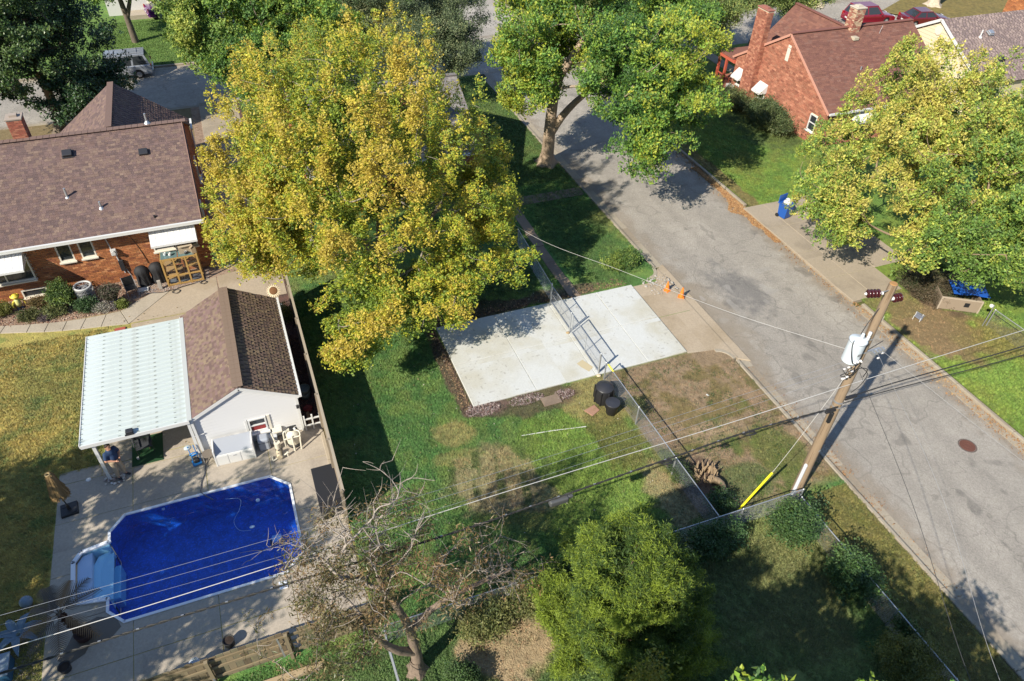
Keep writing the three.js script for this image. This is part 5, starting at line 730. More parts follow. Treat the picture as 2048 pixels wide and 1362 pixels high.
tree({ name: 'maple_tree', label: 'dark green maple at the top left corner over the street', seed: 29, pos: [-10.4, 0, -52], bark: [.16, .125, .09], trunk: [{ pts: [[0, 0, 0], [.1, 2, 0], [0, 4, .2], [.3, 7, 0]], r0: .34, r1: .12, from: .35, flare: 1 }],
  crown: [{ c: [-1, 5.8, .6], r: [5.6, 3.4, 4.6], n: 230, cut: .7 }, { c: [1.8, 3.4, 3.4], r: [2.2, 1.2, 1.8], n: 26 }, { c: [3.5, 3.5, .2], r: [1.7, 1.3, 1.5], n: 24 }, { c: [-.5, 9, 0], r: [4.4, 2.5, 4], n: 90 }], leaf: { geo: sprayMaple, pal: DGREEN, m: 42, cr: .72, s: 1.05, flat: .5, mat: leafGloss } });
tree({ name: 'street_tree', label: 'small dark tree on the lawn behind the silver minivan', seed: 31, pos: [-5.9, 0, -67.7], bark: [.15, .12, .09], trunk: [{ pts: [[0, 0, 0], [-.1, 2, 0], [-.3, 4.5, 0]], r0: .28, r1: .14, from: .5 }, { pts: [[-.05, 2, 0], [.6, 3.5, .1], [1.2, 5, .2]], r0: .18, r1: .08 }], crown: [{ c: [-.5, 6.0, 0], r: [4.2, 2.6, 3.4], n: 120 }], leaf: { geo: sprayMaple, pal: LGREEN.slice(0, 4), m: 36, cr: .75, s: 1.15 } });
tree({ name: 'leafy_tree', label: 'yellow-green tree hanging over the street left of the yellow tree', seed: 37, pos: [2.9, 0, -56.2].map((v, i) => i === 2 ? -52.6 : v), bark: [.16, .13, .10], trunk: [{ pts: [[0, 0, 0], [.1, 2.5, 0], [0, 4.5, .2], [.2, 7, 0]], r0: .34, r1: .12, from: .4, flare: 1 }], crown: [{ c: [.4, 6.2, -.6], r: [4.6, 3.0, 4.4], n: 190, cut: .8 }, { c: [-1.4, 4, 2.6], r: [2, 1.8, 1.6], n: 44 }, { c: [-2.9, 4.8, 1.4], r: [1.8, 1.6, 1.6], n: 38, pal: YGREEN.slice(0, 4) }, { c: [-4.2, 6, .8], r: [1.6, 2, 1.6], n: 34, pal: YGREEN.slice(0, 4) }, { c: [-.6, 3.2, 4.4], r: [1.4, 1.4, 1.3], n: 22 }, { c: [1.6, 3.8, 2.2], r: [1.6, 1.6, 1.4], n: 26 }, { c: [.5, 9, -1], r: [4.6, 2, 4], n: 80 }, { c: [4.2, 5, 2.6], r: [2.4, 2.4, 2.2], n: 46 }], leaf: { geo: sprayMaple, pal: LGREEN, m: 42, cr: .72, s: 1.05 } });
tree({ name: 'leafy_tree', label: 'grey-green tree behind the top of the yellow tree', seed: 41, pos: [13.2, 0, -56.2].map((v, i) => i === 2 ? -51.8 : v), bark: [.16, .13, .10], trunk: [{ pts: [[0, 0, 0], [0, 3, 0], [.1, 6, 0]], r0: .3, r1: .1, from: .4 }], crown: [{ c: [.8, 5.6, -.5], r: [4.6, 3.2, 3.8], n: 170 }, { c: [-2.5, 7.5, 0], r: [3.2, 2.4, 3.2], n: 60 }, { c: [.5, 4.2, 3.3], r: [3.6, 2, 2.5], n: 70 }], leaf: { geo: sprayB, pal: [[.08, .12, .05], [.14, .19, .075], [.22, .26, .11], [.32, .33, .16]], m: 44, cr: .72, s: 1.2 } });
tree({ name: 'oak_tree', label: 'pale leafy oak over the dark cross street near the tall chimney', seed: 43, pos: [43.5, 0, -52], bark: [.22, .18, .13], trunk: [{ pts: [[0, 0, 0], [.1, 3, 0], [0, 6, .2]], r0: .4, r1: .16, from: .4, flare: 1 }], crown: [{ c: [-.5, 6.4, .5], r: [4.5, 2.5, 3.5], n: 130 }, { c: [-6.5, 5.0, 3], r: [3.4, 1.8, 2.6], n: 66 }, { c: [-9, 6, 1], r: [3, 2.2, 3], n: 50 }, { c: [2.2, 4.9, 2.4], r: [2.6, 1.3, 1.8], n: 34 }], leaf: { geo: sprayB, pal: [[.10, .17, .04], [.18, .25, .06], [.28, .34, .08], [.38, .38, .1]], m: 44, cr: .8, s: 1.4 } });
tree({ name: 'leafy_tree', label: 'green tree at the top edge between the leaning maple and the oak', seed: 47, pos: [30.5, 0, -52], bark: [.2, .16, .12], trunk: [{ pts: [[0, 0, 0], [.1, 3, 0], [0, 6, .2]], r0: .36, r1: .16, from: .4 }], crown: [{ c: [.5, 6.6, 0], r: [5, 3, 4.5], n: 190 }, { c: [2, 4.8, 4.5], r: [3, 1.8, 2.5], n: 52 }], leaf: { geo: sprayMaple, pal: LGREEN.slice(0, 4), m: 42, cr: .75, s: 1.15 } });
// pale trunks at the top right whose crowns are out of the picture
for (const [x, z, s, label] of [[57.6, -60.8, 1, 'pale tree trunk on the dry verge, nearer the red cars'], [69.6, -57.4, 1.25, 'pale thick tree trunk on the dry verge beside the orange brick gable']])
  tree({ name: 'street_tree', label, seed: 53 + x | 0, pos: [x, 0, z], bark: [.50, .42, .32], trunk: [{ pts: [[0, 0, 0], [.3, 2.4, 0], [.7, 5, 0], [1.0, 8, -.5]], r0: .42 * s, r1: .2, from: .7, flare: 1 }], crown: [{ c: [1, 10.5, -1], r: [6, 2.6, 5.5], n: 90 }], leaf: { geo: sprayMaple, pal: LGREEN.slice(0, 4), m: 30, cr: .8, s: 1.4 } });
// trees beside and below the picture that cast the dappled shade
tree({ name: 'shade_tree', label: 'leafy tree left of the patio that shades the pool deck', seed: 61, pos: [-15.6, 0, -9.6], bark: [.2, .16, .12], trunk: [{ pts: [[0, 0, 0], [0, 3, 0], [.3, 6, .2]], r0: .3, r1: .1, from: .4 }], crown: [{ c: [1.9, 6.6, -1.6], r: [5.3, 2.3, 5.4], n: 190, shell: .75 }, { c: [-2, 6.8, -4.8], r: [4.5, 2.2, 4.2], n: 120, shell: .7 }], leaf: { geo: sprayMaple, pal: LGREEN, m: 26, cr: .55, s: 1.15 } });
tree({ name: 'shade_tree', label: 'leafy tree left of the golden lawn outside the picture', seed: 62, pos: [-21, 0, -14], bark: [.2, .16, .12], trunk: [{ pts: [[0, 0, 0], [0, 3, 0], [.3, 6, .2]], r0: .3, r1: .1, from: .4 }], crown: [{ c: [.5, 6.2, 0], r: [5.2, 2.6, 4.6], n: 150 }], leaf: { geo: sprayMaple, pal: LGREEN, m: 32, cr: .6, s: 1.1 } });
tree({ name: 'shade_tree', label: 'leafy tree below the picture that shades the fenced yard', seed: 63, pos: [4.2, 0, -.2], bark: [.2, .16, .12], trunk: [{ pts: [[0, 0, 0], [0, 3, 0], [.3, 6, .2]], r0: .3, r1: .1, from: .4 }], crown: [{ c: [1, 6.4, -1.2], r: [5.2, 2.4, 3.2], n: 140, shell: .7 }, { c: [5.6, 5.4, -.2], r: [4.0, 1.9, 3.0], n: 80, shell: .65 }, { c: [9.4, 4.6, 1.4], r: [3, 1.5, 2.2], n: 26, shell: .65 }, { c: [.6, 6.1, -3.2], r: [2.6, 1.6, 1.7], n: 44, shell: .7 }, { c: [-1.8, 8, -2.8], r: [2.6, 1.6, 1.9], n: 40, shell: .7 }], leaf: { geo: sprayMaple, pal: LGREEN, m: 28, cr: .55, s: 1.15 } });
// nearly bare tree in front of the pool
tree({ name: 'bare_tree', label: 'half bare tree with tangled grey branches in front of the plank fence', seed: 71, pos: [1.62, 0, -10.0], bark: [.24, .18, .135], branchBark: [.36, .31, .265], twig: .0085, pipe: .5, extraTwigs: 500,
  trunk: [{ pts: [[0, 0, 0], [.03, .8, 0], [-.02, 1.7, 0], [-.1, 2.8, .05], [-.4, 4.2, 0], [-.7, 5.5, -.1]], r0: .19, r1: .06, from: .45, flare: 1 }, { pts: [[0, 1.2, 0], [-.5, 1.9, .15], [-1.0, 2.9, .1], [-1.3, 4.2, 0]], r0: .14, r1: .06, from: .5 }, { pts: [[-.05, 2.5, 0], [.8, 3.2, -.1], [2.0, 3.2, -.3], [3.1, 3.0, -.5]], r0: .11, r1: .04, from: .4 }],
  crown: [{ c: [-.6, 5.2, -.6], r: [2.6, 1.8, 2.2], n: 90, shell: .6 }, { c: [-.3, 7.2, -.6], r: [1.5, 1.9, 1.2], n: 44, m: 0 }, { c: [-2.2, 4.4, 0], r: [1.8, 1.3, 1.6], n: 40 }, { c: [2.4, 3.6, -.6], r: [1.7, 1.0, 1.5], n: 44, m: 3 }, { c: [3.2, 2.6, -.8], r: [1.2, .7, 1.2], n: 22, m: 4 }, { c: [-2.5, 6.6, -1.0], r: [1.0, .9, .8], n: 10, m: 0 }],
  leaf: { geo: sprayN, pal: [[.05, .07, .02], [.09, .10, .03], [.14, .13, .05], [.21, .17, .08], [.24, .15, .07]], m: 15, cr: .34, s: .95, mat: leafGloss } });
// evergreen at the bottom
{
  const t = thing('juniper_tree', 'feathery yellow-green juniper at the bottom of the picture', 'tree', [7.5, 0, -8.75]); const R = rng(81);
  obj('trunk', [tubeTaper([V3(0, 0, 0), V3(.05, 1.5, 0), V3(0, 4.2, 0)], .16, .04, 8)], bark([.2, .14, .1]), t);
  const mats = [], cols = [], br = [];
  for (let i = 0; i < 330; i++) { const a = R() * 6.283, k = Math.pow(R(), .6), y = .4 + R() * 4.2, lob = fbm(Math.cos(a) * 1.5 + 5, y * .7 + Math.sin(a) * 1.5, 3), rr = 2.35 * Math.pow(1 - Math.pow(Math.max(0, (y - .6)) / 4.4, 1.3), .62) * (.45 + .55 * k) * (.45 + 1.05 * lob); const p = V3(Math.cos(a) * rr, y, Math.sin(a) * rr); const d = V3(Math.cos(a) * .65, .75, Math.sin(a) * .65).normalize(); if (i % 3 === 0) br.push(tubeTaper([V3(0, Math.max(.2, y - rr * .6), 0), p.clone().multiplyScalar(.6).setY(y - rr * .2), p.clone()], .03, .006, 4));
    const n = fbm(p.x + 9, p.z + y, 2); for (let j = 0; j < 62; j++) { const s = R(), w = .34 * (1 - s * .75); const q = p.clone().addScaledVector(d, (s - .25) * .95).add(V3(R() - .5, (R() - .5) * .6, R() - .5).multiplyScalar(2 * w)); const e = new THREE.Euler((R() - .5) * 1.2 + d.z * .8, R() * 6.28, (R() - .5) * 1.2 - d.x * .8); mats.push(trs(q.x, Math.max(.1, q.y), q.z, e.x, e.y, e.z, .75 + .5 * R())); cols.push(jit(R, mix3([.06, .125, .014], [.28, .37, .028], sm(.3, .8, n + (R() - .5) * .6 + (s - .5) * .35)), .3)); } }
  obj('branches', br, bark([.2, .14, .1]), t); inst('crown', sprayFeather, leafM, mats, cols, t);
}
// shrubs: stems and leaf sprays
function shrub(name, label, pos, rx, ry, rz, geo, pal, n, s, seed, o = {}) {
  const t = thing(name, label, o.cat ?? 'shrub', pos, 0, o.group), R = rng(seed); const st = []; for (let i = 0; i < (o.stems ?? 9); i++) { const a = R() * 6.28, d = .3 + .6 * R(); st.push(tubeTaper([V3(0, 0, 0), V3(Math.cos(a) * rx * d * .4, ry * .7, Math.sin(a) * rz * d * .4), V3(Math.cos(a) * rx * d, ry * (1.0 + .5 * R()), Math.sin(a) * rz * d)], .018, .006, 4)); } obj('stem', st, bark([.17, .13, .09]), t);
  const mats = [], cols = []; for (let i = 0; i < n; i++) { const a = R() * 6.283, z = R() * 1.7 - .7, q = Math.sqrt(Math.max(0, 1 - z * z)), lump = .38 + 1.15 * fbm(Math.cos(a) * 1.9 + seed, z * 1.7 + Math.sin(a) * 1.9, 3), d = Math.pow(R(), .45) * lump * (R() < .1 ? 1.15 + .4 * R() : 1); const p = V3(Math.cos(a) * q * rx * d, ry + z * ry * d, Math.sin(a) * q * rz * d); if (p.y < .03) p.y = .03 + R() * .1; mats.push(trs(p.x, p.y, p.z, R() * 6.28, R() * 6.28, R() * 6.28, s * (.75 + .5 * R()))); const f = Math.min(.999, Math.max(0, sm(.2, .8, fbm(p.x * 1.5 + seed, p.z * 1.5 + p.y, 2) + (R() - .5) * .5))) * (pal.length - 1), f0 = Math.floor(f); cols.push(jit(R, mix3(pal[f0], pal[Math.min(pal.length - 1, f0 + 1)], f - f0), .35)); }
  inst('foliage', geo, o.mat ?? leafM, mats, cols, t); return t;
}
const BOX = [[.032, .09, .022], [.055, .125, .026], [.09, .165, .035]], OLIVE = [[.07, .10, .028], [.12, .15, .036], [.20, .20, .06]];
shrub('shrub', 'dark green shrub beside the foot of the utility pole', [15.35, 0, -10.0], .85, .75, .75, sprayB, BOX, 850, .9, 91);
shrub('shrub', 'dark green shrub on the back fence left of the pole', [12.1, 0, -10.4], 1.1, .7, .5, sprayB, BOX, 800, .9, 92);
shrub('shrub', 'loose dark shrub with pale shoots by the back fence near the juniper', [9.9, 0, -10.3], 1.1, .9, .7, sprayB, [[.03, .06, .02], [.06, .09, .03], [.12, .14, .05]], 900, .85, 93);
shrub('shrub', 'middle green shrub against the verge fence', [15.9, 0, -7.7], .75, .65, .9, sprayB, BOX, 900, .85, 94);
shrub('shrub', 'rounded clipped shrub against the verge fence at the bottom right', [15.55, 0, -4.75], .85, .62, .9, spraySmall, [[.07, .11, .016], [.13, .16, .022], [.22, .22, .03]], 1700, 1, 95);
shrub('shrub', 'small green shrub by the back fence between the bare tree and the juniper', [3.95, 0, -10.6], .8, .5, .6, sprayB, OLIVE, 650, .8, 96);
shrub('shrub', 'olive shrub by the back fence close to the juniper', [5.6, 0, -10.8], .8, .6, .7, sprayB, OLIVE, 650, .8, 97);
shrub('shrub', 'dark round bush at the bottom edge by the bare tree trunk', [2.75, 0, -9.1], .55, .45, .5, spraySmall, BOX, 700, 1, 98);
shrub('shrub', 'leafy green bush at the driveway corner near the orange cones', [17.5, 0, -26.7], 1.0, .45, .7, sprayB, [[.06, .14, .025], [.12, .2, .03], [.22, .28, .04]], 560, .85, 99);
shrub('hedge', 'tall green hedge in front of the red brick house wall', [34.9, 0, -38.3], 1.0, .95, 2.6, sprayB, [[.055, .095, .028], [.10, .14, .04], [.17, .19, .07]], 1900, 1.1, 100, { cat: 'hedge' });
shrub('hedge', 'dark hedge by the porch of the red brick house', [34.7, 0, -42.2], .9, .6, 1.5, sprayB, OLIVE, 800, 1, 101, { cat: 'hedge' });
shrub('young_tree', 'bright yellow-green leafy shoot at the bottom edge of the picture', [6.6, 0, -6.0], .55, 2.6, .5, sprayB, [[.14, .19, .012], [.22, .24, .012], [.30, .26, .02]], 420, .9, 102, { cat: 'young tree' });
shrub('weed', 'scrubby brown weeds under the right tree near the blue tarp', [31.2, 0, -19.6], 1.4, .35, 1.6, spraySmall, [[.08, .06, .03], [.14, .10, .05], [.05, .07, .02]], 700, 1.2, 103, { cat: 'weeds' });
shrub('weed', 'reddish weeds along the fence behind the tree stump', [13.6, 0, -11.9], .5, .35, .5, sprayB, BOX, 260, .7, 104, { cat: 'weeds' });
shrub('weed', 'weeds growing through the fence in front of the stump', [12.95, 0, -13.6], .35, .3, .7, sprayB, [[.03, .065, .016], [.06, .1, .02]], 260, .7, 105, { cat: 'weeds' });
shrub('ivy', 'ivy climbing the verge fence above the clipped shrub', [16.15, .35, -5.55], .2, .35, .5, sprayB, [[.04, .09, .016], [.09, .15, .02]], 160, .8, 106, { cat: 'ivy' });
shrub('vine', 'vine growing on the end of the gate fence by the bins', [12.85, 0, -17.1], .25, .45, .6, spraySmall, OLIVE, 220, .9, 107, { cat: 'vine' });

// ---------------------------------------------------------------- things on the patio
const pvc = mat([.62, .58, .47], .5), greyPl = mat([.34, .37, .42], .5), tanPl = mat([.52, .44, .30], .55), potBlack = mat([.03, .03, .032], .6);
{
  const t = thing('patio_umbrella', 'closed thatched straw umbrella on a square black base at the patio corner', 'umbrella', [-8.3, 0, -19.72], .12);
  obj('base', [rbx(0, .06, 0, .55, .12, .55, .02, 2), cyl(0, .1, 0, .06, .05, .25, 12), bx(-.16, .125, -.16, .14, .015, .14), bx(.16, .125, .16, .14, .015, .14)], blackPl, t); obj('pole', [rod([0, .1, 0], [-.02, 2.0, 0], .022, 8)], blackPl, t);
  const R = rng(201), g = []; const straw = mat([.30, .195, .085], .95);
  for (let i = 0; i < 420; i++) { const a = R() * 6.283, y1 = .78 + R() * .35, y0 = 1.3 + R() * .75, r0 = .06 + .09 * R(), r1 = .16 + .16 * R(); g.push(bar([Math.cos(a) * r0, y0, Math.sin(a) * r0], [Math.cos(a + .15) * r1, y1, Math.sin(a + .15) * r1], .018 + .012 * R(), .006)); }
  obj('thatch', [lathe([[.10, 2.0], [.13, 1.9], [.17, 1.5], [.21, 1.1], [.2, .95]], 18), ...g], straw, t); obj('finial', [new THREE.TorusGeometry(.07, .03, 8, 16).rotateX(Math.PI / 2).translate(-.02, 2.02, 0)], mat([.38, .27, .13], .9), t);
}
{ // palm: dry fronds on a rough dark trunk
  const t = thing('palm_tree', 'small brown dried palm in a dark planter beside the pool steps', 'palm', [-7.62, 0, -14.55]); const R = rng(203), dk = mat([.05, .022, .014], .95), fr = mat([.15, .10, .065], .9);
  obj('planter', [lathe([[0, 0], [.2, 0], [.24, .04], [.26, .26], [.24, .28], [.21, .26], [0, .22]], 20)], mat([.035, .014, .012], .7), t);
  const tr = []; for (let i = 0; i < 46; i++) { const y = .25 + i * .028, a = i * 2.4, r = .13 - i * .0013; const k = y * .12; tr.push(bx(r + .03, 0, 0, .09, .035, .07).rotateZ(.7).rotateY(a).translate(-k, y, k * .3)); } tr.push(rod([0, .2, 0], [-.18, 1.55, .05], .12, 10, .07)); obj('trunk', tr, dk, t);
  const dirs = [[1.0, .15, -.5], [.35, .5, -1], [-.3, .35, -1], [-1, .1, -.6], [-1.1, -.1, .2], [-.9, -.2, .8], [-.1, -.35, 1], [.7, -.5, .5], [.9, .45, -.9], [-.6, .3, -1.1]];
  dirs.forEach((d, fi) => { const v = [], D = V3(...d).normalize(), top = V3(-.18, 1.55, .05), L = 1.0 + .25 * R(), P = []; for (let i = 0; i <= 22; i++) { const s = i / 22; P.push(top.clone().add(D.clone().multiplyScalar(L * s)).add(V3(0, .35 * s - .55 * s * s, 0))); } const g = [tubeTaper(P.filter((_, i) => i % 3 === 0), .014, .004, 4)]; for (let i = 4; i < 22; i++) { const s = i / 22, T = P[i].clone().sub(P[i - 1]).normalize(), S = T.clone().cross(UP).normalize(); for (const k of [-1, 1]) { const len = .30 * Math.sin(Math.PI * (.15 + .8 * s)) + .05; const e = P[i].clone().addScaledVector(S, k * len * .85).addScaledVector(T, len * .55).add(V3(0, -.05, 0)); const w = T.clone().multiplyScalar(.024); const a = P[i].clone().sub(w), b = P[i].clone().add(w); v.push(a.x, a.y, a.z, b.x, b.y, b.z, e.x, e.y, e.z); } } const q = new THREE.BufferGeometry(); q.setAttribute('position', new THREE.Float32BufferAttribute(v, 3)); q.computeVertexNormals(); const m = fr.clone(); m.side = THREE.DoubleSide; const c = [[.13, .10, .075], [.18, .115, .06], [.09, .075, .06]][fi % 3]; m.color.setRGB(...c); obj('frond', merge([...g, uvm(q)]), m, t); });
  const b = thing('agave', 'pale blue-grey broad leaved plant at the left edge below the palm', 'plant', [-9.35, .1, -15.05]); const bm = mat([.13, .19, .25], .6); bm.side = THREE.DoubleSide;
  for (let i = 0; i < 7; i++) { const a = i * .9 + .3, g = new THREE.SphereGeometry(1, 10, 8); const p = g.attributes.position; for (let k = 0; k < p.count; k++) { const x = p.getX(k), y = p.getY(k), z = p.getZ(k); p.setXYZ(k, .38 + x * .36, .25 + .12 * (1 - x * x) + y * .02 + .10 * z * z, z * .12 * (1 - .5 * x)); } g.computeVertexNormals(); obj('leaf', g.rotateY(a), bm, b); } obj('stem', [cyl(0, -.1, 0, .06, .05, .4, 8)], mat([.12, .13, .1], .9), b);
  const k = thing('garden_ornament', 'round blue-grey ball ornament on the grass above the pale blue plant', 'ornament', [-9.3, 0, -16.25]); obj('ball', [new THREE.SphereGeometry(.19, 18, 12).translate(0, .24, 0)], mat([.16, .22, .28], .45), k); obj('stand', [cyl(0, 0, 0, .12, .08, .08, 12)], mat([.1, .1, .1], .7), k);
  const bin = thing('storage_bin', 'blue plastic bin at the left edge beside the gravel', 'bin', [-9.75, 0, -14.15]); obj('tub', [rbx(0, .22, 0, .5, .42, .7, .05)], mat([.03, .10, .19], .5), bin); obj('lid', [rbx(0, .45, 0, .54, .05, .74, .02)], mat([.25, .30, .36], .5), bin);
}
const pot = (label, x, z, r, h) => { const t = thing('planter', label, 'planter', [x, 0, z], 0); obj('bowl', [lathe([[0, 0], [r * .75, 0], [r * .85, .03], [r, h - .03], [r * 1.06, h], [r * .95, h], [r * .88, h - .05], [0, h - .06]], 22)], potBlack, t); obj('soil', [cyl(0, h - .08, 0, r * .86, r * .86, .03, 18)], mat([.045, .03, .022], .95), t); return t; };
pot('round black planter on the patio close to the plank fence and middle joint', -3.52, -12.75, .17, .3); pot('small black planter against the plank fence', -5.1, -12.25, .15, .26); pot('black planter at the bottom left of the patio', -8.08, -13.62, .17, .25);
{ const t = thing('patio_lamp', 'white and blue tilted bowl light by the plank fence', 'garden light', [-4.45, 0, -12.25]); obj('dish', [lathe([[.0, .0], [.1, .01], [.2, .08], [.22, .16], [.2, .16], [.17, .09], [0, .04]], 20).rotateZ(.5).translate(0, .28, 0)], mat([.55, .62, .72], .35), t); obj('stand', [cyl(0, 0, 0, .09, .06, .26, 12)], blackPl, t);
  const s = thing('cone_marker', 'dark triangular ornament beside the plank fence', 'ornament', [-5.75, 0, -12.1]); obj('body', [new THREE.ConeGeometry(.2, .45, 4).translate(0, .22, 0)], blackPl, s); obj('base', [bx(0, .02, 0, .36, .04, .36, .78)], blackPl, s); }
{ // long white chest and pool plant along the garage wall
  const t = thing('storage_chest', 'long white cabinet with grey sloped lid against the garage wall', 'chest', [-2.6, 0, -20.3], -.03);
  obj('body', [rbx(0, .28, 0, 1.4, .56, .62, .02), bx(-.69, .42, 0, .05, .84, .66), bx(.69, .42, 0, .05, .84, .66)], whiteP, t); const lid = rbx(0, 0, 0, 1.32, .03, .66, .01); lid.rotateX(.42); obj('lid', lid.translate(0, .70, -.02), mat([.33, .35, .385], .45), t); for (const x of [-.45, 0, .45]) obj('door', rbx(x, .28, .315, .42, .46, .015, .006), whiteP, t); obj('handle', [bx(0, .44, .33, .1, .02, .03)], steel, t);
  const f = thing('pool_filter', 'round cream pool filter tank with pipes and a black gauge', 'pool filter', [-.42, 0, -20.2]); obj('tank', [lathe([[0, .12], [.22, .12], [.27, .2], [.28, .55], [.25, .68], [.12, .78], [.1, .8], [0, .82]], 24)], pvc, f); obj('base', [lathe([[.0, 0], [.27, 0], [.24, .13], [0, .13]], 20)], potBlack, f); obj('valve', [cyl(0, .78, 0, .1, .09, .14, 14), rbx(.02, .96, .0, .34, .05, .06, .02), cyl(.16, .8, .05, .05, .05, .1, 10)], potBlack, f); obj('gauge', [cyl(0, 0, 0, .045, .045, .03, 14).rotateX(1).translate(.1, .92, .1)], whiteP, f);
  obj('pipe', [tube([[-.1, .82, .05], [-.3, .84, .08], [-.34, .6, .12], [-.34, .1, .12]], .032, 24, 8), tube([[.1, .8, .05], [.25, .8, .2], [.22, .4, .34], [.2, .06, .42]], .032, 24, 8), rod([-.05, .72, .28], [-.05, .04, .42], .035, 8), rod([-.35, .62, .26], [.25, .66, .3], .03, 8)], pvc, f);
  const p = thing('pool_pump', 'tan pool pump with upright white pipes left of the filter tank', 'pump', [-1.08, 0, -20.05]); obj('motor', [cyl(0, 0, 0, .1, .1, .34, 16).rotateX(Math.PI / 2).translate(.02, .18, .2)], tanPl, p); obj('strainer', [cyl(.02, .04, -.08, .11, .11, .28, 16), cyl(.02, .32, -.08, .12, .12, .05, 16)], pvc, p); obj('pipe', [rod([-.02, .3, -.05], [-.1, .75, -.25], .032), rod([.05, .06, .4], [-.25, .06, .52], .032), rod([-.25, .06, .52], [-.25, .06, .3], .032), rod([.1, .1, .45], [.3, .18, .42], .032), cyl(.32, .0, .4, .05, .05, .2, 10)], pvc, p); obj('foot', [rbx(.02, .03, .16, .22, .06, .5, .01)], potBlack, p); obj('valve_handle', [rbx(.04, .28, .26, .1, .05, .05, .02), rbx(.0, .26, .42, .08, .04, .04, .01)], potBlack, p);
  const h = thing('water_heater', 'grey rounded plastic pump cover beside the white chest', 'equipment cover', [-1.52, 0, -20.38]); obj('shell', [rbx(0, .31, 0, .42, .62, .4, .09, 3)], greyPl, h); obj('seam', [bx(0, .44, .19, .4, .015, .03)], blackPl, h);
  const c = thing('cooler', 'small grey box with a pale lid between the pump cover and the filter', 'box', [-1.16, 0, -20.55]); obj('tub', [rbx(0, .2, 0, .3, .38, .3, .03)], greyPl, c); obj('lid', [rbx(0, .41, 0, .33, .05, .33, .02)], mat([.5, .52, .54], .5), c);
  const d = thing('side_table', 'small round dark metal table by the garage corner', 'table', [-3.52, 0, -20.32]); obj('table_top', [cyl(0, .48, 0, .21, .21, .025, 24), new THREE.TorusGeometry(.21, .012, 6, 24).rotateX(Math.PI / 2).translate(0, .495, 0)], mat([.15, .125, .10], .7), d); for (let k = 0; k < 4; k++) { const a = k * Math.PI / 2 + .5; obj('leg', rod([Math.cos(a) * .12, .48, Math.sin(a) * .12], [Math.cos(a) * .22, 0, Math.sin(a) * .22], .012), darkMetal, d); }
  const v = thing('pool_vacuum', 'bright blue pool vacuum cart beside the downspout', 'vacuum cart', [-4.0, 0, -20.42], .2); const bl = mat([.03, .22, .55], .4); obj('frame', [rbx(0, .08, 0, .34, .1, .3, .04), rod([-.1, .1, -.1], [-.12, .85, -.16], .02), rod([.1, .1, -.1], [.08, .85, -.16], .02)], bl, v); obj('body', [rbx(0, .22, .02, .22, .2, .2, .07)], blackPl, v); obj('hose', [new THREE.TorusGeometry(.14, .022, 8, 24).rotateX(.5).translate(0, .48, -.08), new THREE.TorusGeometry(.12, .022, 8, 24).rotateX(.6).translate(.02, .42, -.06)], bl, v); obj('net_bag', [new THREE.SphereGeometry(.12, 12, 8).scale(1.2, .7, .9).translate(-.12, .75, -.22)], mat([.42, .48, .5], .7), v);
  solo('drain_hose', 'dark grey hose running from the garage corner into the pool', 'hose', tube([[-3.78, .35, -20.55], [-3.72, .04, -20.2], [-3.78, .03, -19.8], [-3.92, .03, -19.4], [-3.95, .04, -18.95], [-3.8, .0, -18.75], [-3.6, -.12, -18.6]], .022, 60, 7), mat([.12, .12, .13], .5));
  const db = thing('deck_box', 'long low black deck box beside the privacy fence', 'deck box', [.35, 0, -17.35]); obj('tub', [rbx(0, .14, 0, .78, .28, 2.16, .02)], blackPl, db); obj('lid', [rbx(0, .30, -.28, .84, .05, 1.66, .02)], mat([.012, .013, .017], .7), db); obj('lid', [rbx(0, .295, .82, .84, .05, .52, .02)], mat([.009, .009, .011], .75), db);
  
  const mt = solo('turf_mat', 'green artificial turf mat under the patio roof', 'mat', [rbx(-5.72, .025, -21.75, 1.1, .022, 1.45, .008)], (() => { const m = mat([.015, .075, .02], .95); m.bumpMap = rep(grassBump, 2); m.bumpScale = .03; return m; })());
  const s = thing('patio_set', 'dark folding lounge chair on the green turf mat', 'chair', [-5.78, .036, -21.75], .15); const cl = mat([.035, .038, .045], .8); obj('seat', [rbx(0, .36, 0, .55, .05, .55, .02)], cl, s); obj('backrest', [rbx(0, .66, -.32, .55, .62, .04, .02).rotateX(0)], cl, s); obj('armrest', [rbx(.3, .55, 0, .05, .03, .5, .01)], cl, s); obj('armrest', [rbx(-.3, .55, 0, .05, .03, .5, .01)], cl, s); for (const [x, z] of [[-.28, .25], [.28, .25], [-.28, -.28], [.28, -.28]]) obj('leg', rod([x, 0, z], [x, .55, z], .014), darkMetal, s);
  const k = thing('patio_table', 'dark round patio table in the shade of the patio roof', 'table', [-6.0, .012, -22.9]); obj('table_top', [cyl(0, .7, 0, .5, .5, .03, 28)], cl, k); obj('leg', [cyl(0, 0, 0, .05, .05, .7, 10), cyl(0, 0, 0, .25, .05, .06, 16)], darkMetal, k);
  const cu = solo('ash_cup', 'small white cup on the turf mat', 'cup', [lathe([[0, 0], [.035, 0], [.045, .09], [.04, .09], [.03, .01]], 12).translate(-6.05, .036, -21.35)], whiteP);
  // stones around the corner post
  const R = rng(211); const cols = [[.55, .5, .42], [.36, .30, .26], [.22, .17, .15], [.62, .6, .56]].map(c => mat(c, .85)); const pile = thing('stone_pile', 'little heap of pale stones and shells at the foot of the patio roof post', 'stones', [-6.85, .0, -20.62]); for (let i = 0; i < 60; i++) { const g = new THREE.DodecahedronGeometry(.03 + .035 * R(), 0); g.scale(1, .6, .8 + .4 * R()).rotateY(R() * 6); const a = R() * 6.28, r = .36 * Math.sqrt(R()); obj('stone', g.translate(Math.cos(a) * r * 1.1, .03 + .08 * (1 - r / .36), Math.sin(a) * r * .7), cols[i % 4], pile); }
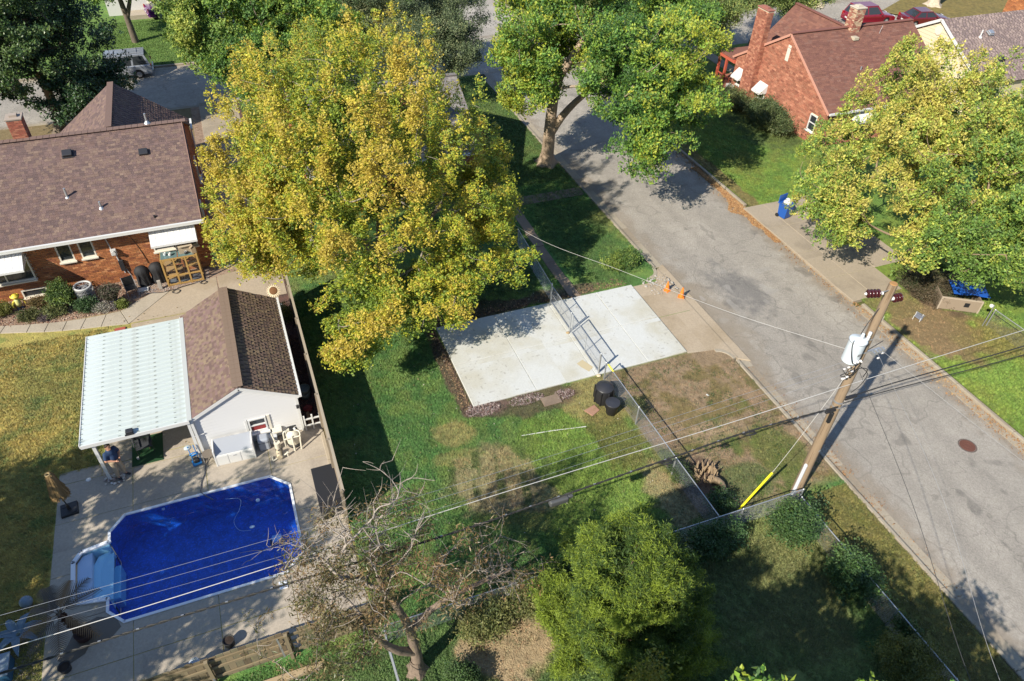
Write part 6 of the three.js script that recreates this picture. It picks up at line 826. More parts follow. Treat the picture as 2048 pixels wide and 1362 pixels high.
  const f2 = solo('white_ball', 'small pale disc lying on the grass beside the umbrella', 'disc', [cyl(-7.75, .0, -20.95, .09, .09, .03, 16)], whiteP);
}
// gravel and mulch beds
function scatter(name, label, cat, n, seed, place, geo, cols, s0, s1, y = 0) { const R = rng(seed), m = [], c = []; for (let i = 0; i < n; i++) { const p = place(R); if (!p) continue; const s = s0 + (s1 - s0) * R() * R(); m.push(trs(p[0], y + s * .3, p[1], R() * 6, R() * 6, R() * 6, s, s * (.5 + .3 * R()), s)); c.push(jit(R, cols[Math.floor(R() * cols.length)], .4)); } const o = inst(name, geo, mat([1, 1, 1], .9), m, c, scene); return tag(o, label, cat); }
const ROCK = new THREE.DodecahedronGeometry(.5, 0), CHIP = new THREE.BoxGeometry(1, .3, .5);
scatter('gravel', 'reddish gravel bed along the house wall beside the garden walk', 'gravel', 5200, 221, R => { const x = -13.4 + 7 * R(), z = -33.4 + 2.4 * R(); const e = -31.0 + (x < -10 ? (x + 10) * .22 : .0); return z < e - .1 ? [x, z] : null; }, ROCK, [[.30, .17, .11], [.36, .24, .16], [.24, .12, .09], [.42, .33, .25]], .025, .09);
scatter('gravel', 'grey white crushed stone under the covered grills', 'gravel', 2600, 222, R => { const x = -6.3 + 3.6 * R(), z = -33.3 + 1.6 * R(); return (z < -31.75 - (x + 6.3) * .12) ? [x, z] : null; }, ROCK, [[.42, .38, .36], [.30, .26, .26], [.52, .47, .42], [.22, .19, .18]], .02, .06);
scatter('gravel', 'dark river gravel at the lower left corner beside the patio', 'gravel', 3000, 223, R => [-10.2 + 1.4 * R(), -15.2 + 3.2 * R()], ROCK, [[.20, .16, .12], [.28, .23, .18], [.13, .10, .085], [.36, .30, .24]], .02, .075);
scatter('mulch', 'purple brown mulch heap at the near left corner of the new slab', 'mulch', 2200, 224, R => { const a = R() * 6.28, d = Math.sqrt(R()); return R() < .5 ? [7.1 + Math.cos(a) * d * .75, -19.45 + Math.sin(a) * d * .4] : R() < .6 ? [9.0 + Math.cos(a) * d * .8, -19.35 + Math.sin(a) * d * .3] : [10.6 + Math.cos(a) * d * .5, -19.1 + Math.sin(a) * d * .3]; }, CHIP, [[.16, .10, .09], [.24, .18, .17], [.10, .065, .055], [.34, .28, .26]], .03, .12);
scatter('mulch', 'dark soil and dead leaves along the far and left edges of the new slab', 'mulch', 3200, 225, R => R() < .55 ? [6.8 + 10 * R(), -25.15 - .75 * R() * R() - .05] : [6.65 - .6 * R() * R(), -25 + 5.4 * R()], CHIP, [[.11, .07, .05], [.19, .12, .07], [.07, .045, .035], [.27, .18, .1]], .03, .12);
scatter('mulch', 'shaded mulch strip between the garage and the privacy fence', 'mulch', 1600, 226, R => [.1 + .6 * R(), -29 + 8 * R()], CHIP, [[.11, .06, .05], [.16, .08, .06], [.07, .045, .04], [.2, .13, .1]], .03, .1);
scatter('fallen_leaves', 'brown fallen leaves drifted along the kerb on the far side of the road', 'leaves', 5200, 227, R => [27.25 - .95 * R() * R(), -42 + 42 * R()].map((v, i) => v) , CHIP, [[.28, .15, .06], [.34, .20, .085], [.22, .11, .05], [.40, .26, .12]], .03, .1, -.105);
scatter('fallen_leaves', 'scattered fallen leaves on the green yard', 'leaves', 900, 228, R => [1 + 11.4 * R(), -26 + 14 * R()], CHIP, [[.30, .23, .09], [.4, .32, .16], [.2, .13, .06], [.5, .46, .36]], .03, .075, .02);
scatter('fallen_leaves', 'dry leaves lying on the golden lawn beside the patio', 'leaves', 700, 232, R => [-13 + 9 * R(), -30.5 + 9 * R()], CHIP, [[.30, .2, .08], [.36, .28, .13], [.2, .13, .06]], .03, .08, .02);
scatter('fallen_leaves', 'brown leaves piled in the near gutter beside the utility pole', 'leaves', 1500, 229, R => { const z = -18 + 12 * R(), k = vn(z * .9, 4) > .55 ? 1 : .25; return R() < k ? [19.06 + .9 * R() * R(), z] : null; }, CHIP, [[.28, .15, .06], [.34, .21, .1], [.22, .11, .05]], .025, .075, -.105);
{ const t = structG('leaf_drift', 'rusty drift of leaves in the far gutter below the green lawn', 'leaves'); const R = rng(230), m = [], c = []; for (let i = 0; i < 4200; i++) { const z = -35 + 9 * R(), k = fbm(z * .8, 3, 2); const x = 27.25 - (.3 + 1.1 * k * k) * R(); m.push(trs(x, -.1 + .03 * R(), z, R() * .6, R() * 6, R() * .6, .04 + .07 * R())); c.push(jit(R, [[.30, .16, .065], [.24, .12, .05], [.36, .22, .1]][i % 3], .4)); } inst('leaf', CHIP, mat([1, 1, 1], .9), m, c, t); }
// rubble by the cones
{ const t = thing('concrete_rubble', 'broken pale concrete rubble around the orange cones', 'rubble', [18.55, 0, -24.6]); const R = rng(231); const ms = [[.36, .33, .28], [.30, .26, .21], [.42, .39, .35]].map(c => mat(c, .9)); for (let i = 0; i < 150; i++) { const g = new THREE.DodecahedronGeometry(.02 + .055 * R() * R(), 0); g.scale(1 + R(), .5, 1).rotateY(R() * 6); obj('stone', g.translate((R() - .6) * 1.5, .03, (R() - .5) * 1.4), ms[i % 3], t); } }
function cone(label, x, z, turn, tilt) { const t = thing('traffic_cone', label, 'traffic cone', [x, -.0, z], turn, 'orange cones by the kerb'); const or = mat([.72, .20, .025], .5); obj('base', [rbx(0, .02, 0, .32, .04, .32, .015)], or, t); obj('body', [lathe([[.12, .04], [.125, .06], [.035, .55], [.03, .56], [.0, .56]], 20)], or, t); obj('collar', [lathe([[.088, .24], [.068, .36]], 20)], mat([.66, .36, .18], .45), t); t.rotation.z = tilt; return t; }
cone('taller orange traffic cone beside the driveway kerb corner', 18.55, -24.05, .3, .06); cone('shorter orange traffic cone nearer the pole', 18.95, -23.35, .9, -.05);
// ---------------------------------------------------------------- trash cans, stones, pipe, stump
{
  const t = thing('trash_can', 'larger ribbed black compost bin beside the chain-link fence', 'trash can', [12.02, 0, -18.25]); obj('body', [lathe([[0, 0], [.36, 0], [.40, .05], [.42, .45], [.38, .75], [.36, .78], [0, .8]], 8)], blackPl, t); for (let k = 0; k < 8; k++) { const a = k * Math.PI / 4; obj('rib', rbx(.41 * Math.sin(a), .4, .41 * Math.cos(a), .06, .7, .06, .015), blackPl, t); } obj('lid', [lathe([[.38, .78], [.37, .82], [.2, .9], [.1, .93], [0, .93]], 16)], mat([.03, .03, .034], .4), t);
  const u = thing('trash_can', 'smaller round black trash can in front of the compost bin', 'trash can', [12.03, 0, -17.5]); obj('body', [lathe([[0, 0], [.22, 0], [.28, .56], [.27, .58], [0, .58]], 26)], blackPl, u); obj('lid', [lathe([[.3, .55], [.31, .6], [.29, .62], [.26, .6], [.1, .64], [0, .64]], 26)], mat([.035, .036, .042], .38), u); obj('handle', [rbx(.3, .42, 0, .04, .05, .12, .01), rbx(-.3, .42, 0, .04, .05, .12, .01)], blackPl, u);
  solo('stepping_stone', 'square tan stepping stone on the dirt by the slab', 'paver', [rbx(9.95, .03, -18.95, .8, .06, .5, .015).rotateY(0)], M_old); solo('stepping_stone', 'pinkish broken paver in front of the black bins', 'paver', [prismXZ([[11.0, -17.95], [11.55, -18.1], [11.62, -17.75], [11.2, -17.55]], 0, .05, .01)], mat([.34, .19, .13], .9)); solo('concrete_lump', 'pale lump of concrete at the foot of the gate post', 'concrete lump', [new THREE.DodecahedronGeometry(.09, 1).scale(1.2, .6, 1).translate(12.5, .06, -19.6)], mat([.55, .45, .3], .9)); solo('concrete_lump', 'small tan lump of mud on the slab by the middle gate post', 'lump', [new THREE.DodecahedronGeometry(.08, 1).scale(1.2, .5, 1).translate(12.4, .1, -22.62)], mat([.36, .26, .14], .9));
  solo('white_pipe', 'long thin white pipe lying on the grass', 'pipe', [rod([8.05, .03, -17.55], [9.3, .03, -17.38], .018), rod([9.3, .03, -17.38], [10.7, .03, -17.12], .018)], whiteP); solo('debris', 'small pale scrap of paper on the brown verge', 'paper', [bx(16.4, .02, -17.0, .06, .02, .12, .4)], whiteP);
  const s = thing('tree_stump', 'rotten splintered tree stump with a lying root beside the fence', 'tree stump', [13.85, 0, -13.3]); const R = rng(241), g = [], w = mat([.36, .26, .16], .95); w.map = barkTex; for (let i = 0; i < 34; i++) { const a = R() * 6.28, r = .12 + .34 * Math.sqrt(R()), h = .18 + .5 * R(), sl = bx(0, h / 2, 0, .07 + .09 * R(), h, .04 + .05 * R()); const p = sl.attributes.position; for (let k = 0; k < p.count; k++) if (p.getY(k) > h * .5) { p.setX(k, p.getX(k) * .3); p.setZ(k, p.getZ(k) * .4); } sl.computeVertexNormals(); obj('splinter', uvm(sl.rotateZ((R() - .5) * .7).rotateX((R() - .5) * .7).rotateY(a).translate(Math.cos(a) * r * 1.15, 0, Math.sin(a) * r * .8)), w, s); }
  obj('root', [tubeTaper([V3(.1, .15, .2), V3(.35, .2, .6), V3(.3, .1, 1.0), V3(.55, .02, 1.4)], .16, .04, 9), tubeTaper([V3(-.2, .1, 0), V3(-.6, .12, -.2), V3(-.8, 0, -.4)], .1, .03, 8)], bark([.22, .16, .1]), s);
  const m = thing('manhole_cover', 'round rusty brown manhole cover in the road', 'manhole cover', [25.0, -.12, -11.05]); const rust = mat([.14, .058, .04], .75, { metalness: .2 }); obj('frame', [new THREE.RingGeometry(.31, .37, 40).rotateX(-Math.PI / 2).translate(0, .006, 0)], mat([.13, .10, .085], .85), m); obj('cover', [cyl(0, -.05, 0, .305, .305, .062, 40), new THREE.TorusGeometry(.24, .009, 6, 36).rotateX(Math.PI / 2).translate(0, .014, 0), new THREE.TorusGeometry(.12, .009, 6, 30).rotateX(Math.PI / 2).translate(0, .014, 0), ...[0, 1, 2, 3, 4, 5, 6, 7].map(k => bx(0, .015, .18, .03, .01, .09).rotateY(k * Math.PI / 4))], rust, m);
  const b = thing('recycling_bin', 'open blue recycling bin full of white bags at the lawn edge', 'bin', [28.65, 0, -28.0], .2); const blue = mat([.012, .085, .36], .4); obj('body', [(() => { const q = new THREE.BoxGeometry(.6, .85, .65); const p = q.attributes.position; for (let i = 0; i < p.count; i++) if (p.getY(i) < 0) { p.setX(i, p.getX(i) * .78); p.setZ(i, p.getZ(i) * .78); } q.computeVertexNormals(); return q.translate(0, .5, 0); })()], blue, b); obj('lid', [rbx(-.02, 1.08, -.36, .64, .5, .05, .02)], blue, b); obj('rim', [bx(0, .93, .33, .66, .05, .05), bx(.32, .93, 0, .05, .05, .66), bx(-.32, .93, 0, .05, .05, .66)], blue, b); obj('bag', [new THREE.IcosahedronGeometry(.24, 2).scale(1, .6, 1).translate(0, .98, 0), new THREE.IcosahedronGeometry(.15, 2).translate(.12, 1.02, -.1)], whiteP, b); for (const x of [-.26, .26]) obj('wheel', cyl(0, 0, 0, .11, .11, .05, 16).rotateZ(Math.PI / 2).translate(x, .11, -.26), blackPl, b);
  const e = thing('storage_crate', 'low tan panelled crate under a blue tarp beneath the right tree', 'crate', [31.75, 0, -18.3], -.55); obj('panel', [rbx(0, .36, .5, 1.9, .66, .05, .01)], mat([.27, .21, .15], .85), e); obj('panel', [rbx(.93, .36, 0, .05, .66, 1.0, .01)], mat([.22, .17, .12], .85), e); obj('panel', [rbx(-.93, .36, 0, .05, .66, 1.0, .01)], mat([.22, .17, .12], .85), e); obj('trim', [bx(0, .71, .5, 1.94, .05, .08), bx(-.94, .36, .52, .06, .72, .06), bx(.94, .36, .52, .06, .72, .06)], mat([.40, .33, .25], .8), e); obj('bottom', [bx(0, .06, 0, 1.85, .06, .95)], mat([.16, .12, .09], .9), e); obj('tarp', [(() => { const q = new THREE.PlaneGeometry(1.7, 1.3, 24, 18).rotateX(-Math.PI / 2); const p = q.attributes.position; for (let i = 0; i < p.count; i++) { const x = p.getX(i), z = p.getZ(i); p.setY(i, .72 + .16 * fbm(x * 1.6 + 3, z * 1.6, 3) - Math.max(0, -z - .5) * .9 - Math.max(0, Math.abs(x) - .95) * 1.2); } q.computeVertexNormals(); return q.translate(.5, 0, -.45); })()], (() => { const q = mat([.012, .09, .42], .5); q.side = THREE.DoubleSide; return q; })(), e); obj('vent', [bx(.3, .42, .53, .24, .24, .02)], blackPl, e);
  const l = thing('yard_lamp', 'white floodlight on a thin pole at the fence corner across the road', 'lamp', [31.75, 0, -16.55]); obj('pole', [cyl(0, 0, 0, .022, .022, 1.25, 8)], galv, l); obj('lamp_head', [lathe([[0, 0], [.05, .02], [.09, .2], [.08, .22], [0, .2]], 16).rotateZ(1.3).translate(-.02, 1.25, 0)], whiteP, l);
  const sg = thing('broken_chair', 'grey metal and white plastic frame lying in the weeds behind the pole top', 'broken chair', [29.1, 0, -18.05], .5); obj('seat', [rbx(0, .2, 0, .5, .03, .45, .01).rotateX(.25)], mat([.2, .21, .25], .5), sg); for (const [x, z] of [[-.24, -.2], [.24, -.2], [-.24, .2], [.24, .2]]) obj('leg', rod([x, 0, z], [x, .3, z], .02), whiteP, sg); obj('rail', [rod([.24, .3, -.2], [.5, .05, .3], .025)], galv, sg); sg.scale.setScalar(.8);
}
// ---------------------------------------------------------------- along the house wall
{
  const cov = mat([.016, .016, .018], .75);
  const grill = (label, x, z, s) => { const t = thing('grill', label, 'covered grill', [x, 0, z]); const n = 20, pr = [[.27, .02], [.29, .15], [.26, .5], [.3, .72], [.29, .86], [.2, 1.0], [.08, 1.06], [0, 1.06]].map(p => [p[0] * s, p[1] * (s * .5 + .5)]); const g = lathe(pr, 36), p = g.attributes.position; for (let i = 0; i < p.count; i++) { const a = Math.atan2(p.getX(i), p.getZ(i)), k = 1 + .07 * Math.sin(a * 9 + p.getY(i) * 2) * (1 - sm(.4, 1, p.getY(i))); p.setX(i, p.getX(i) * k * 1.12); p.setZ(i, p.getZ(i) * k * .9); } g.computeVertexNormals(); obj('cover', g, cov, t); for (const k of [-1, 1]) obj('wheel', cyl(0, 0, 0, .08, .08, .04, 14).rotateZ(Math.PI / 2).translate(k * .2, .08, .16), blackPl, t); return t; };
  grill('black covered grill next to the folding chair by the brick wall', -5.62, -32.85, 1.0); grill('taller black covered grill beside the wooden shelf cage', -4.95, -32.9, 1.04);
  const c = thing('plant_cage', 'yellow wooden frame cage with wire front against the brick wall', 'wooden cage', [-3.78, 0, -32.62]); const wd = mat([.40, .245, .075], .75); const W = 1.6, D = .62, H = 1.55; const L = [];
  for (const x of [-W / 2, -W / 6, W / 6, W / 2]) obj('post', [bx(x, H / 2, D / 2, .075, H, .06)], wd, c); for (const x of [-W / 2, W / 2]) obj('post', [bx(x, H / 2, -D / 2, .075, H, .06)], wd, c); for (const y of [.06, .55, H - .04]) obj('rail', [bx(0, y, D / 2, W - .08, .07, .05)], wd, c); for (const x of [-W / 2, W / 2]) for (const y of [.06, H - .04]) obj('rail', [bx(x, y, 0, .05, .07, D - .06)], wd, c);
  for (const x of [-W / 3, 0, W / 3]) for (const s of [-1, 1]) obj('corner_brace', [bar([x + s * .21, .14, D / 2 + .01], [x + s * .1, .06, D / 2 + .01], .02, .05), bar([x + s * .21, 1.38, D / 2 + .01], [x + s * .1, 1.47, D / 2 + .01], .02, .05)], wd, c); const mesh = obj('wire_mesh', [linkGeo(W, H, 0, .06, .002).translate(-W / 2, 0, D / 2)], galv, c); mesh.userData.kind = 'stuff'; for (const y of [.3, .75, 1.1]) obj('shelf', [bx(-.35, y, -.05, .75, .03, .42)], mat([.32, .21, .09], .8), c); obj('shelf', [bx(.45, .85, -.05, .6, .03, .42, .15)], wd, c); obj('floor', [bx(0, .03, 0, W - .1, .03, D - .1)], mat([.10, .12, .15], .8), c);
  const tp = mat([.12, .19, .19], .3, { clearcoat: .4 }); obj('top_panel', [bx(-.42, H + .01, 0, .74, .02, D)], tp, c); obj('top_panel', [bx(.35, H + .01, 0, .72, .02, D)], tp, c);
  const b1 = thing('cardboard_box', 'tan box with books on top of the wooden cage', 'box', [-3.4, H + .02, -32.7], .1); obj('carton', [rbx(0, .2, 0, .62, .4, .4, .01)], mat([.42, .34, .24], .85), b1); obj('flap', [bx(0, .41, .22, .6, .012, .12)], mat([.46, .38, .27], .85), b1); const b2 = thing('bird_house', 'weathered wooden birdhouse on the right end of the cage', 'birdhouse', [-3.05, H + .02, -32.45], .2); obj('body', [bx(0, .16, 0, .2, .32, .18)], mat([.36, .27, .17], .9), b2); obj('roof', [bar([-.15, .3, 0], [0, .42, 0], .22, .02), bar([.15, .3, 0], [0, .42, 0], .22, .02)], mat([.3, .22, .14], .9), b2); const R0 = rng(251); for (let i = 0; i < 3; i++) { const j = thing('jar', ['clear glass jar on the left of the cage top', 'pale pot on the cage top beside the glass jar', 'small dark pot in front of the tan box on the cage'][i], 'jar', [-4.35 + i * .22 + (i === 2 ? .5 : 0), H + .02, -32.6 + .08 * i]); obj('vessel', [lathe([[0, 0], [.06, 0], [.07, .04], [.065, .13], [.05, .14], [.045, .13], [0, .02]], 14)], [mat([.5, .55, .56], .2), whiteP, potBlack][i], j); obj('rim', [new THREE.TorusGeometry(.055, .008, 6, 14).rotateX(Math.PI / 2).translate(0, .14, 0)], whiteP, j); }
  const ac = thing('air_conditioner', 'round grey air conditioner unit behind the garden shrub', 'air conditioner', [-8.15, 0, -32.35]); const acg = mat([.36, .36, .36], .55); obj('base', [cyl(0, 0, 0, .42, .42, .08, 26)], acg, ac); obj('top_ring', [new THREE.TorusGeometry(.36, .05, 8, 30).rotateX(Math.PI / 2).translate(0, .86, 0)], mat([.45, .45, .44], .5), ac); const lou = []; for (let k = 0; k < 40; k++) lou.push(bx(0, .46, .39, .02, .78, .03).rotateY(k / 40 * 6.283)); for (let k = 0; k < 5; k++) lou.push(new THREE.TorusGeometry(.395, .012, 5, 30).rotateX(Math.PI / 2).translate(0, .12 + k * .17, 0)); obj('guard', lou, acg, ac).userData.kind = 'stuff'; obj('core', [cyl(0, .05, 0, .34, .34, .6, 24)], mat([.06, .06, .065], .6), ac); for (let k = 0; k < 4; k++) obj('fan_blade', bx(.16, .7, 0, .26, .015, .12).rotateX(.2).rotateY(k * Math.PI / 2 + .3), mat([.2, .22, .26], .5), ac); obj('hub', [cyl(0, .66, 0, .07, .07, .1, 14)], mat([.3, .3, .32], .5), ac); obj('grille', [0, 1, 2, 3].map(k => bx(0, .87, 0, .72, .012, .012, k * Math.PI / 4)), acg, ac);
  const bp = thing('flower_pot', 'bright blue glazed pot with a wispy grass by the brick wall', 'flower pot', [-7.05, 0, -31.65]); obj('pot', [lathe([[0, 0], [.17, 0], [.2, .03], [.25, .2], [.24, .34], [.27, .37], [.25, .37], [.2, .33], [0, .31]], 26)], mat([.01, .075, .36], .15, { clearcoat: .8 }), bp); obj('soil', [cyl(0, .3, 0, .21, .21, .03, 18)], mat([.05, .035, .025], .95), bp); const R = rng(253), gm = [], gc = []; for (let i = 0; i < 420; i++) { const a = R() * 6.28, d = Math.sqrt(R()), y = .4 + R() * .6; gm.push(trs(Math.cos(a) * d * .38 * (y + .2), y, Math.sin(a) * d * .38 * (y + .2), R() * 6, R() * 6, R() * 6, .6 + .4 * R())); gc.push(jit(R, [[.06, .075, .03], [.10, .10, .05], [.12, .08, .06]][i % 3], .4)); } inst('foliage', sprayN, leafM, gm, gc, bp);
  const fc = thing('folding_chair', 'black folding camp chair beside the blue pot', 'folding chair', [-6.2, 0, -32.2], .3); obj('seat', [rbx(0, .4, 0, .5, .02, .45, .008)], cov, fc); obj('backrest', [rbx(0, .66, -.22, .5, .5, .02, .008)], cov, fc); for (const s of [-1, 1]) { obj('leg', [rod([s * .25, 0, -.22], [s * .25, .42, .22], .013)], steel, fc); obj('leg', [rod([s * .25, 0, .24], [s * .25, .92, -.24], .013)], steel, fc); }
  solo('garden_hose', 'black hose lying in loops on the path below the wooden cage', 'hose', tube([[-5.9, .04, -31.75], [-5.5, .04, -31.95], [-4.9, .04, -31.85], [-4.35, .04, -31.9], [-4.1, .04, -31.75], [-4.25, .05, -31.55], [-4.45, .05, -31.7], [-4.15, .05, -31.95], [-3.5, .04, -32.1], [-3.05, .04, -32.2], [-2.85, .05, -32.05], [-3.0, .06, -31.9], [-3.15, .05, -32.05], [-2.9, .04, -32.25]], .018, 160, 6), blackPl);
  const y = thing('garden_statue', 'yellow garden figure with a round head by the basement window', 'statue', [-11.05, 0, -32.75], .5); const ye = mat([.68, .55, .06], .55); obj('body', [lathe([[0, .12], [.12, .14], [.15, .3], [.12, .46], [.07, .54], [0, .56]], 18)], mat([.62, .60, .22], .6), y); obj('head', [new THREE.SphereGeometry(.15, 18, 12).scale(1, .92, 1).translate(0, .66, 0)], ye, y); obj('brim', [lathe([[.0, .7], [.19, .68], [.2, .7], [.15, .75]], 20)], ye, y); for (const s of [-1, 1]) obj('arm', tubeTaper([V3(s * .11, .46, 0), V3(s * .24, .36, .06), V3(s * .26, .2, .12)], .045, .035, 8), ye, y); for (const s of [-1, 1]) obj('leg', tubeTaper([V3(s * .06, .16, 0), V3(s * .08, .08, .05), V3(s * .09, 0, .1)], .05, .045, 8), mat([.06, .1, .2], .6), y);
  solo('red_paver', 'red square paver at the corner of the garden walk', 'paver', [rbx(-6.75, .03, -29.45, .45, .06, .5, .012)], mat([.33, .075, .05], .85)); solo('spare_slab', 'grey upright stone slab leaning by the covered grills', 'slab', [rbx(-4.95, .26, -32.2, .16, .5, .1, .01)], mat([.36, .33, .29], .9)); solo('white_bucket', 'small white metal plate on the gravel behind the folding chair', 'plate', [rbx(-5.75, .06, -32.35, .5, .04, .3, .015)], whiteP);
  // garden plants
  shrub('garden_shrub', 'tall leafy green garden shrub in front of the air conditioner', [-9.15, 0, -32.35], .62, .62, .55, sprayB, [[.035, .085, .012], [.075, .14, .016], [.14, .20, .02]], 800, .85, 301); shrub('garden_shrub', 'yellow-green low bush at the left edge by the brick wall', [-11.75, 0, -32.5], .5, .28, .45, spraySmall, [[.13, .15, .015], [.24, .22, .02]], 500, 1, 302); shrub('garden_shrub', 'orange-tinged flowering plant below the basement window', [-10.2, 0, -32.6], .4, .24, .3, spraySmall, [[.16, .12, .03], [.30, .15, .05], [.10, .11, .03]], 320, 1, 303); shrub('garden_shrub', 'olive spreading plant by the garden walk left of the tall shrub', [-10.55, 0, -31.75], .55, .2, .35, sprayB, [[.06, .08, .016], [.12, .12, .02]], 300, .7, 304); shrub('garden_shrub', 'low green plant at the foot of the tall garden shrub', [-9.5, 0, -31.75], .5, .25, .35, sprayB, OLIVE, 360, .7, 305); shrub('garden_shrub', 'spiky dark green plant beside the blue pot', [-8.15, 0, -31.6], .42, .28, .35, sprayN, BOX, 300, 1, 306); shrub('flower_bush', 'white flowering plant in front of the blue pot', [-7.4, 0, -31.3], .45, .2, .25, spraySmall, [[.10, .12, .05], [.55, .52, .45], [.30, .25, .22]], 420, .9, 307, { cat: 'flowers' }); shrub('garden_shrub', 'small lime plant right of the blue pot', [-6.65, 0, -31.3], .22, .18, .22, spraySmall, [[.12, .18, .02], [.2, .24, .03]], 200, .9, 308); shrub('garden_shrub', 'purple leaved low plant beside the walk', [-9.95, 0, -31.45], .25, .12, .2, spraySmall, [[.10, .06, .07], [.16, .12, .12]], 160, .8, 309);
  // sunflower ornament behind the garage
  const sf = thing('sunflower_ornament', 'large metal sunflower with pale petals and brown centre behind the garage', 'ornament', [.1, 0, -29.0]); obj('stalk', [rod([0, 0, 0], [0, .95, .02], .02)], mat([.10, .14, .06], .6), sf); const hd = new THREE.Matrix4().makeRotationX(-.75).setPosition(0, 1.0, .05); obj('centre', [lathe([[0, .05], [.15, .04], [.2, .0], [0, -.01]], 24)].map(g => g.rotateX(Math.PI / 2).applyMatrix4(hd)), mat([.16, .075, .03], .9), sf); for (let k = 0; k < 20; k++) { const a = k / 20 * 6.283; const g = new THREE.ConeGeometry(.045, .17, 5).scale(1, 1, .3).translate(0, .27, 0).rotateZ(a).applyMatrix4(hd); obj('petal', g, mat([.62, .52, .36], .6), sf); }
  const wp = thing('painted_barrel', 'white and blue painted barrel planter below the metal sunflower', 'barrel', [.15, 0, -28.35]); obj('body', [lathe([[0, 0], [.24, 0], [.28, .25], [.26, .5], [.22, .5], [0, .45]], 22)], (() => { const m = mat([1, 1, 1], .6); m.map = mkTex(128, 128, (u, v) => { const n = fbm(u * 9, v * 7, 3); return n > .56 ? [.16, .2, .27] : [.6, .6, .58]; }); return m; })(), wp); obj('hoop', [new THREE.TorusGeometry(.265, .01, 6, 24).rotateX(Math.PI / 2).translate(0, .4, 0)], steel, wp); shrub('garden_shrub', 'yellow-green plant at the far end of the privacy fence', [.35, 0, -27.9], .32, .4, .4, sprayB, [[.06, .09, .02], [.16, .17, .03]], 240, .8, 310);
  const pk = thing('storage_tub', 'stack of grey tubs in the shaded strip beside the garage', 'tub', [.38, 0, -22.6]); obj('tub', [lathe([[0, 0], [.2, 0], [.24, .28], [.2, .28]], 18)], mat([.25, .3, .28], .6), pk); obj('tub', [lathe([[0, .3], [.21, .3], [.25, .5], [.21, .5]], 18)], mat([.2, .24, .22], .6), pk); solo('red_bucket', 'dark red tray on the mulch beside the garage', 'tray', [lathe([[0, 0], [.17, 0], [.2, .12], [.17, .12], [0, .03]], 18).translate(.36, 0, -21.8)], mat([.2, .03, .03], .6)); solo('wood_post', 'short wooden post lying in the mulch strip', 'post', [rbx(.3, .12, -21.25, .12, .22, .5, .01)], mat([.2, .13, .08], .9));
}
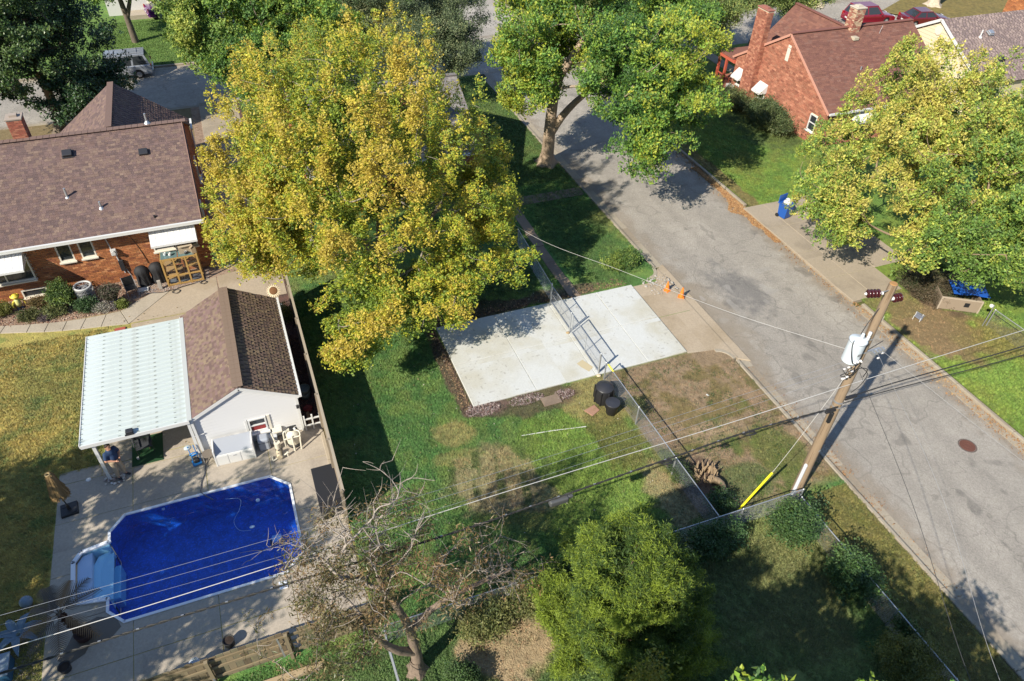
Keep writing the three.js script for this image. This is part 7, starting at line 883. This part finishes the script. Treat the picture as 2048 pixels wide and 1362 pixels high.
// ---------------------------------------------------------------- vehicles
function car(label, cat, x, z, turn, y, col, o = {}) {
  const t = thing(cat === 'minivan' ? 'minivan' : 'parked_car', label, cat, [x, y, z], turn); const L = o.L ?? 4.6, W = o.W ?? 1.82, H = o.H ?? 1.6, hood = o.hood ?? .95, belt = .92; const paint = mat(col, .28, { metalness: o.met ?? .3, clearcoat: 1, clearcoatRoughness: .08 });
  const prof = o.van ? [[-L / 2, .32], [-L / 2, .75], [-L / 2 + .08, belt + .06], [L / 2 - 1.15, belt], [L / 2 - .12, .72], [L / 2, .55], [L / 2 - .02, .3]] : [[-L / 2, .34], [-L / 2 + .02, .8], [-L / 2 + .15, belt], [L / 2 - 1.25, belt], [L / 2 - .2, .78], [L / 2, .6], [L / 2 - .02, .3]];
  const s = new THREE.Shape(prof.map(p => new THREE.Vector2(...p))); for (const wx of [-L * .305, L * .315]) { const h = new THREE.Path(); h.absarc(wx, .33, .36, 0, Math.PI * 2); s.holes.push(h); }
  // wheel arches would cross the sill, so cut the sill line instead
  s.holes.length = 0; const b = new THREE.Shape(); b.moveTo(-L / 2, .32); b.lineTo(-L * .305 - .36, .28); b.absarc(-L * .305, .3, .36, Math.PI, 0, true); b.lineTo(L * .315 - .36, .26); b.absarc(L * .315, .3, .36, Math.PI, 0, true); b.lineTo(L / 2 - .03, .3); for (const p of prof.slice().reverse().slice(1)) b.lineTo(...p);
  const g = new THREE.ExtrudeGeometry(b, { depth: W - .14, bevelEnabled: true, bevelThickness: .07, bevelSize: .06, bevelOffset: -.06, bevelSegments: 3, curveSegments: 10 }); g.translate(0, 0, -(W - .14) / 2); obj('body', toCreasedNormals(clean(g), .6), paint, t);
  const cb = o.van ? [-L / 2 + .05, L / 2 - 1.1] : [-L / 2 + (o.suv ? .12 : .55), L / 2 - 1.35], ct = o.van ? [-L / 2 + .35, L / 2 - 2.0] : [-L / 2 + (o.suv ? .5 : 1.2), L / 2 - 2.15], tw = W * .74 / 2, bw = (W - .08) / 2;
  const q = (a0, a1, a2, a3) => { const v = [...a0, ...a1, ...a2, ...a0, ...a2, ...a3]; const k = new THREE.BufferGeometry(); k.setAttribute('position', new THREE.Float32BufferAttribute(v, 3)); k.computeVertexNormals(); return uvm(k); };
  const B = [[cb[0], belt, -bw], [cb[1], belt, -bw], [cb[1], belt, bw], [cb[0], belt, bw]], T = [[ct[0], H, -tw], [ct[1], H, -tw], [ct[1], H, tw], [ct[0], H, tw]];
  obj('cabin', [q(B[1], B[0], T[0], T[1]), q(B[3], B[2], T[2], T[3]), q(B[2], B[1], T[1], T[2]), q(B[0], B[3], T[3], T[0]), rbx((ct[0] + ct[1]) / 2, H, 0, ct[1] - ct[0] + .06, .06, tw * 2 + .06, .03)], paint, t);
  const P = (u, v, sd) => { const a = lerp(lerp(cb[0], cb[1], u), lerp(ct[0], ct[1], u), v), y2 = lerp(belt, H, v), z2 = sd * (lerp(bw, tw, v) + .008); return [a, y2, z2]; };
  const wins = o.van ? [[.05, .3], [.34, .62], [.66, .93]] : [[.08, .45], [.5, .92]]; for (const sd of [-1, 1]) for (const [u0, u1] of wins) obj('window', q(P(u0, .1, sd), P(u1, .1, sd), P(u1, .88, sd), P(u0, .88, sd)), glassM, t);
  const F = (e, v, k) => { const xx = lerp(e > 0 ? cb[1] : cb[0], e > 0 ? ct[1] : ct[0], v) + e * .01; return [xx, lerp(belt, H, v), k * lerp(bw, tw, v) * .86]; }; obj('windscreen', q(F(1, .08, -1), F(1, .08, 1), F(1, .92, 1), F(1, .92, -1)), glassM, t); obj('rear_window', q(F(-1, .12, -1), F(-1, .12, 1), F(-1, .9, 1), F(-1, .9, -1)), glassM, t);
  for (const wx of [-L * .305, L * .315]) for (const sd of [-1, 1]) { const w = grp('wheel', t, [wx, .32, sd * (W / 2 - .12)]); obj('tyre', [new THREE.TorusGeometry(.235, .085, 10, 24)], blackPl, w); obj('rim', [cyl(0, -.06, 0, .2, .2, .12, 18).rotateX(Math.PI / 2), ...[0, 1, 2, 3, 4].map(k => bx(.1, 0, sd * .065, .17, .04, .02).rotateZ(k * 1.2566))], steel, w); }
  for (const sd of [-1, 1]) { obj('headlight', rbx(L / 2 - .12, .7, sd * (W / 2 - .3), .2, .13, .36, .05), mat([.7, .7, .7], .15), t); obj('taillight', rbx(-L / 2 + .06, .85, sd * (W / 2 - .14), .12, .3, .16, .03), mat([.32, .015, .015], .25), t); obj('mirror', rbx(cb[1] - .35, belt + .08, sd * (W / 2 + .08), .12, .12, .16, .03), paint, t); obj('door_handle', rbx(-.15, .8, sd * (W / 2 + .005), .16, .03, .02, .008), paint, t); }
  obj('bumper', [rbx(-L / 2, .48, 0, .12, .18, W - .2, .04)], paint, t); obj('licence_plate', [bx(-L / 2 - .065, .62, 0, .01, .12, .32)], whiteP, t); if (o.van) obj('roof_rack', [rod([ct[0] + .2, H + .08, -.5], [ct[1] - .3, H + .08, -.5], .02), rod([ct[0] + .2, H + .08, .5], [ct[1] - .3, H + .08, .5], .02), rod([ct[0] + .5, H + .08, -.5], [ct[0] + .5, H + .08, .5], .02), rod([ct[1] - .6, H + .08, -.5], [ct[1] - .6, H + .08, .5], .02)], steel, t); return t;
}
car('silver minivan with a roof rack parked at the far kerb under the dark maple', 'minivan', -7.15, -60.9, Math.PI, -.12, [.36, .39, .44], { van: 1, L: 5.0, H: 1.68, W: 1.9, met: .4 });
car('dark red SUV parked behind the red brick house', 'car', 59.0, -55.2, -.12, -.12, [.26, .012, .03], { suv: 1, H: 1.7, L: 4.8 });
car('dark red sedan parked to the right of the red SUV', 'car', 63.6, -52.8, -.2, 0, [.16, .014, .022], { H: 1.42 });
car('purple car in deep shade at the top left', 'car', -2.6, -74, .2, 0, [.12, .01, .18], { H: 1.45 });
// ---------------------------------------------------------------- the man under the patio roof
{
  const sdCap = (p, a, b, ra, rb) => { const ab = b.clone().sub(a), t = Math.min(1, Math.max(0, p.clone().sub(a).dot(ab) / ab.lengthSq())); return p.distanceTo(a.clone().addScaledVector(ab, t)) - lerp(ra, rb, t); };
  function surf(bones, box, cell, k = .03, clip = null) {
    const [mn, mx] = box, c = mn.clone().add(mx).multiplyScalar(.5), half = Math.max(mx.x - mn.x, mx.y - mn.y, mx.z - mn.z) / 2, N = Math.ceil(2 * half / cell) + 4; const mc = new MarchingCubes(N, new THREE.MeshStandardMaterial(), false, false, 400000); mc.isolation = 0; const p = V3();
    for (let z = 0; z < N; z++) for (let y = 0; y < N; y++) for (let x = 0; x < N; x++) { p.set((x - N / 2) / (N / 2) * half + c.x, (y - N / 2) / (N / 2) * half + c.y, (z - N / 2) / (N / 2) * half + c.z); let d = 1e3; for (const b of bones) { const e = sdCap(p, b[0], b[1], b[2], b[3]); const h = Math.max(k - Math.abs(d - e), 0) / k; d = Math.min(d, e) - h * h * k * .25; } if (clip) d = Math.max(d, clip(p)); mc.field[x + y * N + z * N * N] = -d; }
    mc.update(); const n = mc.count, g = new THREE.BufferGeometry(); const pos = new Float32Array(n * 3); for (let i = 0; i < n * 3; i += 3) { pos[i] = mc.positionArray[i] * half + c.x; pos[i + 1] = mc.positionArray[i + 1] * half + c.y; pos[i + 2] = mc.positionArray[i + 2] * half + c.z; } g.setAttribute('position', new THREE.BufferAttribute(pos, 3)); const m = mergeVertices(g, 1e-4); m.computeVertexNormals(); return m;
  }
  // local frame: facing +z, feet at the origin
  const t = thing('person', 'man in navy t-shirt and khaki trousers standing beside the white patio roof post', 'person', [-6.62, .012, -20.72], .75);
  const J = { hipL: V3(.09, .92, 0), hipR: V3(-.09, .92, 0), kneeL: V3(.12, .5, .05), kneeR: V3(-.10, .5, .02), ankL: V3(.15, .09, .02), ankR: V3(-.11, .09, -.04), toeL: V3(.19, .04, .19), toeR: V3(-.14, .04, .14), pel: V3(0, .97, 0), wst: V3(0, 1.1, .01), ch: V3(0, 1.33, -.01), nk: V3(0, 1.5, 0), hd: V3(0, 1.63, .05), shL: V3(.19, 1.42, -.01), shR: V3(-.19, 1.42, -.01), elL: V3(.27, 1.15, .02), elR: V3(-.27, 1.15, .02), wrL: V3(.10, 1.06, .24), wrR: V3(-.08, 1.08, .25) };
  const hand = (w, dir, side) => { const b = [], pc = w.clone().addScaledVector(dir, .05); b.push([w, pc, .024, .034]); const sx = V3(0, 1, 0).cross(dir).normalize(); for (let i = 0; i < 4; i++) { const o = pc.clone().addScaledVector(sx, (i - 1.5) * .019), k = o.clone().addScaledVector(dir, .045).add(V3(0, -.008, 0)), e = k.clone().addScaledVector(dir, .022).add(V3(0, -.03, 0)), r = [.009, .0095, .009, .008][i]; b.push([o, k, r, r], [k, e, r, r * .85]); } const th = pc.clone().addScaledVector(sx, side * .03).addScaledVector(dir, -.02), t2 = th.clone().addScaledVector(sx, side * .025).addScaledVector(dir, .03); b.push([th, t2, .011, .010], [t2, t2.clone().addScaledVector(dir, .025), .01, .008]); return b; };
  const armB = [[J.shL, J.elL, .052, .042], [J.elL, J.wrL, .041, .028], [J.shR, J.elR, .052, .042], [J.elR, J.wrR, .041, .028]], hb = [...hand(J.wrL, V3(-.7, .1, .6).normalize(), -1), ...hand(J.wrR, V3(.6, .05, .75).normalize(), 1)];
  const headB = [[V3(0, 1.6, .03), V3(0, 1.7, .03), .072, .088], [V3(0, 1.575, .085), V3(0, 1.6, .075), .042, .05], [V3(0, 1.635, .115), V3(0, 1.61, .128), .012, .016], [V3(.085, 1.63, .02), V3(.09, 1.655, .015), .018, .02], [V3(-.085, 1.63, .02), V3(-.09, 1.655, .015), .018, .02], [J.nk, V3(0, 1.58, .03), .055, .052], [V3(.03, 1.655, .095), V3(-.03, 1.655, .095), .022, .022]];
  const torso = [[J.pel, J.wst, .135, .135], [V3(-.06, 1.12, 0), V3(.06, 1.12, 0), .13, .13], [J.wst, J.ch, .14, .145], [V3(-.11, 1.38, 0), V3(.11, 1.38, 0), .09, .09], [J.ch, J.nk, .12, .055], [V3(0, 1.1, .05), V3(0, 1.2, .05), .12, .11]], legs = [[J.hipL, J.kneeL, .088, .06], [J.kneeL, J.ankL, .058, .042], [J.hipR, J.kneeR, .088, .06], [J.kneeR, J.ankR, .058, .042]];
  const skin = mat([.46, .235, .15], .55); const body = [clean(surf([...torso, ...legs, ...armB, [J.ankL, J.toeL, .042, .03], [J.ankR, J.toeR, .042, .03], [J.nk, V3(0, 1.57, .03), .058, .054]], [V3(-.42, -.02, -.3), V3(.42, 1.62, .4)], .014, .05)), clean(surf(headB, [V3(-.13, 1.48, -.1), V3(.13, 1.82, .17)], .006, .03)), clean(surf(hb, [V3(-.2, .95, .15), V3(.2, 1.2, .42)], .005, .008))]; obj('body', merge(body), skin, t);
  const grow = (l, d) => l.map(b => [b[0], b[1], b[2] + d, b[3] + d]);
  obj('shirt', surf(grow([...torso.slice(0), [J.shL, J.elL.clone().lerp(J.shL, .35), .056, .06], [J.shR, J.elR.clone().lerp(J.shR, .35), .056, .06]], .016), [V3(-.4, .85, -.25), V3(.4, 1.6, .3)], .012, .05, p => Math.max(.9 - p.y, p.y - 1.515)), mat([.018, .045, .11], .85), t);
  obj('trousers', surf(grow([...legs, [J.pel, V3(0, 1.03, 0), .135, .13], [V3(-.05, .95, 0), V3(.05, .95, 0), .12, .12]], .02), [V3(-.4, .05, -.3), V3(.4, 1.1, .35)], .012, .05, p => Math.max(.07 - p.y, p.y - 1.03)), mat([.42, .33, .225], .9), t);
  obj('hair', surf([[V3(0, 1.7, .0), V3(0, 1.72, .02), .094, .092], [V3(0, 1.62, -.03), V3(0, 1.7, -.01), .08, .09]], [V3(-.13, 1.52, -.14), V3(.13, 1.84, .14)], .006, .02, p => Math.max(p.z - .075 - (p.y - 1.7) * .3, 1.58 - p.y)), mat([.03, .018, .011], .7), t);
  for (const [a, b] of [[J.ankL, J.toeL], [J.ankR, J.toeR]]) obj('shoe', surf([[a.clone().setY(.055), b.clone().setY(.045), .052, .042], [a.clone().setY(.055).add(V3(0, 0, -.03)), a.clone().setY(.06), .05, .05]], [V3(-.32, -.02, -.2), V3(.32, .2, .3)], .008, .02, p => -p.y), mat([.03, .033, .04], .6), t);
  obj('phone', [rbx(.02, 1.1, .31, .07, .012, .13, .004).rotateX(0)], blackPl, t);
}
// ---------------------------------------------------------------- grass blades over the lawns
{
  const r = rng(401), v = []; for (let i = 0; i < 7; i++) { const a = r() * 6.283, d = .05 * r(), x = Math.cos(a * 2) * d, z = Math.sin(a * 2) * d, h = .035 + .04 * r(), w = .006 + .005 * r(), lx = Math.cos(a) * h * .7, lz = Math.sin(a) * h * .7; v.push(x - Math.sin(a) * w, 0, z + Math.cos(a) * w, x + Math.sin(a) * w, 0, z - Math.cos(a) * w, x + lx, h, z + lz); } const tuft = new THREE.BufferGeometry(); tuft.setAttribute('position', new THREE.Float32BufferAttribute(v, 3)); tuft.setAttribute('uv', new THREE.BufferAttribute(new Float32Array(v.length / 3 * 2), 2)); tuft.computeVertexNormals();
  const gm = new THREE.MeshPhysicalMaterial({ roughness: .75, side: THREE.DoubleSide, transmission: .25, thickness: 0 });
  const no = [[6.6, 17.1, -25.1, -19.6], [-8.8, .8, -21.5, -11.9], [-7.3, .1, -29.9, -20.7], [-12, .8, -34, -29.9], [13.65, 14.4, -53, -25], [17, 19, -25.9, -18.6], [3, 13, -46, -36], [27.3, 32.4, -29.6, -20.2], [-2, .7, -54, -30], [36, 47, -47, -34.5]];
  const bad = (x, z) => no.some(b => x > b[0] && x < b[1] && z > b[2] && z < b[3]);
  const field = (label, col, rects, seed) => { const R = rng(seed), m = [], c = []; for (const [x0, x1, z0, z1, n] of rects) for (let i = 0; i < n; i++) { const x = lerp(x0, x1, R()), z = lerp(z0, z1, R()); if (bad(x, z)) continue; const q = col(x, z); if (R() > q[3] * .9) continue; const s = (.6 + .7 * R()) * (.7 + .5 * Math.min(1, q[3])); m.push(trs(x, 0, z, (R() - .5) * .3, R() * 6.28, (R() - .5) * .3, s * 1.25, s, s * 1.25)); const k = .95 + .75 * R(); c.push([q[0] * k * (.95 + .2 * R()), q[1] * k, q[2] * k]); } const o = inst('grass', tuft, gm, m, c, scene); return tag(o, label, 'grass'); };
  field('grass blades of the green yard and the verge around the slab', westCol, [[.85, 12.6, -30, -11, 80000], [12.6, 18.8, -36, -3, 36000], [-4, 16, -11.6, -6, 30000]], 403);
  field('dry golden grass blades left of the pool patio', westCol, [[-13, -3.7, -30.6, -21.5, 40000], [-12, -8.75, -21.5, -13, 18000]], 404);
  field('grass blades on the front lawns toward the cross street', westCol, [[-14, 18.8, -53, -46, 20000], [.7, 3.3, -46, -30, 4000], [12.7, 18.8, -46, -36, 9000]], 406);
  field('grass blades on the lawn across the cross street', (x, z) => [.10, .18, .03, 1], [[-9, -.6, -73, -62.1, 14000]], 408);
  field('bright grass blades on the lawn across the road', eastCol, [[27.5, 36, -46, -29.5, 26000], [27.5, 34, -22, -8, 24000]], 405);
  field('coarse darker grass clumps in the green yard', (x, z) => { const c = westCol(x, z), k = fbm(x * 1.3 + 50, z * 1.3, 3); return [c[0] * .7, c[1] * .85, c[2] * .8, k > .54 ? 1.5 : 0]; }, [[.85, 18.8, -30, -6, 22000]], 410);
  field('coarse green clumps in the dry golden lawn', (x, z) => { const c = westCol(x, z), k = fbm(x * 1.1 + 20, z * 1.1, 3); return [c[0] * .62, c[1] * .85, c[2] * .9, k > .55 ? 1.6 : 0]; }, [[-13, -3.7, -30.6, -21.5, 9000], [-12, -8.75, -21.5, -13, 4000]], 411);
  // broad weeds on the dirt
  const wm = [], wc = [], R = rng(407); for (let i = 0; i < 1500; i++) { const z = -19.4 + 8 * R(), x = i % 3 ? 12.7 + 5.9 * R() : 4.5 + 7 * R(); if (fbm(x * .9 + 4, z * .9, 3) < .52 || bad(x, z)) continue; wm.push(trs(x, .02, z, (R() - .5) * .4, R() * 6.28, (R() - .5) * .4, .3 + .45 * R(), .16 + .2 * R())); wc.push(jit(R, [[.06, .11, .02], [.10, .15, .02], [.04, .085, .02]][i % 3], .4)); } tag(inst('weeds', sprayB, leafM, wm, wc, scene), 'scattered broad-leaved weeds on the bare soil', 'weeds');
}
scene.traverse(o => { if (o.isMesh) { o.castShadow = true; o.receiveShadow = true; } });
camera.updateMatrixWorld();
renderer.render(scene, camera);
